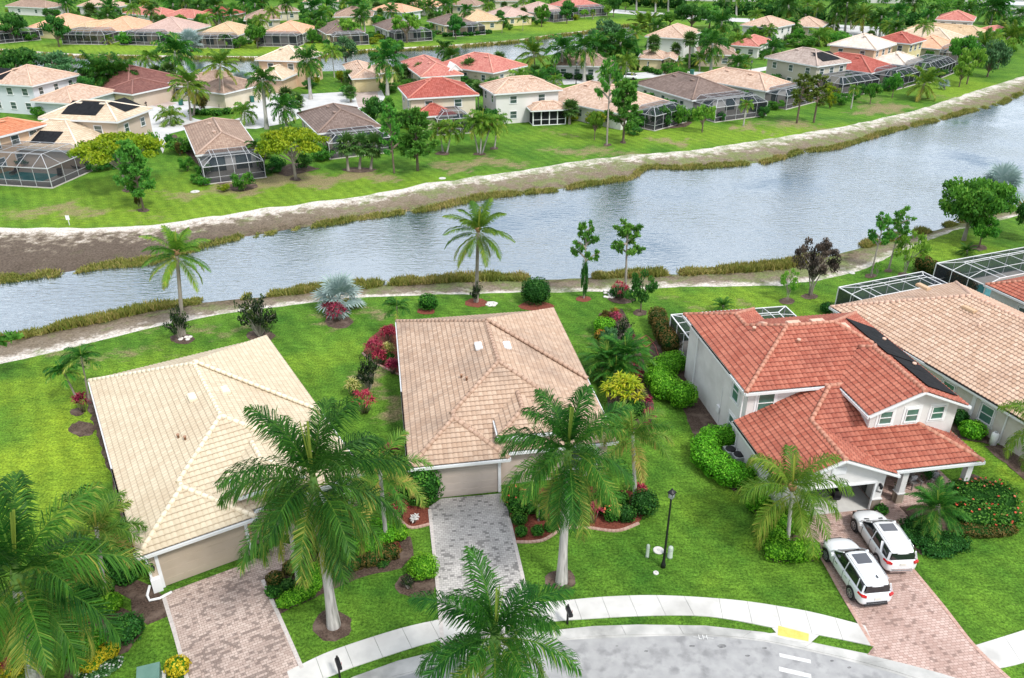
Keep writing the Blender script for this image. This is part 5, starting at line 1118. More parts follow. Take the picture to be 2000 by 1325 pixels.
def pine_proto(seed, m, nb=13, cb=.35, sparse=1.0, tuft=.2, nt_=5, ln=36, bark=None, ls=.11):
    r = random.Random(seed); V = []; T = []; mb = MB(); lx = r.uniform(-.12, .12)
    mb.tube([(0, 0, 0), (lx*.4, .02, .4), (lx, 0, .75), (lx*1.1, 0, .97)], [.065, .05, .03, .012], 7)
    for i in range(nb):
        t = i/(nb-1); z = cb+(.97-cb)*t; az = i*2.4+r.uniform(-.4, .4); R = (.95-.62*t**1.6)*r.uniform(.6, 1.1); b = V3((lx*z, 0, z-.02)); e = V3((lx+math.cos(az)*R, math.sin(az)*R, z+.06+.06*r.random()))
        mb.tube([b, b.lerp(e, .5)+V3((0, 0, .02)), e], [.022, .014, .005], 5, cap=False)
        for k in range(nt_):
            q = b.lerp(e, .45+.6*k/nt_)+V3((r.gauss(0, .09), r.gauss(0, .09), r.gauss(0, .025))); tb = r.uniform(.2, .65)
            for _ in range(int(ln*sparse)):
                d = V3((r.gauss(0, 1), r.gauss(0, 1), r.gauss(.25, .7))).normalized(); p = q+V3((d.x, d.y, d.z*.3))*tuft*.3*r.random(); L_ = ls*r.uniform(.7, 1.3); a = V3((d.x, d.y, d.z*.35))*L_; s = d.cross(V3((r.gauss(0, 1), r.gauss(0, 1), 1))).normalized()*.018
                V.append([p-s, p+s, p+a+s*.6, p+a-s*.6]); T.append(min(1, max(0, tb+r.gauss(0, .14))))
    return mb.mesh('trunk', bark or M_BARK), quads('crown', [[tuple(p) for p in q] for q in V], T, m)
def bare_proto(seed, m, n=26, cb=.0, lf=26, ls=.09, dense=.16):
    """multi-stemmed shrub with visible pale stems and scattered leaves"""
    r = random.Random(seed); V = []; T = []; mb = MB()
    for i in range(n):
        az = r.uniform(0, 6.28); R = r.uniform(.25, .95); z = r.uniform(.35, 1)*math.sqrt(max(.2, 1-R*R*.6)); e = V3((math.cos(az)*R, math.sin(az)*R, z)); b = V3((e.x*.08, e.y*.08, 0)); q = b.lerp(e, .55)+V3((0, 0, .12))
        mb.tube([b, q, e], [.022, .014, .005], 5, cap=False); tb = r.uniform(.1, .75)
        for c in (e, q.lerp(e, .6), q): leaves_ball(V, T, r, c, dense, lf//3+2, ls, tb, .7)
    return mb.mesh('trunk', M_BARKL), quads('crown', [[tuple(p) for p in q] for q in V], T, m)
TM, CM = {}, {}
for v in range(2):
    CM['royal', v] = crown_pinnate(20+v, 24, 1.0, 94, .27, .0145, M_ROYAL, rw=.010, base_r=.03, plum=.5, grav=1.2, el0=84, el1=-50, droop=(45, 82), old=.6, bias=.8)
    CM['coco', v] = crown_pinnate(40+v, 23, 1.0, 54, .24, .022, M_COCO, rw=.012, base_r=.03, plum=.12, grav=.9, el0=80, el1=-45, droop=(35, 66), old=.6, fold=.2)
    CM['queen', v] = crown_pinnate(60+v, 18, 1.0, 64, .28, .015, M_GOLD, rw=.01, base_r=.03, plum=.4, grav=1.6, el0=70, el1=-20, droop=(70, 110), old=.25)
    CM['foxtail', v] = crown_pinnate(70+v, 14, 1.0, 80, .24, .02, M_DRYF, rw=.012, base_r=.03, plum=.9, grav=.5, el0=70, el1=-15, droop=(60, 100), old=.9)
    CM['small', v] = crown_pinnate(80+v, 14, 1.0, 34, .32, .036, M_ROYAL, rw=.016, base_r=.02, plum=.2, grav=.8, el0=70, el1=5, droop=(65, 100), old=.5)
    CM['sago', v] = crown_pinnate(90+v, 32, 1.0, 46, .22, .02, M_ROYAL, rw=.014, base_r=.03, plum=.15, grav=.4, el0=78, el1=-12, droop=(45, 85), old=.15)
    CM['fan', v] = crown_fan(30+v, 30, .45, .55, 15, M_FAN)
    CM['thatch', v] = crown_fan(35+v, 24, .45, .5, 13, M_FAN, el1=-75)
    CM['silver', v] = crown_fan(50+v, 19, .5, .52, 26, M_SILV, el1=-30, droop=.35)
# far, lighter versions
for v in range(3):
    CM['froyal', v] = crown_pinnate(120+v, 22, 1.0, 26, .33, .052, M_ROYAL, rw=.014, base_r=.03, plum=.45, grav=1.0, el0=82, el1=-48, droop=(40, 78), old=.45)
    CM['fcoco', v] = crown_pinnate(140+v, 20, 1.0, 24, .30, .05, M_COCO, rw=.016, base_r=.03, plum=.2, grav=.9, el0=80, el1=-30, droop=(32, 66), old=.75)
    CM['fqueen', v] = crown_pinnate(160+v, 19, 1.0, 24, .32, .05, M_GOLD, rw=.014, base_r=.03, plum=.45, grav=1.5, el0=70, el1=-18, droop=(60, 100), old=.35)
    CM['ffan', v] = crown_fan(130+v, 30, .42, .52, 12, M_FAN, el1=-55)
TM['royal'] = trunk_mesh('trunk', [.46, .36, .30, .285, .29, .30, .28, .235], M_BARKG, n=16)
TM['coco'] = trunk_mesh('trunk', [.24, .18, .165, .155, .15, .145], M_BARKC, rings=40)
TM['thin'] = trunk_mesh('trunk', [.15, .12, .115, .11, .10], M_BARKG, rings=20)
TM['stout'] = trunk_mesh('trunk', [.26, .23, .22, .22, .24], M_BARKC, rings=24)
TM['small'] = trunk_mesh('trunk', [.09, .07, .06, .05], M_BARKC, rings=12, n=8)
SHAFT = MB(); SHAFT.lathe([(.225, -1.0), (.25, -.8), (.22, -.35), (.15, .0), (.1, .12), (.03, .3)], n=12); SHAFT = SHAFT.mesh('crownshaft', M_SHAFT)
FIB = MB(); FIB.lathe([(.16, -.35), (.24, -.2), (.28, -.02), (.2, .12)], n=10); FIB = FIB.mesh('leaf_bases', M_YARK)
def palm(kind, x, y, cxp, cyp, rad_px, label, tr=None, var=None, group=None, rz=None, ts=1.0, crown_scale=1.0, z0=0, tilt=True, cat='palm tree', name=None, hm=None):
    """foot at photo pixel (x,y), crown heart at (cxp,cyp), frond reach rad_px"""
    b = P(x, y, z0); h = hm or max(.3, HT(x, y, cyp, z0)); top = V3((b.x, b.y, z0+h)); mp_ = (top.y*ct-(top.z-CAM_H)*st)/FPX
    lean = math.atan2((cxp-x)*mp_ - (top.x/ (top.y*ct-(top.z-CAM_H)*st)*FPX+1000-x)*mp_, h) if tilt else 0
    base = kind.lstrip('f') if kind in ('froyal', 'fcoco', 'fqueen', 'ffan') else kind
    if base == 'an': base = 'fan'
    kindname = {'royal': 'royal_palm', 'coco': 'coconut_palm', 'queen': 'queen_palm', 'foxtail': 'foxtail_palm', 'small': 'dwarf_palm', 'sago': 'date_palm', 'fan': 'cabbage_palm', 'thatch': 'thatch_palm', 'silver': 'silver_fan_palm'}[base]
    t = thing(name or kindname, label, cat, (b.x, b.y, z0), 0, group)
    t.rotation_euler = (0, lean, 0)
    key = tr or {'royal': 'royal', 'coco': 'coco', 'queen': 'thin', 'foxtail': 'thin', 'small': 'small', 'sago': 'stout', 'fan': 'stout', 'thatch': 'coco', 'silver': 'stout'}[base]
    k = link(bpy.data.objects.new('trunk', TM[key]), t); k.scale = (ts, ts, h-(1.1 if key == 'royal' and kind == 'royal' else 0))
    nv = max(v for (a, v) in CM if a == kind)+1; vv = R_.randrange(nv) if var is None else var
    rr = rad_px*mp_*crown_scale
    c = link(bpy.data.objects.new('crown', CM[kind, vv]), t); c.location = (0, 0, h); c.scale = (rr,)*3; c.rotation_euler = (0, 0, R_.uniform(0, 6.28) if rz is None else rz)
    if base == 'royal' and key == 'royal': s = link(bpy.data.objects.new('crownshaft', SHAFT), t); s.location = (0, 0, h); s.scale = (ts*1.05, ts*1.05, 1.3)
    if base in ('coco', 'queen') and mp_ < .09: s = link(bpy.data.objects.new('leaf_bases', FIB), t); s.location = (0, 0, h); s.scale = (ts, ts, 1)
    return t
TREE = {}
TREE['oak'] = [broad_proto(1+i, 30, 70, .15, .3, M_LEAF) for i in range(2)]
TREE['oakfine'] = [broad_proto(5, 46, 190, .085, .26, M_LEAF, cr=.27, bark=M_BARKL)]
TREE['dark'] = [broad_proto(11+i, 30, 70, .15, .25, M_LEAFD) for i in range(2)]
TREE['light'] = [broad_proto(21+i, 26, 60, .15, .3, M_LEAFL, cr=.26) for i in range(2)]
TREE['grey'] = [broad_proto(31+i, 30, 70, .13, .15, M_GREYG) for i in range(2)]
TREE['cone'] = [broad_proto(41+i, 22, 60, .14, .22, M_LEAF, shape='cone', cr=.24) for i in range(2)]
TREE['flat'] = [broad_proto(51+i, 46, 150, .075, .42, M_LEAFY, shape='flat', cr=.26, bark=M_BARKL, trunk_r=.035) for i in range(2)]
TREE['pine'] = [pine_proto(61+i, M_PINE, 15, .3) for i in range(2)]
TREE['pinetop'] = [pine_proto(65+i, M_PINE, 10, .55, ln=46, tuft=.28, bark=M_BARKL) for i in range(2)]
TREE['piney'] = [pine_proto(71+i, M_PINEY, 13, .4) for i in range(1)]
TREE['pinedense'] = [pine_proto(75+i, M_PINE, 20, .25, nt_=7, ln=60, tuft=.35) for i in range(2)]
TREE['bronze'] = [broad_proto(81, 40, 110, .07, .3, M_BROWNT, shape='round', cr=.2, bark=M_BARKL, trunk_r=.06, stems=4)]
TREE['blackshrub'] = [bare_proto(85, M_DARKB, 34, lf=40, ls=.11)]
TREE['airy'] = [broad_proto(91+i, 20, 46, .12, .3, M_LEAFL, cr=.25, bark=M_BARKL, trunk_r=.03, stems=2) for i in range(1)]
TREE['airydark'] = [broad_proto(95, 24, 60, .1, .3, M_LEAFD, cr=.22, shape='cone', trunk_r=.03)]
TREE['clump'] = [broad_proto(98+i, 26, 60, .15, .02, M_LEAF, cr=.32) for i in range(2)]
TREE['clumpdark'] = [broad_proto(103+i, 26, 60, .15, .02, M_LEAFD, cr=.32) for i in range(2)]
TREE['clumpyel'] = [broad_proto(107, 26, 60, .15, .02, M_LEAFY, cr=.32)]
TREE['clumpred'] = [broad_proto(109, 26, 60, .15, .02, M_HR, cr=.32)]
def tree(kind, x, y, topy, wpx, label, name=None, cat='tree', group=None, z0=0, rz=None, v=None, lean=0):
    b = P(x, y, z0); h = HT(x, y, topy, z0)*1.02; wd = wpx*MPP(x, (y+topy)/2, z0+h/2)/2 if False else wpx*(MPP(x, y))/2
    t = thing(name or {'pine': 'pine_tree', 'pinetop': 'pine_tree', 'piney': 'pine_tree', 'pinedense': 'pine_tree', 'flat': 'poinciana_tree', 'bronze': 'bronze_leaved_tree', 'blackshrub': 'shrub'}.get(kind, 'shrub' if 'clump' in kind else 'broadleaf_tree'), label, cat, (b.x, b.y, z0), R_.uniform(0, 6.28) if rz is None else rz, group)
    pr = TREE[kind][R_.randrange(len(TREE[kind])) if v is None else v % len(TREE[kind])]
    for nm, me in (('trunk', pr[0]), ('crown', pr[1])):
        o = link(bpy.data.objects.new(nm, me), t); o.scale = (wd, wd, h)
    if lean: t.rotation_euler = (0, lean, t.rotation_euler[2])
    return t
def hedge(name, blobs, m, label, cat='hedge', ls=.11, dens=1.0, e=2.6, group=None, flowers=None, nfl=0, core=True, lump=.07, parent_at=None):
    """clipped or loose shrub: blobs = [(world x, y, z0, a, b, h, rot)] ellipsoid-ish lobes covered in leaves; one object with a twiggy core"""
    r = random.Random(int(abs(blobs[0][0]*31+blobs[0][1]*17))+1); V = []; T = []; mb = MB(); FV = []; FT = []
    ox, oy, oz = blobs[0][0], blobs[0][1], blobs[0][2]
    def inside(p, skip):
        for i, (x, y, z0, a, b, h, rt) in enumerate(blobs):
            if i == skip: continue
            dx, dy = p.x+ox-x, p.y+oy-y; co, si = math.cos(-rt), math.sin(-rt); u, v, w_ = (dx*co-dy*si)/a, (dx*si+dy*co)/b, (p.z+oz-z0-h*.5)/(h*.5)
            if abs(u)**e+abs(v)**e+abs(w_)**e < .72: return True
        return False
    for bi, (x, y, z0, a, b, h, rt) in enumerate(blobs):
        co, si = math.cos(rt), math.sin(rt)
        area = 2*math.pi*((a*b)**.8+(a*h*.5)**.8+(b*h*.5)**.8)/1.5; n = int(area*dens/(ls*ls)*1.7)
        c = V3((x-ox, y-oy, z0-oz+h*.5))
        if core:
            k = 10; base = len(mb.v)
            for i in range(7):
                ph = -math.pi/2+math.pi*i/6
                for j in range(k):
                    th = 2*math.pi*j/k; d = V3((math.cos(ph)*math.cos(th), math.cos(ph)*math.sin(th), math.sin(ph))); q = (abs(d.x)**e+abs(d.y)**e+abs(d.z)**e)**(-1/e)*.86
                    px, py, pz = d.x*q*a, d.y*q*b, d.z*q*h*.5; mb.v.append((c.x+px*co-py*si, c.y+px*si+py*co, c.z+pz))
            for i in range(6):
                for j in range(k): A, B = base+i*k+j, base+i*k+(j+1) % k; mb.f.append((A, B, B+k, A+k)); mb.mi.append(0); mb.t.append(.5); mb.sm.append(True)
        for _ in range(n):
            d = V3((r.gauss(0, 1), r.gauss(0, 1), r.gauss(0, 1))).normalized()
            if d.z < -.75: continue
            q = (abs(d.x)**e+abs(d.y)**e+abs(d.z)**e)**(-1/e); nz_ = noise.noise(V3((d.x*2.3+x, d.y*2.3+y, d.z*2.3)))
            q *= 1+lump*nz_*2+r.gauss(0, .025)-(.12*r.random()**3)
            px, py, pz = d.x*q*a, d.y*q*b, d.z*q*h*.5; p = V3((c.x+px*co-py*si, c.y+px*si+py*co, c.z+pz))
            if len(blobs) > 1 and inside(p, bi): continue
            nn = V3((d.x/a, d.y/b, d.z/(h*.5))).normalized(); nn = V3((nn.x*co-nn.y*si, nn.x*si+nn.y*co, nn.z)); nn = (nn+V3((r.gauss(0, .55), r.gauss(0, .55), r.gauss(0, .55)))).normalized()
            a1 = nn.orthogonal().normalized(); a1.rotate(Matrix.Rotation(r.uniform(0, 6.28), 3, nn)); b1 = nn.cross(a1); l = ls*r.uniform(.7, 1.25); a1 = a1*l*.62; b1 = b1*l*.42
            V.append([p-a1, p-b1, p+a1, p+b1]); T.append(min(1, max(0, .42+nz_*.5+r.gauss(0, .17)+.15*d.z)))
        if nfl:
            for _ in range(int(nfl/len(blobs))):
                d = V3((r.gauss(0, 1), r.gauss(0, 1), abs(r.gauss(0, 1))+.2)).normalized(); q = (abs(d.x)**e+abs(d.y)**e+abs(d.z)**e)**(-1/e)*1.03; px, py, pz = d.x*q*a, d.y*q*b, d.z*q*h*.5
                p = V3((c.x+px*co-py*si, c.y+px*si+py*co, c.z+pz))
                for kk in range(4):
                    a1 = V3((r.gauss(0, 1), r.gauss(0, 1), r.gauss(0, .5))).normalized()*ls*.7; b1 = a1.cross(V3((0, 0, 1))).normalized()*ls*.6; FV.append([p-a1, p-b1, p+a1, p+b1]); FT.append(r.random())
    root = thing(name, label, cat, (ox, oy, oz), 0, group)
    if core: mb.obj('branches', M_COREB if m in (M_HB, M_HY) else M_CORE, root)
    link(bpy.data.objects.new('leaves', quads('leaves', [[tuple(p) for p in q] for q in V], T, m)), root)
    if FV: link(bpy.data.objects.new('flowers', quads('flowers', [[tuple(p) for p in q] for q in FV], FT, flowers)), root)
    return root
def bush(x, y, wpx, topy, m, label, name='shrub', cat='shrub', ls=.11, e=2.3, d=None, dens=1.0, flowers=None, nfl=0, group=None, z0=0, lump=.09):
    """round shrub: foot centre at (x,y) px, width wpx, top at topy"""
    mp_ = MPP(x, y, z0); a = wpx*mp_/2; b = d or a*.9; f = P(x, y, z0); c = P(x, y, z0)+V3((0, b, 0)); Y = -(topy-662.5)/FPX
    s = (c.y)/(ct+Y*st); h = max(.3, (CAM_H+(-st+Y*ct)*s-z0)*1.0)
    return hedge(name, [(c.x, c.y, z0, a, b, h, 0)], m, label, cat, ls, dens, e, group, flowers, nfl, lump=lump)
def hedgepath(pts, w_, h, m, label, name='hedge', cat='hedge', ls=.12, e=3, step=None, dens=1.0, z0=0, flowers=None, nfl=0, group=None, lump=.07):
    q = [P(a, b, z0) for a, b in pts]; bl = []
    for a, b in zip(q, q[1:]):
        L_ = (b-a).length; n = max(1, round(L_/(step or w_*.9))); rt = math.atan2(b.y-a.y, b.x-a.x)
        for k in range(n+(1 if b is q[-1] else 0)): p = a.lerp(b, k/n); bl.append((p.x, p.y, z0, w_*.62*R_.uniform(.95, 1.08), w_*.5*R_.uniform(.95, 1.1), h*R_.uniform(.94, 1.06), rt))
    return hedge(name, bl, m, label, cat, ls, dens, e, group, flowers, nfl, lump=lump)
def spiky(x, y, wpx, topy, m, label, name='cordyline', cat='shrub', heads=9, nl=15, ll=.42, lw=.075, group=None, z0=0, arch=.8, world=None):
    """tuft-headed shrub: heads of long arching strap leaves on bare canes"""
    mp_ = MPP(x, y, z0); a = wpx*mp_/2; b = P(x, y, z0) if world is None else V3(world); h = max(.35, HT(x, y, topy, z0)) if world is None else topy
    r = random.Random(int(x*13+y*7)); V = []; T = []; mb = MB()
    for i in range(heads):
        az = i*2.4+r.uniform(-.4, .4); R = a*.72*math.sqrt((i+.3)/heads); e = V3((math.cos(az)*R, math.sin(az)*R, h*(.92-.5*(R/max(a, .01))**2)*r.uniform(.72, 1)-ll*.25)); e.z = max(.1, e.z)
        mb.tube([(e.x*.3, e.y*.3, 0), (e.x*.8, e.y*.8, e.z*.6), tuple(e)], [.03, .022, .018], 5)
        tb = r.uniform(.15, .75)
        for k in range(nl):
            aa = k*2.4+r.random(); el = RAD(78-85*k/nl+r.uniform(-8, 8)); d = V3((math.cos(aa)*math.cos(el), math.sin(aa)*math.cos(el), math.sin(el))); s = d.cross(V3((0, 0, 1))).normalized()*lw*.5 if abs(d.z) < .99 else V3((lw*.5, 0, 0))
            L_ = ll*r.uniform(.8, 1.15); m1 = e+d*L_*.55; e1 = m1+(d+V3((0, 0, -arch))).normalized()*L_*.45; tt = min(1, max(0, tb+r.gauss(0, .18)))
            V.append([e-s*.4, e+s*.4, m1+s, m1-s]); T.append(tt); V.append([m1-s, m1+s, e1+s*.1, e1-s*.1]); T.append(min(1, tt+.15))
    t = thing(name, label, cat, (b.x, b.y, z0), 0, group); mb.obj('canes', M_BARK, t)
    link(bpy.data.objects.new('leaves', quads('leaves', [[tuple(p) for p in q] for q in V], T, m)), t); return t
# ================================================================ HOUSES ACROSS THE LAKE
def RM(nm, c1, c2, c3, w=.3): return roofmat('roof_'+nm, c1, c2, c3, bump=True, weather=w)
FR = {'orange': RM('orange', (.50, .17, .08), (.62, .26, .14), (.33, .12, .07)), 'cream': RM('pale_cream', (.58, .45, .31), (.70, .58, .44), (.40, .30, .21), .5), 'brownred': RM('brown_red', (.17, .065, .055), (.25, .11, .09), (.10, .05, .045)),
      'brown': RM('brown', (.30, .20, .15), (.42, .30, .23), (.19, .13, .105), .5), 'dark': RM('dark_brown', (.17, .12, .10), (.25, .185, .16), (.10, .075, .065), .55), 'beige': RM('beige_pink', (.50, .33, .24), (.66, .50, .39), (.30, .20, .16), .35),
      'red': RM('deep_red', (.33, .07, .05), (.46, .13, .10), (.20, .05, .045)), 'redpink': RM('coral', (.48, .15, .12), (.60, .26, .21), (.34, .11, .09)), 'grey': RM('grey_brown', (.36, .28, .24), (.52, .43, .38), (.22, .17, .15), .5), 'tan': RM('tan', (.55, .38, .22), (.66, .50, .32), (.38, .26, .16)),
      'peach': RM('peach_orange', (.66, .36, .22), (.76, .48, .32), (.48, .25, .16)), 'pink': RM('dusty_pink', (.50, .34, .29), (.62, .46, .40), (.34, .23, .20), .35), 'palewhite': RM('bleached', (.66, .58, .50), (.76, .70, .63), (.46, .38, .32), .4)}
FW = {'cream': mat('wall_cream', (.60, .53, .40), .9, (.64, .58, .46), .5), 'white': mat('wall_white', (.66, .65, .62), .9, (.70, .69, .67), .5), 'peach': mat('wall_peach', (.60, .42, .28), .9, (.64, .46, .32), .5), 'yellow': mat('wall_yellow', (.66, .55, .30), .9, (.70, .60, .36), .5),
      'sand': mat('wall_sand', (.55, .45, .36), .9, (.58, .48, .39), .5), 'grey': mat('wall_grey', (.44, .40, .35), .9, (.48, .44, .39), .5), 'blue': mat('wall_blue_white', (.58, .62, .66), .9, (.62, .66, .70), .5), 'green': mat('wall_khaki', (.42, .40, .33), .9, (.46, .44, .37), .5)}
FCAP = {k: mat('cap_'+k, tuple(min(.85, x*1.12) for x in c), .8) for k, c in dict(orange=(.62, .3, .18), cream=(.72, .62, .5), brownred=(.25, .12, .1), brown=(.42, .3, .24), dark=(.24, .17, .14), beige=(.6, .42, .32), red=(.48, .17, .13), redpink=(.6, .28, .22), grey=(.48, .38, .33), tan=(.6, .45, .3), peach=(.72, .42, .28), pink=(.56, .4, .34), palewhite=(.66, .54, .44)).items()}
M_PW = mat('far_window_frame', (.75, .76, .77), .5)
def fhouse(A, B, C_, z, roof, wall, label, cg=None, cside='B', extra=(), win=True, solar=None, garage=None, nwin=3, cargs=None, name='house', group=None, gab='', axis=None, vents=True, wz=None, side_w=True):
    a, b = P(*A, z), P(*B, z); W = (b-a).length; ang = math.atan2(b.y-a.y, b.x-a.x); u = V3((math.cos(ang), math.sin(ang), 0)); v = V3((-u.y, u.x, 0))
    if isinstance(C_, (int, float)): D = C_
    else: D = max(6, (P(*C_, z)-(b if cside == 'B' else a)).dot(v))
    D = min(D, 26)
    root = house_root(label, (a.x, a.y, 0), ang, name, group=group); main = rect(0, W, 0, D, z, gab, axis=axis, ov=.5); R = [main]
    for e in extra:         # (u0,u1,v0,v1,z[,gab]) as fractions of W and metres of v
        R.append(rect(e[0]*W, e[1]*W, e[2], e[3] if e[3] > 0 else D, e[4], e[5] if len(e) > 5 else '', axis=e[6] if len(e) > 6 else None, ov=.45))
    same = [r for r in R if abs(r['z']-z) < .3]; low = [r for r in R if abs(r['z']-z) >= .3]
    ro, ln = roof_flat(same, 'roof', FR[roof], root); caps(same, ln, FCAP[roof], ro, .17, .5, detail=False)
    for r in low:
        r2, l2 = roof_flat([r], 'porch_roof', FR[roof], root); caps([r], l2, FCAP[roof], r2, .17, .5, detail=False)
    eaves(R, M_GUTTER, root, h=.24, closed=False)
    w_ = MB()
    for i, r in enumerate(R): wall_shell(w_, r, i)
    w_.obj('wall', FW[wall], root)
    floors = [1.5] if z < 4 else [1.5, 4.1]
    if win:
        for fz in floors:
            for i in range(nwin):
                x = W*(i+.7)/(nwin+.4)
                if not (cg and fz < 2): window(root, 'F', main, x, fz, 1.3, 1.3, far=True, trim=False, mf=M_PW)
            if side_w:
                for k in range(2 if D < 12 else 3): window(root, 'L', main, D*(k+.6)/(2.2 if D < 12 else 3.2), fz, 1.1, 1.3, far=True, trim=False, mf=M_PW); window(root, 'R', main, D*(k+.6)/(2.2 if D < 12 else 3.2), fz, 1.1, 1.3, far=True, trim=False, mf=M_PW)
    if cg:
        x0, x1, dp, h0, h1 = cg[:5]; kw = dict(cg[5]) if len(cg) > 5 else {}
        vo = kw.pop('vo', .35); cage(root, x0*W, x1*W, vo-.35-dp, vo, h0, h1, max(2, round((x1-x0)*W/2.3)), max(1, round(dp/2.3)), 'F', fw=.07, fm=M_FRAMEF, sm=M_SCREENF, mansard=kw.pop('mansard', 1.5), **kw)
        d = MB();
        for i in range(2): d.box(((x0+(x1-x0)*(i*.45+.3))*W, .47, 1.15), (2.2, .05, 2.2))
        d.obj('sliding_door', M_GLASS, root)
    if garage:
        g0, g1, gv, gm = garage[0]*W, garage[1]*W, garage[2], garage[3]; d = MB(); d.box(((g0+g1)/2, gv, 1.1), (g1-g0, .08, 2.2));
        for k in range(4): d.box(((g0+g1)/2, gv-.05, .3+.52*k), (g1-g0-.2, .03, .4))
        d.obj('garage_door', FW[gm], root)
    if solar:
        for s in solar: panel_uv(root, s[0], R[s[5]] if len(s) > 5 else main, s[1], s[2], s[3], s[4], M_SOLAR, strips=3)
    if vents:
        k = K0; r = main
        for f in (.35, .65):
            vb = MB()
            if r['axis'] == 'v': p = (r['u0']+(r['u1']-r['u0'])*.40, D*f); zz = z+k*(p[0]-r['u0'])
            else: p = (W*f, D*.42); zz = z+k*p[1]
            vb.box((p[0], p[1], zz+.1), (.5, .9, .16) if r['axis'] == 'v' else (.9, .5, .16))
            vb.obj('roof_vent', FCAP[roof], root)
    SHR.append((label, a, u, v, W, D, 0 if not cg else cg[2]))
    return root, W, D
SHR = []; M_FRAMEF = mat('far_frame', (.5, .51, .53), .5); M_SCREENF = screenmat('far_screen', (.025, .028, .034), .74)
# ---- lakeside row, left to right
fhouse((-75, 286), (90, 243), (120, 213), 5.2, 'orange', 'peach', 'peach two storey house with bright orange tiled roof at the left edge', win=True, nwin=4, cside='B')
fhouse((75, 231), (229, 238), (289, 212), 5.6, 'cream', 'sand', 'two storey beige house with black solar panels on its cream roof', cg=(-1.0, .93, 8.0, 2.7, 3.9, dict(pool=(-6, 9, -13.2, -9.5), mansard=2.4, vo=-6.9)), extra=((-.32, .86, -7.0, 6, 2.9),), nwin=2,
       solar=(('F', 3.2, 9.0, 1.1, 4.3), ('R', 4.0, 8.5, 1.2, 4.0), ('F', 2.4, 6.3, 1.2, 3.8, 1)))
fhouse((383, 303), (505, 290), (331, 250), 2.9, 'brown', 'white', 'single storey house with brown tiled roof beside the yellow green poinciana', cg=(.03, .97, 5.2, 2.4, 3.3), cside='A', extra=((.45, .9, 4, 16.5, 2.9),))
fhouse((620, 261), (747, 248), (560, 224), 2.9, 'dark', 'cream', 'dark brown roofed single storey house behind the row of thatch palms', cg=(.05, .98, 5, 2.4, 3.2), cside='A')
fhouse((797, 193), (935, 185), (771, 171), 5.4, 'red', 'cream', 'cream two storey house with deep red roof and small cage', cg=(.32, .8, 4.6, 2.6, 3.6), extra=((.05, .62, -2.8, 3.6, 2.9),), cside='A', nwin=2)
fhouse((965, 184), (1098, 175), (939, 166), 5.4, 'beige', 'white', 'white two storey house with beige roof and dark screened porch', extra=(), cside='A', nwin=2)
fhouse((1215, 223), (1308, 200), (1099, 180), 2.9, 'beige', 'white', 'long white single storey house behind the tall pine with beige roof', cg=(.3, .98, 4, 2.5, 3.5, dict(mansard=1.6)), cside='A')
fhouse((1352, 196), (1454, 184), (1226, 164), 2.9, 'dark', 'white', 'single storey house with dark brown roof and wide cage by the lake', cg=(.05, 1.02, 6.0, 2.6, 3.6), cside='A')
fhouse((1496, 178), (1553, 165), (1361, 149), 2.9, 'beige', 'white', 'pinkish roofed single storey house behind the leaning pine pair', cg=(.05, 1.2, 4.5, 2.5, 3.3), cside='A')
fhouse((1597, 130), (1662, 121), (1478, 114), 5.4, 'grey', 'green', 'grey brown two storey house with a black solar panel on its roof', cg=(.1, 1.2, 6.0, 2.6, 3.6), cside='A', solar=(('F', 3.0, 8.6, 1.2, 4.2),), nwin=3)
fhouse((1702, 143), (1751, 131), (1640, 108), 2.9, 'red', 'grey', 'red roofed single storey house next to the grey two storey one', cg=(.1, .98, 5.5, 2.6, 3.6), cside='A')
fhouse((1711, 97), (1751, 86), (1618, 87), 5.4, 'palewhite', 'peach', 'peach two storey house with bleached white roof', cside='A')
fhouse((1771, 128), (1803, 117), (1712, 114), 2.9, 'palewhite', 'cream', 'single storey house with bleached pale roof behind the double cage', cg=(-.1, 1.4, 6, 2.6, 3.8), cside='A')
fhouse((1779, 86), (1809, 78), (1720, 75), 5.4, 'red', 'yellow', 'yellow two storey house with dark red roof', cside='A')
fhouse((1845, 97), (1872, 86), (1790, 78), 2.9, 'peach', 'cream', 'peach roofed single storey house behind the black double cage', cg=(-.2, 1.3, 6, 2.6, 3.8), cside='A')
fhouse((1858, 80), (1885, 72), (1768, 62), 2.9, 'cream', 'cream', 'pale yellow roofed single storey house in the right corner', cside='A')
fhouse((1925, 73), (1943, 66), (1785, 52), 2.9, 'tan', 'cream', 'wide tan roofed single storey house below the far red roofed one', cside='A')
fhouse((1827, 38), (1902, 42), 12, 5.4, 'redpink', 'white', 'white two storey house with coral roof near the top right corner', nwin=3)
fhouse((1908, 58), (1936, 61), 9, 2.9, 'redpink', 'white', 'small coral roof low beside the far white house', nwin=1)
# ---- street side row across the lake
fhouse((-40, 162), (62, 168), 12, 5.4, 'beige', 'blue', 'blue white two storey house with pale beige roof at the left edge', extra=((.98, 1.75, -1, 11, 2.9),), solar=(('F', 1.0, 4.0, 1.2, 4.5),))
fhouse((108, 160), (250, 178), 15, 2.9, 'brownred', 'sand', 'dark brownish red roofed house behind the pair of royal palms', garage=(.87, 1.1, -1.45, 'yellow'), extra=((.78, 1.16, -1.9, 8, 2.9),))
fhouse((330, 165), (388, 172), 13, 2.9, 'brown', 'cream', 'brown ridged roofed house with cream garage behind the gold palm', garage=(1.1, 1.9, -1.4, 'cream'), extra=((.95, 2.05, -1.9, 9, 2.9),))
fhouse((498, 117), (592, 120), 11, 5.4, 'cream', 'peach', 'cream roofed two storey house left of the tall street palm', extra=((.12, .85, -7.5, 4, 2.9),), garage=(.2, .62, -7.0, 'sand'), nwin=2)
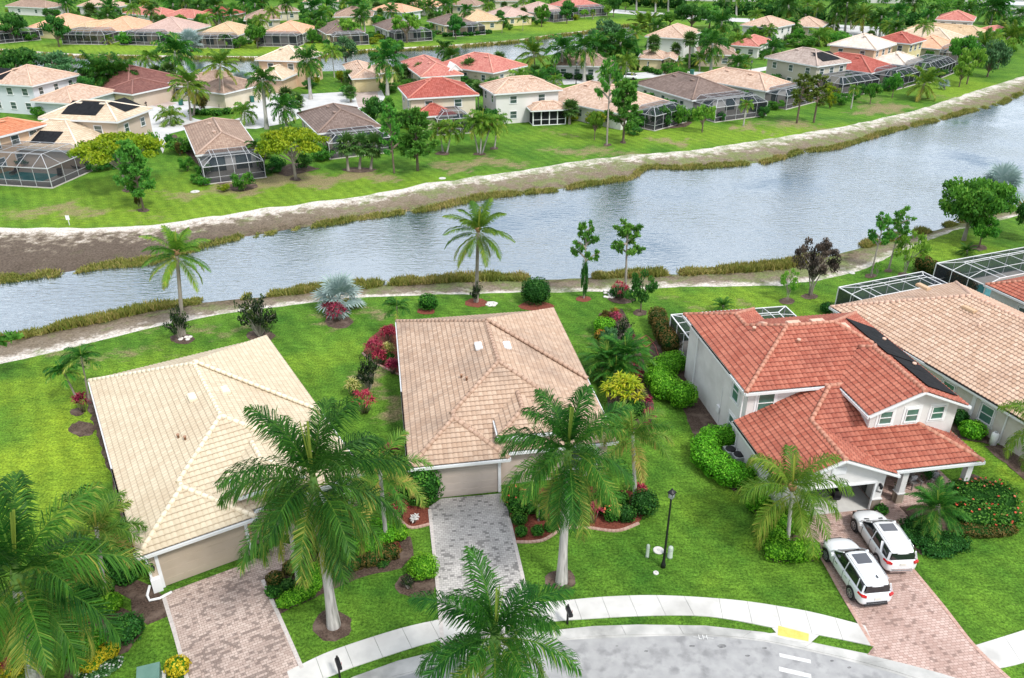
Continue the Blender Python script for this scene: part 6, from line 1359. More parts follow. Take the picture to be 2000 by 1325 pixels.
fhouse((687, 154), (745, 151), (655, 128), 2.9, 'beige', 'yellow', 'yellow walled house with pinkish roof and yellow garage door', garage=(.12, .88, .43, 'yellow'), cside='A', win=False, extra=((1.0, 1.6, 5, 14, 2.9),))
r_, W_, D_ = fhouse((822, 151), (905, 146), (787, 121), 2.9, 'redpink', 'cream', 'coral roofed house with a small gabled dormer', cside='A', nwin=2)
d = MB(); d.face([(W_*.72, 1.6, 3.5), (W_*.72+2.6, 1.6, 3.5), (W_*.72+1.3, 1.6, 4.7)]); d.bar((W_*.72-.2, 1.55, 3.45), (W_*.72+1.3, 1.55, 4.8), .2); d.bar((W_*.72+2.8, 1.55, 3.45), (W_*.72+1.3, 1.55, 4.8), .2); d.face([(W_*.72-.2, 1.5, 3.5), (W_*.72+1.3, 1.5, 4.85), (W_*.72+1.3, 6, 4.85), (W_*.72-.2, 4, 3.5)]); d.face([(W_*.72+2.8, 1.5, 3.5), (W_*.72+1.3, 1.5, 4.85), (W_*.72+1.3, 6, 4.85), (W_*.72+2.8, 4, 3.5)]); d.obj('dormer', M_WHITE, r_)
fhouse((963, 143), (1030, 128), (925, 113), 2.9, 'redpink', 'cream', 'coral roofed house left of the tall palm row', cside='A', nwin=2)
fhouse((1082, 128), (1200, 130), 10, 2.9, 'brown', 'white', 'white house half hidden behind the big royal palms', nwin=4)
fhouse((1260, 71), (1340, 76), (1378, 62), 5.4, 'beige', 'white', 'big two storey white house beyond the royal palms', win=False)
fhouse((1245, 114), (1296, 116), (1336, 105), 2.9, 'beige', 'yellow', 'yellow walled house with garage and small white gable', garage=(.45, .95, .43, 'yellow'), extra=((.95, 1.5, -1, 8, 2.9, 'F'),), nwin=1)
fhouse((1425, 88), (1484, 92), 14, 2.9, 'redpink', 'white', 'coral roofed house half hidden by street palms', nwin=2)
fhouse((1362, 106), (1440, 108), 10, 2.9, 'brown', 'sand', 'low brown roofed house behind the cabbage palm', nwin=2)
fhouse((1446, 49), (1512, 55), (1531, 45), 5.4, 'beige', 'white', 'two storey house with pinkish beige roof behind the palm thicket', nwin=2)
fhouse((1535, 50), (1605, 54), 12, 2.9, 'redpink' if False else 'beige', 'sand', 'beige roofed single storey house left of the tall royal palms', nwin=2)
# ---- beyond the canal, left to right
FARR = [((-60, 66), (38, 58), 15, 2.9, 'peach', 'cream', 'peach roofed house at the far left beyond the canal', (.4, 1.3, 4, 2.6, 3.4)),
 ((52, 54), (132, 58), 17, 2.9, 'peach', 'yellow', 'second peach roofed house from the left beyond the canal', None),
 ((125, 60), (172, 62), 18, 2.9, 'tan', 'yellow', 'tan roofed house behind the pair of lakeside trees', None),
 ((172, 60), (262, 61), 17, 2.9, 'peach', 'cream', 'bright peach roofed house with white cage beyond the canal', (-.3, .62, 7, 2.6, 3.8)),
 ((262, 62), (360, 64), 16, 2.9, 'pink', 'cream', 'dusty pink roofed house beyond the canal', (-.1, .7, 5.5, 2.6, 3.6)),
 ((385, 68), (466, 69), 15, 2.9, 'tan', 'cream', 'yellowish tan roofed house beyond the canal', (-.05, 1.0, 5, 2.6, 3.6)),
 ((512, 65), (590, 66), 14, 2.9, 'peach', 'white', 'small peach roofed house with wide cage beyond the canal', (0, 1.0, 5, 2.9, 3.5)),
 ((637, 67), (712, 63), (617, 54), 2.9, 'dark', 'yellow', 'dark roofed house beyond the canal, half behind a round tree', (.1, 1, 4, 2.6, 3.4)),
 ((757, 60), (826, 56), (721, 49), 2.9, 'dark', 'white', 'dark roofed white house with low cage beyond the canal', (.05, 1.1, 4.5, 2.6, 3.4)),
 ((868, 50), (930, 46), (815, 42), 2.9, 'dark', 'yellow', 'dark brown roofed yellow house beyond the canal', (.1, 1.1, 4, 2.6, 3.4)),
 ((905, 43), (985, 40), 14, 2.9, 'tan', 'yellow', 'tan roofed yellow house beyond the canal', None),
 ((985, 34), (1042, 31), 15, 2.9, 'pink', 'yellow', 'dusty pink roofed yellow house beyond the canal', None),
 ((1050, 26), (1105, 21), 14, 2.9, 'pink', 'cream', 'pinkish roofed house with two small cages beyond the canal', (.3, 1, 4, 2.6, 3.6)),
 ((1112, 16), (1176, 12), 14, 2.9, 'redpink', 'white', 'coral roofed house nearest the main road beyond the canal', (.1, .95, 4, 2.6, 3.6)),
 ((240, 26), (312, 33), 10, 2.9, 'redpink', 'white', 'coral roofed house in the farthest row behind leaning palms', None),
 ((314, 33), (382, 37), 10, 2.9, 'redpink', 'cream', 'second coral roofed house in the farthest row', None),
 ((378, 30), (442, 32), 12, 2.9, 'red', 'yellow', 'deep red roofed house with open porch in the farthest row', None),
 ((476, 40), (548, 38), 13, 2.9, 'brown', 'sand', 'brown roofed house behind the small coconut palm', None),
 ((530, 24), (585, 22), 9, 2.9, 'brown', 'cream', 'small brown roofed house far behind', None),
 ((650, 33), (728, 32), 12, 2.9, 'brown', 'yellow', 'grey brown roofed house with yellow garage doors', None),
 ((722, 20), (790, 25), 10, 2.9, 'peach', 'blue', 'white walled house with peach roof in the farthest row', None),
 ((785, 12), (850, 15), 10, 2.9, 'peach', 'white', 'long peach roofed house in the farthest row', None),
 ((880, 10), (932, 12), 9, 2.9, 'brown', 'cream', 'brown roofed house with two garages in the farthest row', None),
 ((10, 12), (90, 16), 9, 2.9, 'brown', 'white', 'brown roofed house in the farthest row at the left', None),
 ((150, 12), (225, 14), 9, 2.9, 'beige', 'white', 'beige roofed house in the farthest row left of the coral ones', None),
 ((590, 4), (660, 4), 9, 2.9, 'beige', 'white', 'beige roofed house cut by the top edge', None), ((960, 2), (1030, 2), 9, 2.9, 'brown', 'cream', 'brown roofed house cut by the top edge', None)]
for a_, b_, c_, z_, rf, wl, lb, cg_ in FARR: fhouse(a_, b_, c_, z_, rf, wl, lb, cg=cg_, cside='A', nwin=2, side_w=cg_ is not None, vents=False)
# industrial white roofs at the very back right
for (x0, y0, x1, y1, d_, h_, lb) in ((1880, 20, 2010, 26, 25, 5, 'long flat white building beyond the main road on the right'), (1690, 6, 1790, 8, 20, 5, 'low white building behind the far hedge'), (1960, 34, 2060, 38, 12, 4, 'white walled shed by the right edge'), (1330, 2, 1480, 4, 20, 5, 'white building glimpsed between tall palms')):
    a, b = P(x0, y0), P(x1, y1); t = house_root(lb, a, math.atan2(b.y-a.y, b.x-a.x), 'warehouse', 'building'); W_ = (b-a).length; m_ = MB(); m_.box((W_/2, d_/2, h_/2), (W_, d_, h_)); m_.obj('wall', FW['white'], t); m_ = MB(); m_.box((W_/2, d_/2, h_+.2), (W_+.6, d_+.6, .3)); m_.obj('roof', FW['blue'], t)
    m_ = MB()
    for k in range(int(W_/5)): m_.box((k*5+2.5, -.03, h_*.5), (1.6, .1, 1.4))
    m_.obj('window', M_GLASS, t)
# screened porch of the white house
a, b = P(1041, 246), P(1104, 243); t = house_root('low beige roofed screened porch of the white two storey house', (a.x, a.y, 0), math.atan2(b.y-a.y, b.x-a.x), 'screened_porch', 'porch'); W_ = (b-a).length
rp = rect(-.5, W_+.5, -.6, 4.2, 2.75, axis='u', ov=.5); ro, ln = roof_flat([rp], 'roof', FR['beige'], t); caps([rp], ln, FCAP['beige'], ro, .17, .5, False); eaves([rp], M_GUTTER, t, h=.2, closed=False)
m_ = MB(); n_ = 4
for i in range(n_+1): m_.bar((W_*i/n_, 0, 0), (W_*i/n_, 0, 2.7), .16)
m_.bar((0, 0, 1), (W_, 0, 1), .07); m_.bar((0, 0, 2.65), (W_, 0, 2.65), .15); m_.bar((0, 0, 0.05), (W_, 0, .05), .12); m_.bar((0, 0, 0), (0, 3.5, 0), .12); m_.bar((0, 3.4, 0), (0, 3.4, 2.7), .14); m_.obj('post', M_FRAMEW, t)
m_ = MB(); m_.face([(0, .05, 0), (W_, .05, 0), (W_, .05, 2.7), (0, .05, 2.7)]); m_.face([(0.05, 3.5, 0), (0.05, 0, 0), (.05, 0, 2.7), (.05, 3.5, 2.7)]); m_.obj('screen', screenmat('dark_screen', (.02, .022, .025), .85), t)
# ================================================================ STREET FURNITURE, CARS
def lamp_post(x, y, ty, label, s=1.0):
    h = HT(x, y, ty); t = thing('street_lamp', label, 'street lamp', P(x, y)); mb = MB(); mb.lathe([(.14, 0), (.14, .25), (.1, .35), (.075, .9), (.05, h-.75), (.07, h-.72), (.04, h-.66), (.05, h-.6)], n=12); mb.obj('post', M_BLACK, t)
    l = MB(); b = h-.6; l.lathe([(.1, b), (.13, b+.02), (.17, b+.03), (.2, b+.36), (.2, b+.37)], n=4); l.obj('lantern_glass', mat('lamp_glass', (.5, .52, .55), .15), t)
    l = MB()
    for k in range(4): a = math.pi/2*k; l.bar((.13*math.cos(a), .13*math.sin(a), b), (.205*math.cos(a), .205*math.sin(a), b+.38), .03)
    l.lathe([(.27, b+.37), (.24, b+.43), (.1, b+.55), (.03, b+.6), (.05, b+.64), (.01, b+.68)], n=4); l.obj('lantern_cap', M_BLACK, t); return t
lamp_post(1295, 1108, 956, 'black street lamp on the lawn left of the white cars'); lamp_post(610, 55, 18, 'thin black street lamp beyond the canal'); lamp_post(1125, 165, 122, 'black street lamp before the white house across the lake'); lamp_post(1466, 140, 118, 'black street lamp across the lake by the coral house'); lamp_post(1735, 66, 48, 'black street lamp at the main road bend')
def mailbox(x, y, ty, label, rz):
    t = thing('mailbox', label, 'mailbox', P(x, y), rz); mb = MB(); h = max(1.0, HT(x, y, ty)); mb.box((0, 0, h*.5), (.09, .09, h)); mb.lathe([(.07, h), (.07, h+.02), (.03, h+.06), (.05, h+.11), (.01, h+.16)], n=8); mb.bar((0, 0, h*.45), (0, -.32, h*.68), .05); mb.obj('post', M_BLACK, t)
    b = MB(); z = h*.78; n = 8; pr = [(-.11, 0), (.11, 0), (.11, .14)]+[(.11*math.cos(a), .14+.09*math.sin(a)) for a in [math.pi*k/6 for k in range(1, 6)]]+[(-.11, .14)]
    f0 = [V3((x_, -.5, z+z_)) for x_, z_ in pr]; f1 = [V3((x_, .12, z+z_)) for x_, z_ in pr]; b.face(f0); b.face(f1[::-1])
    for k in range(len(pr)): b.face([f0[k], f0[(k+1) % len(pr)], f1[(k+1) % len(pr)], f1[k]])
    b.box((0, -.51, z+.1), (.19, .02, .2)); o = b.obj('box', M_BLACK, t); g = MB(); g.box((.125, -.3, z+.18), (.015, .05, .14)); g.obj('flag', mat('red_flag', (.4, .02, .02), .5), o); return t
mailbox(1108, 1219, 1184, 'black mailbox on a post at the verge in front of the middle house', RAD(15)); mailbox(664, 1324, 1285, 'black mailbox on a post at the bottom edge beside the sidewalk', RAD(25)); mailbox(287, 210, 202, 'small black mailbox by the far driveway at the left', 0)
M_BOXG = mat('utility_green', (.10, .20, .165), .45, (.13, .24, .20), 2); M_PED = mat('pedestal_green', (.40, .47, .40), .5)
t = thing('utility_box', 'dark green transformer box on a concrete pad at the bottom left', 'utility box', P(296, 1338), RAD(18)); mb = MB(); mb.box((0, 0, .06), (1.3, 1.2, .12)); mb.obj('pad', M_WALK, t); mb = MB(); mb.box((0, 0, .45), (.98, .85, .66)); mb.face([(-.52, -.46, .74), (.52, -.46, .74), (.52, .46, .92), (-.52, .46, .92)]); mb.face([(-.52, -.46, .66), (.52, -.46, .66), (.52, -.46, .74), (-.52, -.46, .74)]); mb.face([(.52, -.46, .66), (.52, .46, .66), (.52, .46, .92), (.52, -.46, .74)]); mb.face([(-.52, .46, .66), (-.52, -.46, .66), (-.52, -.46, .74), (-.52, .46, .92)]); mb.face([(.52, .46, .66), (-.52, .46, .66), (-.52, .46, .92), (.52, .46, .92)]); mb.obj('cabinet', M_BOXG, t); mb = MB(); mb.box((0, -.435, .45), (.5, .02, .34)); mb.obj('door', M_BOXG, t)
for x, y, ty, lb in ((1264, 1088, 1064, 'slim pale green pedestal left of the street lamp'), (1308, 1089, 1068, 'short pale green pedestal right of the street lamp')):
    t = thing('utility_pedestal', lb, 'utility pedestal', P(x, y)); h = HT(x, y, ty); mb = MB(); w_ = .1 if 'slim' in lb else .15; mb.lathe([(w_*1.1, 0), (w_*1.1, .1), (w_, .12), (w_, h-.1), (w_*.85, h-.03), (w_*.4, h)], n=12); mb.obj('housing', M_PED, t); mb = MB(); mb.lathe([(w_*1.06, h*.72), (w_*1.06, h*.76)], n=12); mb.obj('band', M_PIPEM, t)
M_CONC = M_WALK
for x, y, s, lb in ((1286, 1076, .32, 'round pale utility cover beside the street lamp'), (1281, 1120, .16, 'small pale valve cover below the street lamp'), (961, 594, .5, 'pale utility lid on the lawn by the lake'), (864, 349, .5, 'white lid on the far shore lawn'), (381, 375, .6, 'round grey lid on the left far lawn'), (1664, 534, .3, 'small white lid on the lakeside lawn')):
    t = thing('utility_cover', lb, 'utility cover', P(x, y)); mb = MB(); mb.lathe([(s, 0), (s, .05), (s*.9, .07)], n=16); mb.obj('lid', M_CONC, t); mb = MB(); mb.lathe([(s*.3, .07), (s*.28, .09)], n=10); mb.obj('knob', M_GUT, t)
# lake sign, far bins
t = thing('lake_sign', 'small white sign on a stake at the far shore on the left', 'sign', P(136, 440)); mb = MB(); mb.box((0, 0, .5), (.06, .06, 1.0)); mb.obj('stake', M_WHITE, t); mb = MB(); mb.box((0, -.04, .95), (.45, .03, .55)); mb.obj('board', M_FRAMEW, t)
M_BIN = mat('bin_green', (.02, .13, .10), .5)
for k, (x, y, lb) in enumerate(((354, 206, 'green wheelie bin on the left of the far cul de sac'), (451, 200, 'green wheelie bin in the middle of the far cul de sac'), (493, 200, 'green wheelie bin beside the silver sedan'), (1351, 147, 'green wheelie bin at the far street on the right'))):
    t = thing('wheelie_bin', lb, 'bin', P(x, y), .3*k, 'wheelie bins put out across the lake'); mb = MB(); mb.box((0, 0, .6), (.62, .7, 1.05), taper=1.18); mb.obj('body', M_BIN, t); mb = MB(); mb.box((0, -.03, 1.17), (.76, .86, .08)); mb.obj('lid', M_BIN, t); mb = MB()
    for s in (-1, 1): mb.tube([(s*.33, .3, .12), (s*.38, .3, .12)], .12, 10)
    mb.obj('wheel', M_DARK, t)
# porch chairs and flower pot
M_ADI = mat('weathered_wood', (.20, .19, .18), .85, (.28, .26, .25), 5); M_CUSH = mat('white_cushion', (.62, .62, .64), .9, (.3, .32, .36), 9)
def adirondack(x, y, rz, label):
    t = thing('adirondack_chair', label, 'chair', P(x, y, .08), rz, 'wooden chairs on the covered porch'); s = MB()
    for k in range(5): s.box((-.24+.12*k, .05, .36), (.1, .55, .025), M=Matrix.Rotation(-.18, 4, 'X'))
    s.obj('seat', M_ADI, t); b = MB()
    for k in range(5): b.bar((-.24+.12*k, .3, .25), (-.28+.14*k, .62, 1.05-.05*abs(k-2)), .1, .025)
    b.obj('backrest', M_ADI, t); l = MB()
    for sx in (-.33, .33): l.box((sx, -.25, .28), (.05, .1, .56)); l.box((sx, .3, .2), (.05, .1, .4)); l.box((sx, .02, .57), (.14, .75, .03))
    l.obj('armrest', M_ADI, t); c = MB(); c.box((0, .32, .55), (.42, .14, .4), M=Matrix.Rotation(.3, 4, 'X')); tag(c.obj('cushion', M_CUSH, t)); return t
adirondack(1783, 952, RAD(15), 'grey wooden porch chair with a pillow, left of the two'); adirondack(1823, 945, RAD(0), 'grey wooden porch chair with a pillow, right of the two')
t = thing('flower_pot', 'pale pot of pink and white flowers on the porch beside the wall', 'flower pot', P(1755, 962, .08)); mb = MB(); mb.lathe([(.22, 0), (.32, .35), (.34, .38)], n=14); mb.obj('pot', M_PIPEM, t); V = []; T = []; r = random.Random(3); leaves_ball(V, T, r, V3((0, 0, .6)), .38, 160, .12, .3); link(bpy.data.objects.new('leaves', quads('leaves', [[tuple(p) for p in q] for q in V], T, M_HD)), t); V = []; T = []; leaves_ball(V, T, r, V3((0, 0, .66)), .38, 40, .1, .5); link(bpy.data.objects.new('flowers', quads('flowers', [[tuple(p) for p in q] for q in V], T, M_FLR)), t)
t = tree('clumpdark', 1803, 940, 905, 30, 'green potted bush between the two porch chairs', cat='shrub', z0=.08)
# garden hose at the right neighbour, and the coil by the hedge
M_HOSEM = mat('hose', (.05, .07, .05), .5); mb = MB(); n = 60
t = thing('garden_hose', 'coiled dark hose hanging on the right neighbour wall', 'garden hose', P(1968, 884)); mb.tube([(.28*math.cos(k*.62)*(1+.03*(k % 7)), .05*math.sin(k*1.7), .7+.36*math.sin(k*.62)) for k in range(n)], .03, 6); mb.obj('coil', M_HOSEM, t); mb = MB(); mb.box((0, .1, .8), (.3, .06, .3)); mb.obj('holder', M_PIPEM, t)
mb = MB(); q = [P(x, y, .04) for x, y in ((1248, 664), (1262, 655), (1278, 668), (1262, 678), (1252, 670), (1268, 662), (1280, 676), (1286, 694), (1290, 706), (1300, 712))]; mb.tube(q, .03, 6); t = mb.obj('garden_hose', mat('pink_hose', (.40, .10, .09), .5)); tag(t, 'reddish garden hose lying curled on the bed behind the cage hedge', 'garden hose')
for x, y, ty, lb in ((1938, 868, 840, 'white round water softener tank by the right neighbour wall'),):
    t = thing('storage_tank', lb, 'tank', P(x, y)); h = 1.0; mb = MB(); mb.lathe([(.25, 0), (.25, h-.12), (.15, h)], n=14); mb.obj('body', M_PVC, t); mb = MB(); mb.lathe([(.1, h), (.1, h+.08)], n=10); mb.obj('cap', M_PIPEM, t)
# outdoor table set on the left pool deck is inside the enclosure; cars
M_CARW = mat('white_car_paint', (.78, .80, .83), .22, spec=.6, coat=.8); M_CARW2 = mat('pearl_car_paint', (.76, .77, .78), .25, spec=.6, coat=.8)
M_TYRE = mat('tyre', (.015, .015, .016), .85); M_RIM = mat('alloy', (.55, .56, .58), .3, metal=.8); M_TAIL = mat('tail_light_red', (.55, .01, .012), .2, spec=.8); M_CGL = mat('car_glass', (.012, .016, .02), .05, spec=1.0); M_CHROME = mat('chrome', (.7, .7, .72), .15, metal=1); M_PLAST = mat('black_plastic', (.03, .03, .032), .6); M_PLATE = mat('number_plate', (.7, .68, .62), .5); M_SUNR = mat('sunroof_glass', (.05, .055, .07), .06, spec=1.0)
def loftmesh(secs, cap=True):
    """secs: list of rings of equal length"""
    mb = MB(); n = len(secs[0])
    for s in secs: mb.v += [tuple(p) for p in s]
    for i in range(len(secs)-1):
        for k in range(n): a, b = i*n+k, i*n+(k+1) % n; mb.f.append((a, b, b+n, a+n)); mb.mi.append(0); mb.t.append(.5); mb.sm.append(True)
    if cap: mb.f.append(tuple(range(n))[::-1]); mb.f.append(tuple((len(secs)-1)*n+k for k in range(n))); mb.mi += [0, 0]; mb.t += [.5, .5]; mb.sm += [False]*2
    return mb
def suv(label, loc, rz, kind, paint):
    """SUV, nose towards +X; station table: x, half width, sill z, shoulder z (belt), deck z"""
    t = thing('parked_suv', label, 'car', loc, rz, 'white cars on the brick driveway'); B_ = kind == 'b'
    L_ = 2.40
    st = [(-2.41, .62, .50, .80, .84), (-2.38, .82, .38, .92, .96), (-2.25, .92, .30, 1.04, 1.08), (-1.95, .965, .28, 1.08, 1.12), (-1.2, .975, .27, 1.05, 1.08), (-.3, .97, .26, 1.01, 1.04), (.55, .965, .26, .99, 1.02), (1.0, .96, .27, .97, 1.06), (1.5, .95, .28, .92, 1.03), (1.95, .91, .30, .84, .96), (2.25, .80, .36, .72, .84), (2.38, .62, .44, .60, .70), (2.41, .4, .48, .55, .60)]
    secs = []
    for x, w_, s, b, d in st:
        half = [(0, s), (w_*.82, s), (w_*.97, s+.10), (w_, (s+b)/2), (w_*.985, b-.07), (w_*.93, b), (w_*.6, d), (0, d+.015)]
        ring = [V3((x, y, z)) for y, z in half]+[V3((x, -y, z)) for y, z in half[1:-1][::-1]]; secs.append(ring)
    bd = loftmesh(secs).obj('body', paint, t); md = bd.modifiers.new('sub', 'SUBSURF'); md.levels = md.render_levels = 2
    # greenhouse: dark glass volume, painted roof over it
    gs = []; ro_z = 1.70 if not B_ else 1.72
    prof = [(-2.18 if not B_ else -2.2, 1.05, .80, 1.10, .80), (-2.0, 1.05, .85, 1.45, .74), (-1.85, 1.05, .86, 1.60, .70), (-1.2, 1.03, .87, 1.66, .71), (-.2, 1.0, .87, 1.69, .72), (.25, 1.0, .86, 1.64, .70), (.6, 1.0, .84, 1.43, .70), (.95, 1.0, .80, 1.18, .72), (1.15, 1.0, .76, 1.05, .72)]
    for x, z0, w0, z1, w1 in prof:
        half = [(0, z0-.05), (w0, z0-.05), (w0, z0+.02), ((w0+w1)/2+.02, (z0+z1)/2), (w1, z1-.05), (w1*.8, z1), (0, z1+.02)]
        gs.append([V3((x, y, z)) for y, z in half]+[V3((x, -y, z)) for y, z in half[1:-1][::-1]])
    g = loftmesh(gs).obj('windows', M_CGL, t); md = g.modifiers.new('sub', 'SUBSURF'); md.levels = md.render_levels = 2
    rs = []
    for x, w_, z in [(-2.19, .50, 1.48), (-2.12, .66, 1.56), (-1.85, .715, 1.655), (-1.2, .735, 1.705), (-.2, .74, 1.735), (.18, .71, 1.70), (.36, .60, 1.63)]:
        half = [(0, z-.05), (w_, z-.11), (w_+.01, z-.08), (w_*.86, z-.02), (0, z+.025)]; rs.append([V3((x, y, q)) for y, q in half]+[V3((x, -y, q)) for y, q in half[1:-1][::-1]])
    ro = loftmesh(rs).obj('roof', paint, t); md = ro.modifiers.new('sub', 'SUBSURF'); md.levels = md.render_levels = 1
    for s in (-1, 1):
        for q in (((.28, s*.70, 1.65), (1.12, s*.79, 1.05), .07, .05), ((-2.12, s*.72, 1.53), (-2.22, s*.84, 1.06), .09 if not B_ else .12, .07), ((-1.25, s*.76, 1.60), (-1.55, s*.885, 1.04), .16, .05) if B_ else ((-1.62, s*.755, 1.58), (-1.72, s*.88, 1.05), .05, .04), ((-.45, s*.765, 1.63), (-.42, s*.888, 1.02), .045, .03)):
            p = MB(); p.bar(*q); p.obj('pillar', paint, t)
    s = MB(); s.face([(-.62 if B_ else -.75, -.42, 1.752), (.0, -.42, 1.752), (.0, .42, 1.752), (-.62 if B_ else -.75, .42, 1.752)]); s.obj('sunroof', M_SUNR, t)
    r_ = MB()
    for q in (-1, 1): r_.tube([(.05, q*.66, 1.72), (-.1, q*.66, 1.775), (-1.8, q*.66, 1.74), (-1.95, q*.66, 1.68)], .018, 6)
    r_.obj('roof_rail', M_CHROME, t)
    if not B_: f = MB(); f.box((-1.75, -.12, 1.73), (.2, .04, .07)); f.obj('antenna', M_PLAST, t)
    # rear: window, lights, plate, bumper
    rw = MB(); q = [(-2.255, -.70, 1.10), (-2.255, .70, 1.10), (-2.165, .62, 1.50), (-2.165, -.62, 1.50)]; rw.face([V3(a) for a in q][::-1]); rw.obj('rear_window', M_CGL, t)
    for q in (-1, 1):
        m_ = MB(); m_.box((-2.33, q*.76, .97), (.12, .26 if not B_ else .3, .13 if B_ else .12), rz=-q*.45); m_.bar((-2.30, q*.86, .97), (-2.0, q*.955, 1.0), .05, .11); m_.obj('tail_light', M_TAIL, t)
        m_ = MB(); m_.box((.78, q*1.02, 1.08), (.16, .2, .14), taper=.85); m_.bar((.8, q*.9, 1.03), (.78, q*1.0, 1.05), .05); m_.obj('wing_mirror', paint, t)
        m_ = MB(); m_.box((2.1, q*.73, .73), (.28, .22, .12), rz=q*-.5); m_.obj('headlight', M_CHROME, t)
    m_ = MB(); m_.box((-2.425, 0, .80 if not B_ else .9), (.02, .34, .15)); m_.obj('number_plate', M_PLATE, t)
    m_ = MB(); m_.box((-2.42, 0, .56), (.06, 1.15, .07)); m_.box((-2.38, 0, .38), (.1, 1.3, .1)); m_.obj('rear_bumper', M_CHROME if B_ else M_PLAST, t)
    m_ = MB(); m_.box((2.405, 0, .62), (.04, .8, .2)); m_.obj('grille', M_PLAST, t)
    if B_:
        m_ = MB()
        for q in (-1, 1): m_.box((1.25, q*.42, 1.045), (.1, .28, .02), rz=-q*.15)
        m_.obj('bonnet_vent', M_PLAST, t)
    m_ = MB(); m_.bar((1.02, -.5, 1.09), (1.06, .55, 1.09), .05, .02); m_.obj('wiper', M_PLAST, t)
    for q in (-1, 1):
        for x in (-1.12, -.40, .62): m_ = MB(); m_.bar((x, q*.949, .42), (x, q*.949, .98), .014, .045); m_.obj('door_seam', M_PLAST, t)
    if not B_:
        m_ = MB()
        for q in (-1, 1):
            for x in (-.75, .35): m_.box((x, q*.972, .86), (.22, .03, .03))
        m_.obj('door_handle', M_CHROME, t)
    for x in (-1.45, 1.46):
        for q in (-1, 1):
            a = MB(); N = 20     # dark arch, tyre, rim with spokes
            a.tube([(x, q*.80, .38), (x, q*.977, .38)], .42, N); a.obj('wheel_arch', M_PLAST, t)
            w_ = MB(); w_.tube([(x, q*.74, .37), (x, q*.76, .37), (x, q*.965, .37), (x, q*.985, .37)], [.33, .37, .37, .33], 24); wo = w_.obj('wheel', M_TYRE, t)
            ri = MB(); ri.tube([(x, q*.96, .37), (x, q*.993, .37)], [.26, .25], 24);
            ri.obj('rim', M_PLAST, wo); sp = MB();
            for k in range(7): an = k*2*math.pi/7; sp.bar((x, q*1.0, .37), (x+.235*math.cos(an), q*1.0, .37+.235*math.sin(an)), .05, .03)
            sp.tube([(x, q*.985, .37), (x, q*1.01, .37)], .06, 12)
            for k in range(24): a0, a1 = k*2*math.pi/24, (k+1)*2*math.pi/24; sp.bar((x+.245*math.cos(a0), q*.995, .37+.245*math.sin(a0)), (x+.245*math.cos(a1), q*.995, .37+.245*math.sin(a1)), .025, .03)
            sp.obj('spoke', M_RIM, wo)
    m_ = MB(); m_.box((0, 0, .3), (4.3, 1.6, .18)); m_.obj('underbody', M_PLAST, t)
    return t
def car_at(fl, rl, label, kind, paint):
    """fl, rl = photo pixels of the front-left and rear-left tyre contacts"""
    f, r2 = P(*fl, .03), P(*rl, .03); d = (f-r2); d.z = 0; rz = math.atan2(d.y, d.x); u = d.normalized(); n = V3((-u.y, u.x, 0)); m_ = (f+r2)/2-n*.9; m_ = m_-u*.0
    return suv(label, (m_.x, m_.y, .036), rz, kind, paint)
car_at((1612, 1094), (1660, 1168), 'bluish white SUV with black roof window nearest the street', 'a', M_CARW); car_at((1667, 1035), (1712, 1105), 'white SUV with bonnet vents parked nearer the garage pillar', 'b', M_CARW2)
# far parked cars: lofted body, glass, wheels
def small_car(x, y, rz, label, paint):
    t = thing('parked_car', label, 'car', P(x, y, .02), rz); secs = []
    for xx, w_, s, d in ((-2.2, .7, .35, .8), (-2.0, .88, .25, .95), (-1, .9, .22, .95), (.8, .9, .22, .92), (1.8, .85, .25, .78), (2.2, .6, .35, .6)): secs.append([V3((xx, a, b)) for a, b in ((w_*.9, s), (w_, (s+d)/2), (w_*.9, d), (0, d+.03), (-w_*.9, d), (-w_, (s+d)/2), (-w_*.9, s))])
    loftmesh(secs).obj('body', paint, t); secs = []
    for xx, w_, d in ((-1.9, .78, .95), (-1.2, .68, 1.38), (.1, .68, 1.42), (.9, .76, .95)): secs.append([V3((xx, a, b)) for a, b in ((w_, .9), (w_*.95, d), (-w_*.95, d), (-w_, .9))])
    loftmesh(secs).obj('windows', M_CGL, t); m_ = MB(); m_.box((-.55, 0, 1.42), (1.35, 1.25, .05)); m_.obj('roof', paint, t)
    for xx in (-1.35, 1.35):
        for q in (-1, 1): m_ = MB(); m_.tube([(xx, q*.72, .32), (xx, q*.92, .32)], .32, 12); m_.obj('wheel', M_TYRE, t)
    return t
small_car(518, 186, RAD(95), 'silver sedan parked on the far driveway', mat('silver_paint', (.45, .47, .5), .25, coat=.6)); small_car(1226, 155, RAD(165), 'white car parked on the far drive behind the tall pine', M_CARW); small_car(120, 12, RAD(20), 'white car in front of the farthest roofs at the top left', M_CARW2); small_car(38, 14, RAD(10), 'silver car at the top left corner', M_CARW2)

for k, (x, y, lb) in enumerate(((28, 340, 'dark lounger on the pool deck, left of the turquoise pool'), (118, 343, 'dark lounger at the right corner of the turquoise pool'), (150, 330, 'dark lounger behind the right end of the turquoise pool'))):
    t = thing('pool_lounger', lb, 'lounger', P(x, y, .12), .5*k); m_ = MB(); m_.box((0, 0, .3), (.65, 1.3, .1)); m_.bar((0, .6, .32), (0, 1.15, .75), .65, .08); m_.obj('seat', M_PLAST, t); m_ = MB()
    for q in (-.28, .28):
        for w_ in (-.55, .5): m_.box((q, w_, .13), (.05, .05, .26))
    m_.obj('leg', M_PIPEM, t)
# ================================================================ NEAR PLANTING
M_YGP = leafmat('yellow_ginger_leaf', (.12, .28, .01), (.42, .48, .02), (.70, .62, .05), vary=.03)
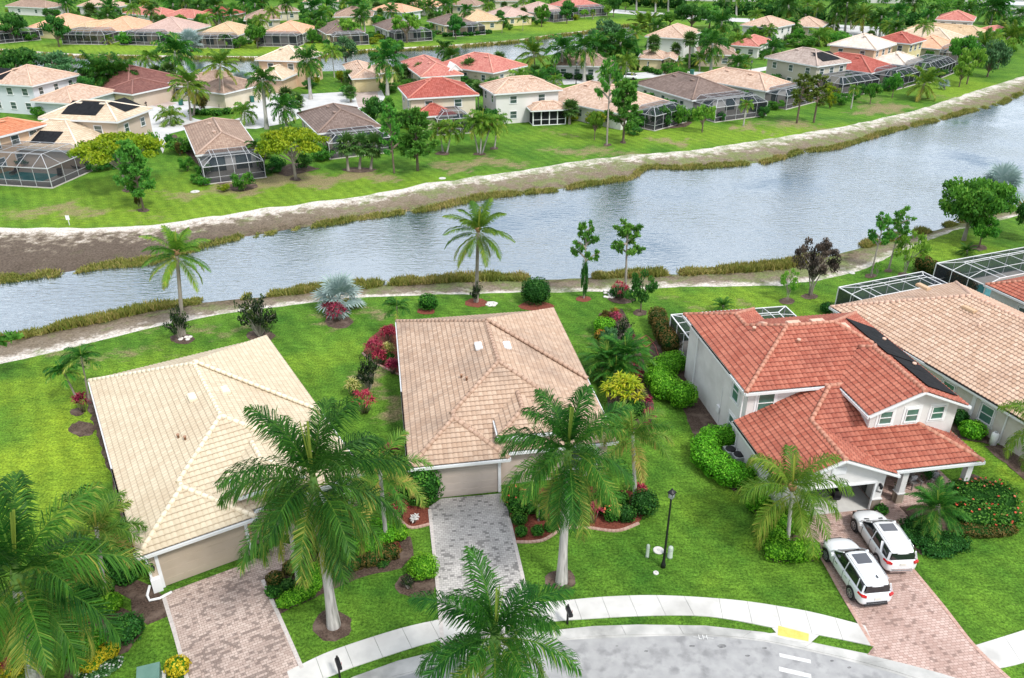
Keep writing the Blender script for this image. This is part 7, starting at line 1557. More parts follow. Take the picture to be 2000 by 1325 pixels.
# royal palms in front
palm('royal', 652, 1222, 610, 925, 205, 'big royal palm with grey trunk in a mulch ring between the left and middle driveways', var=0, rz=.4, ts=.82)
palm('royal', 1097, 1136, 1110, 872, 160, 'royal palm on the lawn in front of the peach roofed house', var=1, rz=1.2, ts=.8)
palm('royal', 72, 1352, 28, 1105, 238, 'large royal palm filling the bottom left corner', var=1, rz=2.6)
palm('royal', 948, 1492, 968, 1232, 188, 'royal palm rising from the bottom edge, its crown over the street', var=0, rz=3.3)
palm('foxtail', 206, 1168, 188, 1030, 108, 'palm with browning feathery fronds beside the left house corner', var=0, rz=.5)
palm('foxtail', 755, 1064, 742, 918, 105, 'slender palm with yellow tipped fronds beside the round dark bush', var=1, rz=.9)
palm('foxtail', 584, 1143, 560, 990, 80, 'slender palm under the crown of the big royal palm', var=0, rz=2)
palm('foxtail', 1241, 985, 1236, 845, 92, 'palm with drooping yellowing fronds right of the peach roofed house', var=1, rz=3.5)
palm('queen', 1538, 1062, 1548, 948, 128, 'queen palm with pale drooping fronds before the open garage', var=0, rz=.2, ts=.9)
palm('queen', 2068, 985, 2050, 815, 110, 'queen palm leaning in at the right edge', var=1, rz=.2)
palm('sago', 1832, 1042, 1832, 985, 62, 'dwarf date palm on the dark ground cover beside the walkway', name='date_palm', cat='palm', ts=.6, var=0)
palm('sago', 664, 1058, 664, 1015, 46, 'low palm with orange stems under the big royal palm', name='date_palm', cat='palm', ts=.6, var=1)
palm('coco', 358, 655, 345, 490, 72, 'leaning coconut palm at the lakeside on the left', var=0, rz=.3)
palm('coco', 930, 590, 934, 446, 74, 'straight coconut palm at the lakeside behind the peach roofed house', var=1, rz=1.0)
palm('small', 153, 785, 122, 722, 40, 'left of two small palms beside the cream roofed house', var=0, cat='palm'); palm('small', 174, 780, 158, 695, 42, 'right and taller of two small palms beside the cream roofed house', var=1, cat='palm')
palm('small', 777, 668, 775, 598, 32, 'single small palm behind the peach roofed house', var=0, cat='palm')
palm('silver', 664, 605, 662, 562, 56, 'silver fan palm by the lake behind the two near houses', var=0, tr='stout', hm=1.1, cat='palm tree')
palm('silver', 1930, 445, 1952, 372, 58, 'big silver fan palm by the lake near the right edge', var=1)
# lakeside trees of the near gardens
tree('oakfine', 1882, 470, 350, 142, 'dense round green tree on the lakeside lawn at the right', lean=0, rz=1)
tree('oak', 1912, 483, 425, 60, 'small green tree partly behind the big round lakeside tree')
tree('dark', 2002, 470, 400, 60, 'dark green tree cut by the right edge near the lake')
tree('pinetop', 1140, 583, 447, 62, 'thin pine with a bushy base and sparse top by the lake', v=0);
tree('pinetop', 1222, 560, 446, 84, 'sparse flat topped pine between the lake and the small dark tree', v=1, rz=.3)
tree('airydark', 1251, 610, 512, 78, 'small dark leaning tree on the lawn beside the lake', v=0)
tree('bronze', 1582, 577, 468, 88, 'multi stemmed bronze leaved tree on the lakeside lawn')
tree('pinetop', 1701, 540, 428, 60, 'left of two slim pines on the lakeside lawn', v=0, rz=2); tree('pinetop', 1735, 528, 420, 60, 'right of two slim pines on the lakeside lawn', v=1, rz=4)
tree('airy', 1766, 538, 452, 76, 'small yellow green tree right of the two slim pines'); tree('airy', 1537, 588, 528, 46, 'small light green tree left of the bronze leaved tree'); tree('airy', 1712, 540, 512, 26, 'young sapling at the foot of the slim pines')
tree('blackshrub', 508, 657, 574, 84, 'dark multi stemmed shrub on the lawn near the lake', cat='shrub'); tree('blackshrub', 352, 662, 598, 52, 'dark climbing shrub around the foot of the leaning coconut palm', cat='shrub')
tree('pine', -52, 760, 505, 180, 'pine reaching in from the left edge over the lake', v=1, rz=0.6)
tree('blackshrub', 930, 592, 548, 26, 'dark fibrous growth around the foot of the straight coconut palm', cat='shrub'); tree('clumpdark', 1140, 583, 508, 17, 'vine mass around the trunk of the thin pine')
palm('sago', 1412, 612, 1412, 596, 24, 'small bushy palm behind the terracotta roofed house', name='dwarf_palm', cat='palm', ts=.4); palm('sago', 1889, 500, 1889, 488, 22, 'low palm sprouting on the lakeside lawn at the right', name='dwarf_palm', cat='palm', ts=.4)
# shrubs behind and between the houses
bush(835, 612, 38, 576, M_HG, 'small round clipped bush behind the peach roofed house', e=2.4, ls=.13); bush(1047, 602, 56, 546, M_HD, 'large dark clipped bush at the back corner of the peach roofed house', e=3, ls=.13)
spiky(657, 628, 58, 590, M_TI, 'dark red spiky shrub in front of the silver fan palm', heads=16, nl=14, ll=.5); spiky(638, 614, 26, 588, M_TI, 'small red shrub left of the silver fan palm', heads=6)
spiky(163, 805, 32, 765, M_TI, 'red leaved shrub against the wall of the cream roofed house', heads=9, ll=.45); bush(655+20, 604, 20, 584, M_HY, 'small yellow shrub at the lake edge beside the silver palm', ls=.12)
for i, (x, y, w_, ty, m_, lb) in enumerate([(733, 702, 44, 655, M_TI, 'leftmost red shrub in the bed beside the peach roof'), (760, 672, 38, 634, M_TI, 'rear red shrub in the bed beside the peach roof'), (757, 700, 34, 668, M_TI2, 'yellow striped shrub between the red ones beside the peach roof'), (742, 712, 32, 680, M_TI, 'middle red shrub in the curbed bed'), (768, 730, 28, 700, M_TI, 'front red shrub at the tip of the curbed bed'), (762, 655, 30, 636, M_TI, 'dark red shrub at the rear end of the curbed bed'),
    (712, 808, 54, 758, M_TI, 'round crimson shrub on the lawn between the two left houses'), (690, 775, 30, 738, M_TI2, 'yellow striped shrub beside the crimson one'), (762, 895, 38, 866, M_TI, 'crimson shrub left of the peach roofed garage')]):
    spiky(x, y, w_, ty, m_, lb, heads=14, ll=.45)
tree('blackshrub', 722, 760, 690, 54, 'thin bare shrub on the worn patch between the two left houses', cat='shrub'); bush(757, 716, 30, 692, M_HG, 'small green shrub in the curbed bed', ls=.1)
# island bed between middle and right houses
tree('clumpred', 1180, 642, 608, 34, 'pale pinkish shrub at the rear end of the long bed', cat='shrub'); spiky(1200, 645, 34, 606, M_TI, 'crimson shrub at the rear of the long bed', heads=10); spiky(1200, 622, 22, 600, M_CRO, 'orange tipped shrub at the rear tip of the long bed', heads=6)
bush(1182, 662, 44, 622, M_HB, 'bright green round shrub in the long bed', ls=.12); bush(1172, 672, 22, 645, M_CRO, 'orange and green croton at the left of the long bed', name='croton', ls=.14); tree('blackshrub', 1213, 672, 622, 50, 'wiry dark shrub in the middle of the long bed', cat='shrub'); tree('grey', 1190, 690, 640, 40, 'grey green shrub in the middle of the long bed', cat='shrub', name='shrub')
palm('sago', 1184, 738, 1184, 700, 62, 'left tuft of the feathery palm clump in the long bed', name='areca_palm', cat='palm', ts=.5); palm('sago', 1222, 735, 1222, 690, 62, 'right tuft of the feathery palm clump in the long bed', name='areca_palm', cat='palm', ts=.5); palm('sago', 1203, 752, 1203, 722, 52, 'front tuft of the feathery palm clump in the long bed', name='areca_palm', cat='palm', ts=.5)
spiky(1214, 800, 96, 728, M_YGP, 'large yellow leaved shrub in the long bed', heads=44, nl=14, ll=.65, lw=.12); spiky(1240, 800, 46, 752, M_TI2, 'pale striped spiky shrub at the front of the long bed', heads=14, ll=.5)
bush(1236, 826, 52, 784, M_HG, 'green shrub below the pale striped one', ls=.11)
for x, y, w_, ty, lb in ((1243, 722, 18, 700, 'small red shrub beside the feathery palm clump'), (1246, 745, 22, 722, 'red shrub right of the feathery palms'), (1262, 800, 24, 770, 'red shrub right of the pale striped one'), (1268, 825, 22, 796, 'second red shrub from the front of the long bed'), (1262, 850, 20, 824, 'front most red shrub of the long bed'), (1232, 668, 14, 650, 'tiny red shrub in the long bed')): spiky(x, y, w_, ty, M_TI, lb, heads=7, ll=.38)
spiky(1210, 584, 50, 548, M_TI, 'red flowering shrub by the lake beside the small dark tree', heads=9, ll=.4); bush(1214, 585, 44, 562, M_HD, 'dark shrub under the red one by the lake', ls=.14)
# hedges along the right house
hedgepath([(1283, 640), (1292, 660), (1308, 690)], 1.6, 1.9, M_HR, 'reddish brown clipped hedge beside the screened cage')
hedge('hedge', [(*P(x, y)[:2], 0, a, b, h, .3) for x, y, a, b, h in ((1312, 722, 1.2, 1.0, 1.5), (1295, 735, 1.2, 1.1, 1.6), (1288, 756, 1.2, 1.2, 1.6), (1300, 775, 1.2, 1.1, 1.7))], M_HB, 'curved bright green clipped hedge behind the white house')
bush(1336, 806, 56, 750, M_HB, 'round bright green bush against the white side wall', e=2.5)
hedge('hedge', [(*P(x, y)[:2], 0, a, b, h, .3) for x, y, a, b, h in ((1415, 868, 1.0, .8, 1.4), (1392, 872, 1.0, .9, 1.5), (1376, 888, 1.0, .9, 1.5), (1378, 908, 1.0, 1.0, 1.5), (1398, 925, 1.1, .9, 1.5), (1425, 942, 1.1, .9, 1.5), (1448, 948, .9, .8, 1.5))], M_HB, 'long curved bright green hedge beside the air conditioners')
for x, y, w_, ty, lb in ((1468, 982, 34, 950, 'small green bush against the garage side wall'), (1484, 1008, 50, 965, 'rounded green bush at the end of the garage wall')): bush(x, y, w_, ty, M_HB, lb, d=.55)
hedge('hedge', [(*P(x, y)[:2], 0, a, b, h, .1) for x, y, a, b, h in ((1505, 1035, .9, .8, 1.4), (1528, 1040, .9, .8, 1.5), (1552, 1030, .8, .8, 1.4), (1510, 1055, .8, .8, 1.1))], M_HB, 'green hedge block around the queen palm')
hedge('hedge', [(*P(x, y)[:2], 0, a, b, h, 0) for x, y, a, b, h in ((1518, 1086, .85, .7, .95), (1545, 1088, .85, .7, .95), (1570, 1086, .8, .7, .95))], M_HB, 'low bright green hedge block at the corner of the brick drive', e=4)
bush(1724, 1010, 26, 988, M_HG, 'small dark bush at the foot of the garage pillar')
hedge('shrub', [(*P(x, y)[:2], 0, a, b, h, 0) for x, y, a, b, h in ((1890, 985, 1.5, 1.3, 1.5), (1930, 990, 1.5, 1.4, 1.6), (1905, 1020, 1.6, 1.0, 1.1), (1945, 1018, 1.3, 1.0, 1.1))], M_HG, 'big loose shrub dotted with orange flowers beside the porch', 'shrub', ls=.12, flowers=M_FLO, nfl=70, lump=.16)
hedge('ground_cover', [(*P(x, y)[:2], 0, a, b, h, 0) for x, y, a, b, h in ((1780, 1052, 1.1, .8, .5), (1818, 1060, 1.3, .9, .6), (1852, 1066, 1.2, .8, .6), (1830, 1080, 1.0, .6, .4), (1795, 1030, 1.1, .6, .5))], M_HD, 'dark spreading ground cover around the dwarf date palm', 'ground cover', ls=.09, lump=.16)
hedge('shrub', [(*P(x, y)[:2], 0, a, b, h, 0) for x, y, a, b, h in ((1905, 1042, 1.5, .6, .6), (1945, 1040, 1.1, .6, .6))], M_HR, 'low reddish green shrub in front of the flowering one', 'shrub', ls=.1)
bush(1908, 866, 50, 826, M_HB, 'round bright bush between the two right houses'); bush(1878, 840, 30, 802, M_HD, 'dark bush between the two right houses')
hedgepath([(1800, 532), (1840, 552), (1882, 575)], 1.6, 1.7, M_HR, 'long reddish hedge between the two cages at the right'); bush(1618, 616, 26, 592, M_HD, 'dark bush at the back corner of the pink beige roof')
tree('clumpdark', 1770, 560, 560-28, 6, 'tiny shrub beside the cage frame', cat='shrub') if False else None
# middle house front beds
bush(820, 1004, 90, 912, M_HG, 'very large round dark bush left of the middle garage', e=2.1, d=1.0, ls=.12)
spiky(783, 1012, 30, 975, M_TI, 'crimson shrub in the small red bed', heads=9, ll=.4); spiky(775, 985, 26, 950, M_TI, 'crimson shrub left of the large round bush', heads=7, ll=.4); spiky(810, 1022, 22, 1005, M_FLW, 'white leaved small plant in the red bed', heads=4, nl=8, ll=.25, lw=.12, name='caladium')
for x, y, w_, ty, lb in ((1014, 1032, 32, 1004, 'rearmost small round bush in the red bed'), (1018, 1054, 24, 1030, 'small round bush at the left front of the red bed'), (1050, 1052, 24, 1028, 'small round bush at the front of the red bed'), (1074, 1043, 22, 1022, 'small round bush right of the front ones'), (1058, 1021, 20, 998, 'small round bush at the middle of the red bed'), (1082, 1029, 20, 1010, 'small round bush beside the royal palm trunk')): bush(x, y, w_, ty, M_HG, lb, ls=.08)
hedge('shrub', [(*P(x, y)[:2], 0, a, b, h, 0) for x, y, a, b, h in ((1000, 985, .6, .6, 1.3), (1016, 1000, .8, .6, 1.1), (1030, 990, .7, .6, 1.2))], M_HG, 'orange flowering shrub right of the middle garage', 'shrub', ls=.1, flowers=M_FLO, nfl=40)
bush(1260, 1020, 56, 962, M_HD, 'dark round bush at the right end of the red bed'); bush(1225, 1028, 36, 990, M_HD, 'dark bush beside the round one at the end of the red bed'); bush(1196, 1026, 34, 990, M_HG, 'orange dotted bush in the red bed', flowers=M_FLO, nfl=22); bush(1170, 1010, 40, 965, M_HG, 'tall green shrub in the red bed'); bush(1090, 1000, 44, 950, M_HD, 'dark shrub behind the small round bushes'); bush(1125, 1006, 46, 955, M_HD, 'dark shrub behind the trunk of the middle royal palm')
spiky(1158, 1022, 34, 975, M_TI, 'tall crimson shrub in the red bed', heads=10, ll=.45); spiky(1250, 985, 30, 940, M_TI, 'red shrub behind the dark round bush', heads=8); spiky(1235, 960, 26, 938, M_TI2, 'yellow leaved shrub behind the dark round bush', heads=7)
palm('sago', 1052, 1018, 1052, 985, 26, 'tiny palm in the red mulch bed', name='dwarf_palm', cat='palm', ts=.3)
# left house front beds
hedge('hedge', [(*P(x, y)[:2], 0, a, b, h, .4) for x, y, a, b, h in ((572, 1178, .65, .5, .7), (596, 1165, .65, .5, .7), (612, 1148, .5, .6, .8), (618, 1128, .5, .6, .8))], M_HB, 'curved bright green hedge along the front walk bed', ls=.09)
bush(535, 1152, 34, 1120, M_HR, 'yellow and red croton at the corner of the walk bed', name='croton', ls=.12); bush(560, 1160, 30, 1135, M_HD, 'dark bush in the walk bed'); bush(568, 1128, 40, 1100, M_HR, 'reddish bush at the back of the walk bed'); bush(548, 1192, 22, 1170, M_HB, 'small light bush at the tip of the walk bed')
hedge('shrub', [(*P(x, y)[:2], 0, a, b, h, .2) for x, y, a, b, h in ((715, 1078, 1.0, .8, 1.2), (742, 1062, 1.0, .8, 1.2), (725, 1052, .9, .8, 1.2))], M_HB, 'bright green loose shrub in the bed beside the round bush', 'shrub'); bush(776, 1064, 40, 1030, M_HB, 'round bright green shrub at the bed corner'); bush(773, 1078, 16, 1060, M_TI, 'small crimson shrub at the bed corner')
hedgepath([(655, 1118), (690, 1108), (725, 1098), (760, 1088)], 1.1, .75, M_HR, 'long low dark reddish hedge in the front bed', ls=.1, lump=.12); hedgepath([(620, 1075), (650, 1080)], 1.0, .9, M_HD, 'dark hedge behind the big royal palm', ls=.11)
bush(825, 1145, 62, 1090, M_HB, 'round bright green bush in its own mulch bed beside the middle drive', e=2.1, ls=.09); tree('blackshrub', 797, 1150, 1122, 30, 'grey wiry plant beside the round bright bush', cat='shrub')
palm('sago', 478, 1082, 478, 1070, 18, 'small plant beside the left garage door', name='fern', cat='plant', ts=.2); bush(505, 1095, 32, 1068, M_HG, 'small green shrub beside the left garage door', ls=.1)
for x, y, w_, ty, m_, lb in ((532, 1172, 36, 1146, M_HG, 'green bush at the outer edge of the walk bed'), (690, 1090, 44, 1050, M_HG, 'green shrub behind the long low dark hedge'), (650, 1100, 40, 1066, M_HR, 'reddish shrub behind the trunk of the big royal palm'), (630, 1122, 34, 1092, M_HG, 'green shrub between the curved hedge and the big royal palm'), (745, 1112, 30, 1090, M_HD, 'dark low shrub near the corner of the front bed'), (1040, 1008, 34, 975, M_HG, 'green shrub at the rear left of the red bed'), (1135, 1026, 34, 1000, M_HG, 'green shrub right of the middle royal palm trunk'), (1212, 1000, 36, 962, M_HG, 'green shrub at the back of the red bed'), (1108, 1026, 26, 1004, M_HD, 'small dark shrub at the foot of the red bed edging')): bush(x, y, w_, ty, m_, lb, d=.6)
# bottom left bed
bush(216, 1130, 70, 1095, M_HG, 'green hedge by the corner of the left garage'); bush(240, 1268, 66, 1208, M_HD, 'round dark bush in the bottom left bed', ls=.1); bush(200, 1210, 60, 1170, M_HB, 'bright green bush behind the dark one at the bottom left')
bush(150, 1300, 80, 1240, M_HB, 'bright green bush under the bottom left royal palm'); hedge('shrub', [(*P(x, y)[:2], 0, .5, .5, .6, 0) for x, y in ((195, 1290), (215, 1280), (180, 1305))], M_HY, 'yellow edging shrubs in the bottom left bed', 'shrub', ls=.08)
bush(342, 1330, 46, 1290, M_HY, 'bright yellow bush beside the green utility box', ls=.13); bush(20, 1330, 60, 1290, M_HY, 'yellow shrub at the foot of the bottom left palm', ls=.13); spiky(22, 1312, 26, 1290, M_TI, 'red shrub at the foot of the bottom left palm', heads=6)
hedge('ground_cover', [(*P(x, y)[:2], 0, .6, .5, .25, 0) for x, y in ((175, 1318), (200, 1310), (215, 1300))], M_GREYG, 'low pale flowering ground cover at the bottom left', 'ground cover', flowers=M_FLW, nfl=60, ls=.08)
for x, y, w_, ty, m_, lb in ((235, 1150, 60, 1112, M_HG, 'green shrub in the mulch beside the white downspout'), (175, 1190, 70, 1140, M_HG, 'broad green shrub under the foxtail palm'), (110, 1250, 80, 1190, M_HB, 'bright shrub deep under the bottom left royal palm'), (60, 1230, 80, 1160, M_HG, 'green shrub against the left frame edge under the royal palm')): bush(x, y, w_, ty, m_, lb)
# the corner of a further house under the bottom left palm
t = house_root('pale wall corner of a house under the bottom left royal palm', P(-60, 1320), RAD(40)); Rz = [rect(-14, 0, 0, 14, 2.9)]; rf, ln = roof_flat(Rz, 'roof', FR['beige'], t); w_ = MB(); wall_shell(w_, Rz[0]); w_.obj('wall', M_WN, t); eaves(Rz, M_GUTTER, t)
# ================================================================ TREES AND PALMS ACROSS THE LAKE
FP = [ # kind, foot x,y, heart x,y, reach px, label
 ('thatch', 680, 334, 676, 283, 27, 'leftmost of three thatch palms on the far shore lawn'), ('thatch', 702, 331, 706, 282, 27, 'middle one of three thatch palms on the far shore lawn'), ('thatch', 724, 331, 730, 284, 27, 'rightmost of three thatch palms on the far shore lawn'),
 ('fqueen', 865, 297, 858, 250, 27, 'left palm of the close pair behind the small deck'), ('fqueen', 873, 299, 884, 248, 26, 'right palm of the close pair behind the small deck'),
 ('fqueen', 934, 300, 922, 238, 30, 'left palm of the golden clump on the far lawn'), ('fqueen', 938, 301, 942, 232, 30, 'middle palm of the golden clump on the far lawn'), ('fqueen', 942, 300, 960, 240, 28, 'right palm of the golden clump on the far lawn'), ('fqueen', 966, 290, 972, 235, 26, 'single golden palm right of the golden clump'),
 ('ffan', 1112, 243, 1114, 212, 21, 'round headed cabbage palm by the screened porch'), ('fqueen', 1452, 246, 1458, 203, 15, 'small palm before the wide cage'), ('fqueen', 1662, 213, 1669, 172, 12, 'small palm before the grey house cage'),
 ('fcoco', 1793, 195, 1808, 158, 36, 'low leaning coconut palm on the far shore at the right'), ('silver', 1844, 175, 1844, 165, 11, 'tiny silver palm on the far lawn at the right'), ('fcoco', 1835, 135, 1833, 122, 16, 'small palm beside the double cage'), ('fcoco', 1935, 105, 1988, 58, 32, 'coconut palm leaning over at the top right edge'),
 ('fcoco', 1928, 110, 1925, 85, 34, 'coconut palm in the thicket at the right shore'), ('fcoco', 1966, 72, 1955, 58, 30, 'bushy coconut palm near the top right edge'),
 ('froyal', 341, 160, 342, 98, 42, 'dark royal palm at the canal left of the gold palm'), ('fcoco', 429, 210, 430, 120, 34, 'tall gold tinged palm by the cul de sac'), ('froyal', 188, 193, 186, 138, 42, 'left of the royal palm pair before the dark red roof'), ('froyal', 204, 193, 208, 140, 42, 'second of the royal palm pair before the dark red roof'), ('froyal', 238, 190, 238, 142, 40, 'third royal palm before the dark red roof'),
 ('fcoco', 373, 236, 366, 158, 36, 'tall palm on the cul de sac island'), ('fcoco', 378, 226, 384, 170, 24, 'short palm behind the tall island palm'), ('froyal', 521, 252, 512, 152, 32, 'slim royal palm on the verge of the cul de sac'), ('froyal', 607, 194, 600, 112, 30, 'tall street palm right of the two storey cream house'),
 ('ffan', 304, 165, 304, 142, 18, 'left cabbage palm by the brown ridged house'), ('ffan', 328, 168, 328, 138, 18, 'right cabbage palm by the brown ridged house'), ('ffan', 560, 208, 558, 186, 20, 'cabbage palm at the driveway end'), ('ffan', 578, 210, 580, 198, 18, 'second low cabbage palm at the driveway end'), ('fqueen', 477, 243, 478, 215, 26, 'light green palm at the edge of the cul de sac'), ('fqueen', 332, 243, 334, 224, 28, 'feathery palm beside the brown roofed lakeside house'),
 ('fqueen', 128, 205, 127, 194, 18, 'small palm between the two storey roofs at the left'), ('fqueen', 240, 270, 242, 264, 22, 'small palm behind the flat crowned poinciana'), ('small', 508, 330, 500, 284, 22, 'small palm at the cage corner'), ('small', 514, 330, 520, 290, 16, 'second small palm at the cage corner'),
 ('fqueen', 610, 168, 612, 130, 18, 'small palm beside the tall street palm'), ('fqueen', 568, 160, 570, 138, 20, 'light palm before the cream two storey house'), ('ffan', 688, 171, 682, 150, 15, 'upper cabbage palm by the yellow garage'), ('ffan', 686, 200, 683, 181, 16, 'lower cabbage palm by the yellow garage'),
 ('froyal', 757, 186, 755, 112, 36, 'royal palm with dark broad crown before the coral roof'), ('ffan', 791, 158, 789, 140, 17, 'left cabbage palm before the coral roof'), ('ffan', 819, 160, 820, 138, 17, 'right cabbage palm before the coral roof'), ('ffan', 775, 160, 774, 142, 15, 'small cabbage palm behind the big royal crown'),
 ('ffan', 918, 158, 917, 132, 20, 'round headed palm left of the beige two storey roof'), ('ffan', 938, 162, 938, 145, 16, 'low headed palm left of the beige two storey roof'), ('ffan', 975, 152, 976, 116, 18, 'cabbage palm before the second coral roof'), ('fqueen', 888, 160, 890, 152, 16, 'low feathery palm by the coral dormer house'), ('fqueen', 1085, 165, 1085, 155, 18, 'low light palm behind the white house roof'), ('ffan', 1012, 150, 1012, 138, 18, 'low fan palm behind the beige roof'), ('ffan', 1045, 150, 1045, 140, 16, 'second low fan palm behind the beige roof'), ('ffan', 925, 176, 920, 168, 17, 'bushy fan palm beside the red two storey house'),
 ('fcoco', 1046, 142, 1042, 100, 34, 'first palm of the tall row by the white house'), ('froyal', 1098, 152, 1098, 92, 32, 'second palm of the tall row by the white house'), ('froyal', 1141, 160, 1142, 88, 30, 'third palm of the tall row by the white house'), ('froyal', 1165, 142, 1165, 92, 34, 'fourth palm of the tall row by the white house'), ('froyal', 1180, 140, 1182, 95, 30, 'dark palm in the thick of the tall row'), ('froyal', 1212, 140, 1212, 82, 32, 'fifth palm of the tall row by the white house'), ('froyal', 1226, 140, 1228, 96, 26, 'last palm of the tall row by the white house'),
 ('fqueen', 1188, 165, 1190, 145, 24, 'pale feathery palm behind the tall pine'), ('ffan', 1275, 137, 1277, 85, 18, 'cabbage palm before the beige garage house'), ('ffan', 1346, 134, 1348, 78, 19, 'tall cabbage palm right of the garage house'), ('froyal', 1388, 139, 1392, 84, 30, 'street palm before the half hidden coral roof'), ('froyal', 1408, 80, 1410, 40, 30, 'palm rising behind the brown two storey roof'), ('fqueen', 1438, 108, 1440, 75, 22, 'slender palm before the coral roofed house'), ('fqueen', 1450, 108, 1452, 78, 20, 'twin of the slender palm before the coral roof'), ('froyal', 1490, 92, 1490, 64, 24, 'dark palm right of the coral roofed house'), ('fcoco', 1435, 130, 1436, 112, 18, 'low palm in the front garden of the coral house'), ('fcoco', 1366, 140, 1368, 112, 16, 'low palm beside the green bin'), ('fcoco', 1325, 138, 1325, 118, 10, 'tiny palm beside the garage drive'), ('fcoco', 1455, 132, 1458, 116, 14, 'low palm right of the front garden one'),
 ('fcoco', 1246, 60, 1250, 42, 24, 'left palm on the canal end'), ('fcoco', 1268, 62, 1270, 42, 24, 'right palm on the canal end'), ('fcoco', 1242, 78, 1240, 60, 18, 'small double palm on the canal end'), ('small', 1021, 60, 1022, 36, 13, 'white stemmed small palm beyond the canal'), ('small', 980, 65, 984, 38, 13, 'small palm on the lawn beyond the canal'), ('fcoco', 1158, 38, 1158, 24, 7, 'tiny palm at the canal lawn end'),
 ('small', 442, 94, 441, 74, 14, 'tiny palm before the cage beyond the canal'), ('fcoco', 211, 87, 209, 76, 12, 'small palm before the white cage beyond the canal'), ('silver', 375, 100, 372, 84, 26, 'silver palm on the canal lawn'), ('silver', 470, 188, 472, 162, 24, 'silver palm in the cul de sac garden'),
 ('fcoco', 19, 52, 20, 34, 14, 'palm behind the pale roofs at the far left') if False else ('fcoco', 75, 20, 72, 12, 20, 'low palm at the top left'), ('froyal', 129, 24, 126, 8, 18, 'palm behind the peach roofs at the top left'), ('ffan', 173, 30, 175, 18, 15, 'round palm behind the peach roofs'), ('froyal', 213, 33, 212, 12, 20, 'tall palm above the bright peach roof'), ('froyal', 276, 36, 275, 8, 18, 'thin tall palm before the coral farthest roof'), ('ffan', 264, 32, 264, 16, 14, 'cabbage palm before the coral farthest roof'), ('ffan', 300, 30, 300, 16, 15, 'middle cabbage palm before the farthest roofs'), ('froyal', 338, 36, 338, 6, 22, 'tall palm between the farthest coral roofs'), ('froyal', 366, 38, 364, 8, 20, 'leaning tall palm at the farthest coral roof'), ('froyal', 424, 45, 420, 10, 22, 'windblown palm before the red farthest roof'), ('ffan', 383, 34, 382, 20, 13, 'low fan palm at the farthest street'), ('ffan', 396, 34, 396, 20, 12, 'second low fan palm at the farthest street'), ('froyal', 499, 44, 498, 6, 22, 'palm between two roofs in the farthest row'), ('fcoco', 519, 50, 519, 30, 16, 'coconut palm by the peach roofed cage house'), ('ffan', 560, 38, 557, 22, 13, 'fan palm behind the small peach roof'),
 ('froyal', 617, 50, 615, 12, 26, 'tall royal palm by the dark lamp post'), ('froyal', 643, 34, 640, 10, 22, 'royal palm right of the tallest far one'), ('froyal', 698, 45, 697, 8, 22, 'royal palm before the yellow garages'), ('ffan', 734, 33, 734, 14, 12, 'left fan palm before the white farthest house'), ('ffan', 743, 33, 744, 16, 12, 'right fan palm before the white farthest house'), ('froyal', 763, 27, 762, 4, 14, 'slim palm before the peach farthest roof'), ('froyal', 778, 34, 778, 6, 20, 'palm behind the light round tree'), ('froyal', 808, 34, 806, 4, 20, 'palm behind the white stemmed one'), ('froyal', 840, 22, 838, 6, 18, 'palm before the long peach roof'), ('froyal', 875, 24, 872, 4, 18, 'palm near the two garages at the back'), ('ffan', 862, 20, 860, 10, 12, 'fan palm near the two garages at the back'),
 ('froyal', 1542, 60, 1540, 8, 28, 'left leaning royal palm above the right roofs'), ('froyal', 1650, 64, 1655, 4, 30, 'tall royal palm near the main road bend'), ('froyal', 1636, 60, 1642, 2, 28, 'twin of the tall royal palm near the bend'), ('fcoco', 1685, 68, 1687, 28, 26, 'golden fronded palm at the road bend'), ('froyal', 1718, 72, 1722, 30, 22, 'leaning palm at the road bend'), ('froyal', 1748, 60, 1755, 22, 22, 'palm right of the road bend'), ('froyal', 1778, 50, 1784, 0, 24, 'very tall palm behind the right roofs'), ('froyal', 1936, 48, 1940, 10, 30, 'big palm above the top right coral house'), ('froyal', 1950, 48, 1954, 14, 26, 'second big palm above the top right coral house'), ('ffan', 1583, 56, 1583, 38, 15, 'fan palm before the beige farthest roof'), ('fqueen', 1530, 78, 1530, 48, 22, 'slender palm in the thicket by the farthest beige roof'), ('fqueen', 1545, 75, 1548, 50, 18, 'second slender palm in the thicket'), ('fqueen', 1622, 62, 1624, 50, 18, 'dark palm left of the tall royals'), ('ffan', 1662, 56, 1662, 28, 14, 'fan palm behind the tall royals'), ('fqueen', 1600, 90, 1600, 68, 26, 'bushy palm in the green thicket'), ('fcoco', 1576, 20, 1578, 6, 16, 'palm at the top edge right of centre')]
for k_, x, y, cx_, cy_, rr, lb in FP: palm(k_, x, y, cx_, cy_, rr*1.15, lb, ts=1.0 if k_ not in ('fqueen',) else .9)
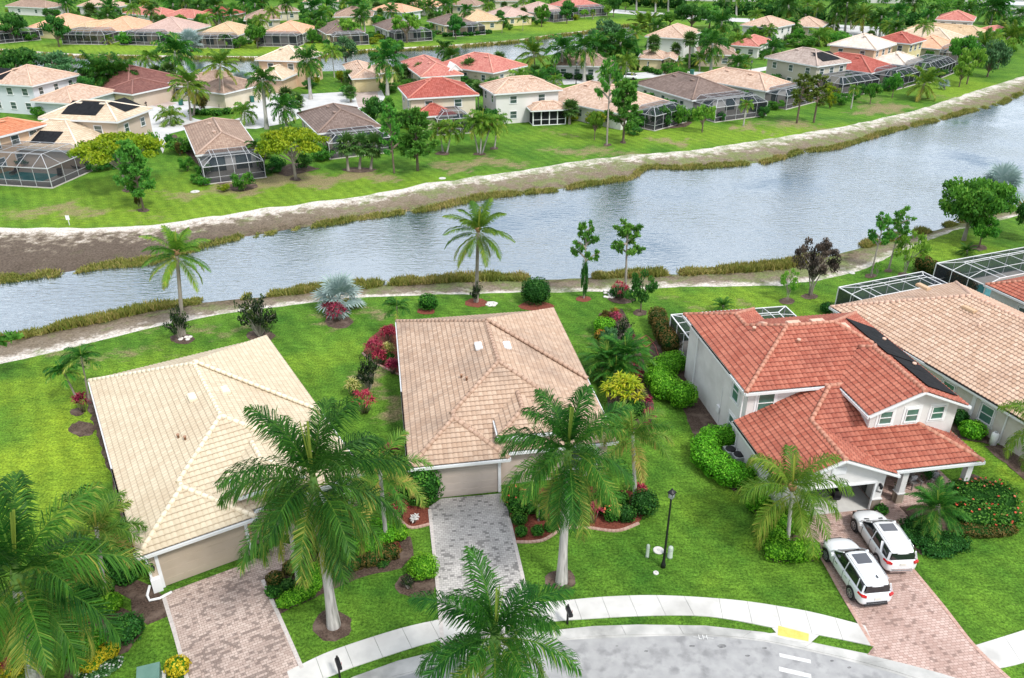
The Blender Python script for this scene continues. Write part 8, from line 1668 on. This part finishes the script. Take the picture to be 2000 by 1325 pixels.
# bare tall trunks along the main road, crowns above the picture
for x, y, lb in ((1243, 22, 'first'), (1280, 28, 'second'), (1305, 24, 'third'), (1418, 24, 'fourth'), (1438, 34, 'fifth')): palm('froyal', x, y, x+1, y-52, 26, '%s tall roadside palm from the left at the top edge' % lb)
FT = [ # kind, x, y, top, width px, label
 ('pinedense', 281, 412, 288, 78, 'tall bushy pine on the far shore at the left', {}), ('flat', 248, 372, 262, 165, 'yellow green poinciana behind the tall bushy pine', {}), ('flat', 578, 351, 252, 148, 'wide flat crowned yellow green poinciana on the far shore', {}),
 ('pine', 770, 339, 212, 62, 'narrow pine right of the thatch palms', {}), ('pinedense', 816, 334, 222, 90, 'dark bushy pine on the far shore lawn', {}), ('pinetop', 1185, 283, 128, 62, 'tallest pine on the far shore', {}), ('pinedense', 1217, 278, 168, 78, 'bushy pine beside the tallest one', {}),
 ('light', 1161, 274, 217, 34, 'small light tree left of the tallest pine', {}), ('light', 1371, 259, 205, 48, 'small tree before the wide cage', {}), ('piney', 1556, 241, 152, 66, 'left of the leaning pine pair on the far shore', {}), ('piney', 1589, 240, 155, 72, 'yellowing right pine of the leaning pair', {}),
 ('oak', 1699, 204, 162, 34, 'round small tree on the far lawn beside the cage', {}), ('oak', 1742, 192, 146, 30, 'dark round small tree on the far lawn', {}), ('light', 1873, 170, 120, 42, 'light green tree on the right far lawn', {}), ('light', 1888, 165, 92, 50, 'taller light green tree on the right far lawn', {}), ('grey', 1928, 151, 80, 60, 'grey green tree at the right shore', {}), ('oak', 1870, 140, 70, 60, 'dense tree left of the leaning coconut palm', {}), ('light', 1948, 135, 72, 56, 'light tree at the right shore thicket', {}), ('dark', 1905, 130, 92, 60, 'dark tree within the right shore thicket', {}), ('oak', 1975, 100, 50, 60, 'dark tree at the top right edge', {}), ('light', 1950, 92, 56, 50, 'bright tree behind the right shore thicket', {}),
 ('dark', 35, 160, 96, 90, 'dark spreading tree by the canal at the left edge', {}), ('grey', 110, 155, 102, 80, 'grey green tree by the canal at the left', {}), ('dark', 38, 135, 108, 70, 'second dark tree at the left edge by the canal', {}),
 ('dark', 34, 82, 26, 58, 'left lakeside tree beyond the canal', {}), ('dark', 116, 92, 32, 54, 'right lakeside tree beyond the canal', {}), ('oak', 504, 95, 48, 46, 'round tree between the two cages beyond the canal', {}), ('oak', 455, 40, 6, 32, 'dark tree behind the farthest roofs at the left', {}), ('light', 681, 82, 35, 50, 'round light tree before the dark roof beyond the canal', {}), ('grey', 676, 122, 72, 56, 'grey green tree on the near bank of the canal', {}), ('light', 795, 84, 26, 58, 'light round tree beyond the canal', {}), ('dark', 890, 77, 30, 38, 'dark tree on the bright lawn beyond the canal', {}), ('oak', 1058, 53, 10, 36, 'round tree on the lawn beyond the canal', {}), ('dark', 1107, 47, 2, 38, 'tall dark tree right of the round one beyond the canal', {}), ('light', 1186, 36, 10, 18, 'small light tree at the end of the far lawn', {}), ('dark', 1198, 34, -6, 30, 'dark tree at the end of the far lawn', {}), ('light', 1221, 24, 4, 18, 'thin tree beside the main road', {}), ('light', 1141, 38, 18, 20, 'slight tree before the farthest coral roof', {}),
 ('grey', 1180, 90, 38, 60, 'willowy grey green tree at the canal end', {}), ('dark', 1350, 60, 8, 70, 'large dark tree by the main road', {}), ('oak', 1385, 56, 10, 60, 'large green tree right of the dark one by the main road', {}), ('oak', 1308, 52, 24, 46, 'round tree left of the large dark one', {}), ('clump', 1560, 92, 66, 70, 'big green thicket below the slender palms', {}), ('clump', 1625, 88, 60, 70, 'second green thicket below the tall royals', {}), ('clump', 1804, 50, 24, 40, 'bright green bush mass behind the hedge', {}), ('clump', 1500, 88, 72, 30, 'green shrubs by the beige two storey house', {}),
 ('clump', 740, 125, 96, 40, 'shrub mass by the canal behind the royal palm', {}), ('oak', 772, 120, 76, 44, 'dark tree behind the royal palm by the canal', {}), ('oak', 1345, 128, 110, 26, 'shrub by the beige garage house', {}),
 ('clump', 315, 195, 170, 34, 'green shrubs beside the brown ridged house', {}), ('clumpred', 305, 196, 178, 16, 'reddish shrub beside the brown ridged house', {}), ('clump', 213, 187, 172, 50, 'bushes under the royal palms at the left', {}), ('clumpred', 400, 216, 182, 30, 'brownish round shrub on the cul de sac island', {}), ('clump', 303, 300, 256, 30, 'tall green shrub beside the two storey beige house', {}), ('clumpdark', 335, 290, 262, 22, 'dark shrub beside the brown roofed house', {}), ('clumpred', 352, 305, 278, 18, 'reddish shrub along the brown roofed house', {}), ('clump', 366, 335, 304, 30, 'green bush left of the cage', {}), ('clump', 400, 343, 320, 34, 'palmlike bush in front of the cage', {}), ('clump', 398, 362, 346, 34, 'low dark green bush in front of the cage', {}), ('clumpyel', 438, 374, 360, 28, 'small yellow bush in the far shore bed', {}), ('clump', 477, 372, 334, 46, 'tall green bush in the far shore bed', {}), ('clumpdark', 590, 330, 300, 40, 'dark shrub under the flat crowned poinciana', {}), ('clumpdark', 540, 335, 308, 40, 'second dark shrub under the flat crowned poinciana', {}), ('clumpdark', 190, 335, 310, 40, 'shrub at the pool cage corner', {}), ('clump', 628, 308, 278, 30, 'bush left of the thatch palms', {}), ('clumpred', 272, 405, 380, 16, 'red shrub at the foot of the tall bushy pine', {}),
 ('clumpdark', 1210, 240, 218, 40, 'left dark shrub of the mixed bed by the long white house', {}), ('clump', 1250, 248, 222, 46, 'middle shrub of the mixed bed by the long white house', {}), ('clumpdark', 1290, 248, 208, 50, 'palmy dark shrub in the mixed bed', {}), ('clump', 1325, 245, 205, 40, 'right shrub of the mixed bed', {}), ('clumpdark', 1408, 238, 218, 20, 'small dark bush at the cage corner', {}), ('clumpdark', 1490, 230, 208, 26, 'clipped dark bush by the white wall', {}), ('clump', 1640, 205, 180, 40, 'bushes beside the grey house cage', {}), ('clump', 1668, 195, 172, 24, 'light bush by the grey house cage', {}), ('clumpdark', 1680, 186, 164, 26, 'dark bush by the grey house cage', {}), ('clump', 1770, 160, 136, 50, 'palmy bush mass beside the red roof cage', {}), ('clumpdark', 1835, 155, 135, 34, 'clipped dark hedge by the double cage', {}), ('clumpyel', 1620, 212, 184, 22, 'thin yellow bush by the far shore house', {}),
 ('clump', 756, 230, 188, 34, 'green shrubs beside the red two storey house', {}), ('clump', 280, 70, 46, 40, 'bamboo like bush between two cages', {}), ('clumpyel', 136, 82, 66, 18, 'yellowish bush by the white cage', {}), ('clump', 246, 88, 62, 38, 'tall bush between the second and third cages', {}), ('clump', 610, 85, 54, 22, 'yellow green bush by the peach roofed cage house', {}), ('clump', 475, 90, 70, 22, 'bush between two cages beyond the canal', {}), ('clumpdark', 720, 80, 66, 26, 'dark bush at the low cage beyond the canal', {}), ('clumpyel', 367, 72, 60, 26, 'yellow bush behind the silver palm', {})]
for k_, x, y, ty, w_, lb, kw in FT: tree(k_, x, y, ty, w_, lb, cat='shrub' if 'clump' in k_ else 'tree', **kw)
# planting at the walls of the houses across the lake
kinds = (('clump', 'green'), ('clumpdark', 'dark green'), ('clump', 'bushy green'), ('clumpyel', 'yellow green'), ('clumpdark', 'clipped dark'))
r = random.Random(99)
for i, (lb, a, u, v, W, D, cgd) in enumerate(SHR):
    short = ' '.join(lb.split()[:9])
    for j, (uu, vv, wh) in enumerate(((-1.2, D*.25, 'left wall'), (W+1.1, D*.3, 'right wall'), (-1.1, D*.7, 'far left wall'), (W*.08-1.5, -1.2-cgd*.6, 'front left corner'), (W+1.3, -1.0-cgd*.5, 'front right corner'))):
        if (i*5+j) % 7 == 3: continue
        k_, adj = kinds[(i*3+j*2) % 5]; p = a+u*uu+v*(vv+r.uniform(-1, 1)); h = r.uniform(1.2, 3.2); w_ = r.uniform(1.5, 3.6)
        q = (' '.join(('%s shrub at the %s of the' % (adj, wh)).split()) + ' ' + short).split()[:16]
        while q[-1] in ('with', 'and', 'the', 'of', 'in', 'by', 'at', 'a', 'its', 'to', 'behind', 'beside', 'before', 'near', 'on'): q.pop()
        t = thing('shrub', ' '.join(q), 'shrub', (p.x, p.y, 0), r.uniform(0, 6), 'shrubs planted round the houses across the lake')
        pr = TREE[k_][0]
        for nm, me in (('trunk', pr[0]), ('crown', pr[1])): o = link(bpy.data.objects.new(nm, me), t); o.scale = (w_*.7, w_*.7, h)
for i, (lb, a, u, v, W, D, cgd) in enumerate(SHR):
    short = ' '.join(lb.split()[:9]); far_ = a.y > 205 or 'beyond the canal' in lb or 'farthest' in lb
    for j, (uu, vv, wh) in enumerate(((W*.25, D+3.5, 'left behind'), (W*.75, D+5, 'right behind'), (W+2.2, D*.85, 'by the right side of'), (-2.0, D+1, 'by the left side of'), (W*.5, D+9, 'farther behind'))):
        if (i*3+j) % 4 == 1 or (not far_ and (i+j) % 5 > 1) or (j == 4 and not far_): continue
        k_ = ('froyal', 'oak', 'ffan', 'light', 'fqueen', 'dark', 'froyal', 'fcoco')[(i*5+j*3) % 8]; p = a+u*uu+v*(vv+r.uniform(-1, 1)); h = r.uniform(4, 7.5); q = (('tall palm ' if k_[0] == 'f' else 'leafy tree ')+wh+' the '+short).split()[:16]
        while q[-1] in ('with', 'and', 'the', 'of', 'in', 'by', 'at', 'a', 'its', 'to', 'behind', 'beside', 'before', 'near', 'on'): q.pop()
        isp = k_[0] == 'f'
        t = thing({'froyal': 'royal_palm', 'ffan': 'cabbage_palm', 'fqueen': 'queen_palm', 'fcoco': 'coconut_palm'}.get(k_, 'broadleaf_tree'), ' '.join(q), 'palm tree' if isp else 'tree', (p.x, p.y, 0), r.uniform(0, 6), 'palms and trees between the houses across the lake')
        if isp:
            if k_ == 'ffan': h *= .6
            o = link(bpy.data.objects.new('trunk', TM['thin' if k_ != 'froyal' else 'royal']), t); o.scale = (.8, .8, h); o = link(bpy.data.objects.new('crown', CM[k_, r.randrange(3) if (k_, 2) in CM else 0]), t); o.location = (0, 0, h); o.scale = ((2.0 if k_ == 'ffan' else 2.9),)*3
        else:
            pr = TREE[k_][0]; h *= .75
            for nm, me in (('trunk', pr[0]), ('crown', pr[1])): o = link(bpy.data.objects.new(nm, me), t); o.scale = (h*.45, h*.45, h)
# clipped hedges far away
for pts, h_, m_, lb in (([(380, 224), (425, 226), (468, 220)], 1.1, M_HG, 'clipped hedge on the cul de sac island'), ([(1215, 128), (1250, 136), (1285, 146)], 1.2, M_HG, 'clipped hedge before the yellow garage house'), ([(870, 72), (920, 70), (955, 66)], 1.2, M_HD, 'clipped hedge along the dark roofed house beyond the canal'), ([(29, 72), (52, 73)], 1.2, M_HB, 'clipped hedge by the left cage beyond the canal'), ([(1090, 153), (1150, 158)], 1.3, M_HD, 'dark hedge before the white house')): hedgepath(pts, 1.6, h_, m_, lb, ls=.3, step=2.2)
hedgepath([(1150, 4), (1230, 12), (1330, 20)], 3, 4.5, M_HD, 'tall clipped hedge along the main road, left part', ls=.7, step=4, dens=.9); hedgepath([(1400, 30), (1480, 34), (1600, 44), (1700, 50), (1800, 54)], 3, 4.5, M_HD, 'tall clipped hedge along the main road, right part', ls=.7, step=4, dens=.9)
# dense far wood closing the view at the top
r = random.Random(77)
V = []; T = []
for i in range(430):
    x = r.uniform(-60, 2060); y = r.uniform(-14, 8) if x < 1150 else r.uniform(-8, 30)
    if 1150 < x and y > 14 and x < 1800: y = r.uniform(-10, 12)
    if x < 560 and 380 < x: y = min(y, 0)
    p = P(x, max(y, -60)); h = r.uniform(3, 8); leaves_ball(V, T, r, V3((p.x, p.y, h*.5)), h*.7, 70, 1.3, r.uniform(.1, .6), .8)
o = link(bpy.data.objects.new('far_trees', quads('far_trees', [[tuple(p) for p in q] for q in V], T, M_LEAF))); tag(o, 'distant tree belt along the top edge', kind='stuff')
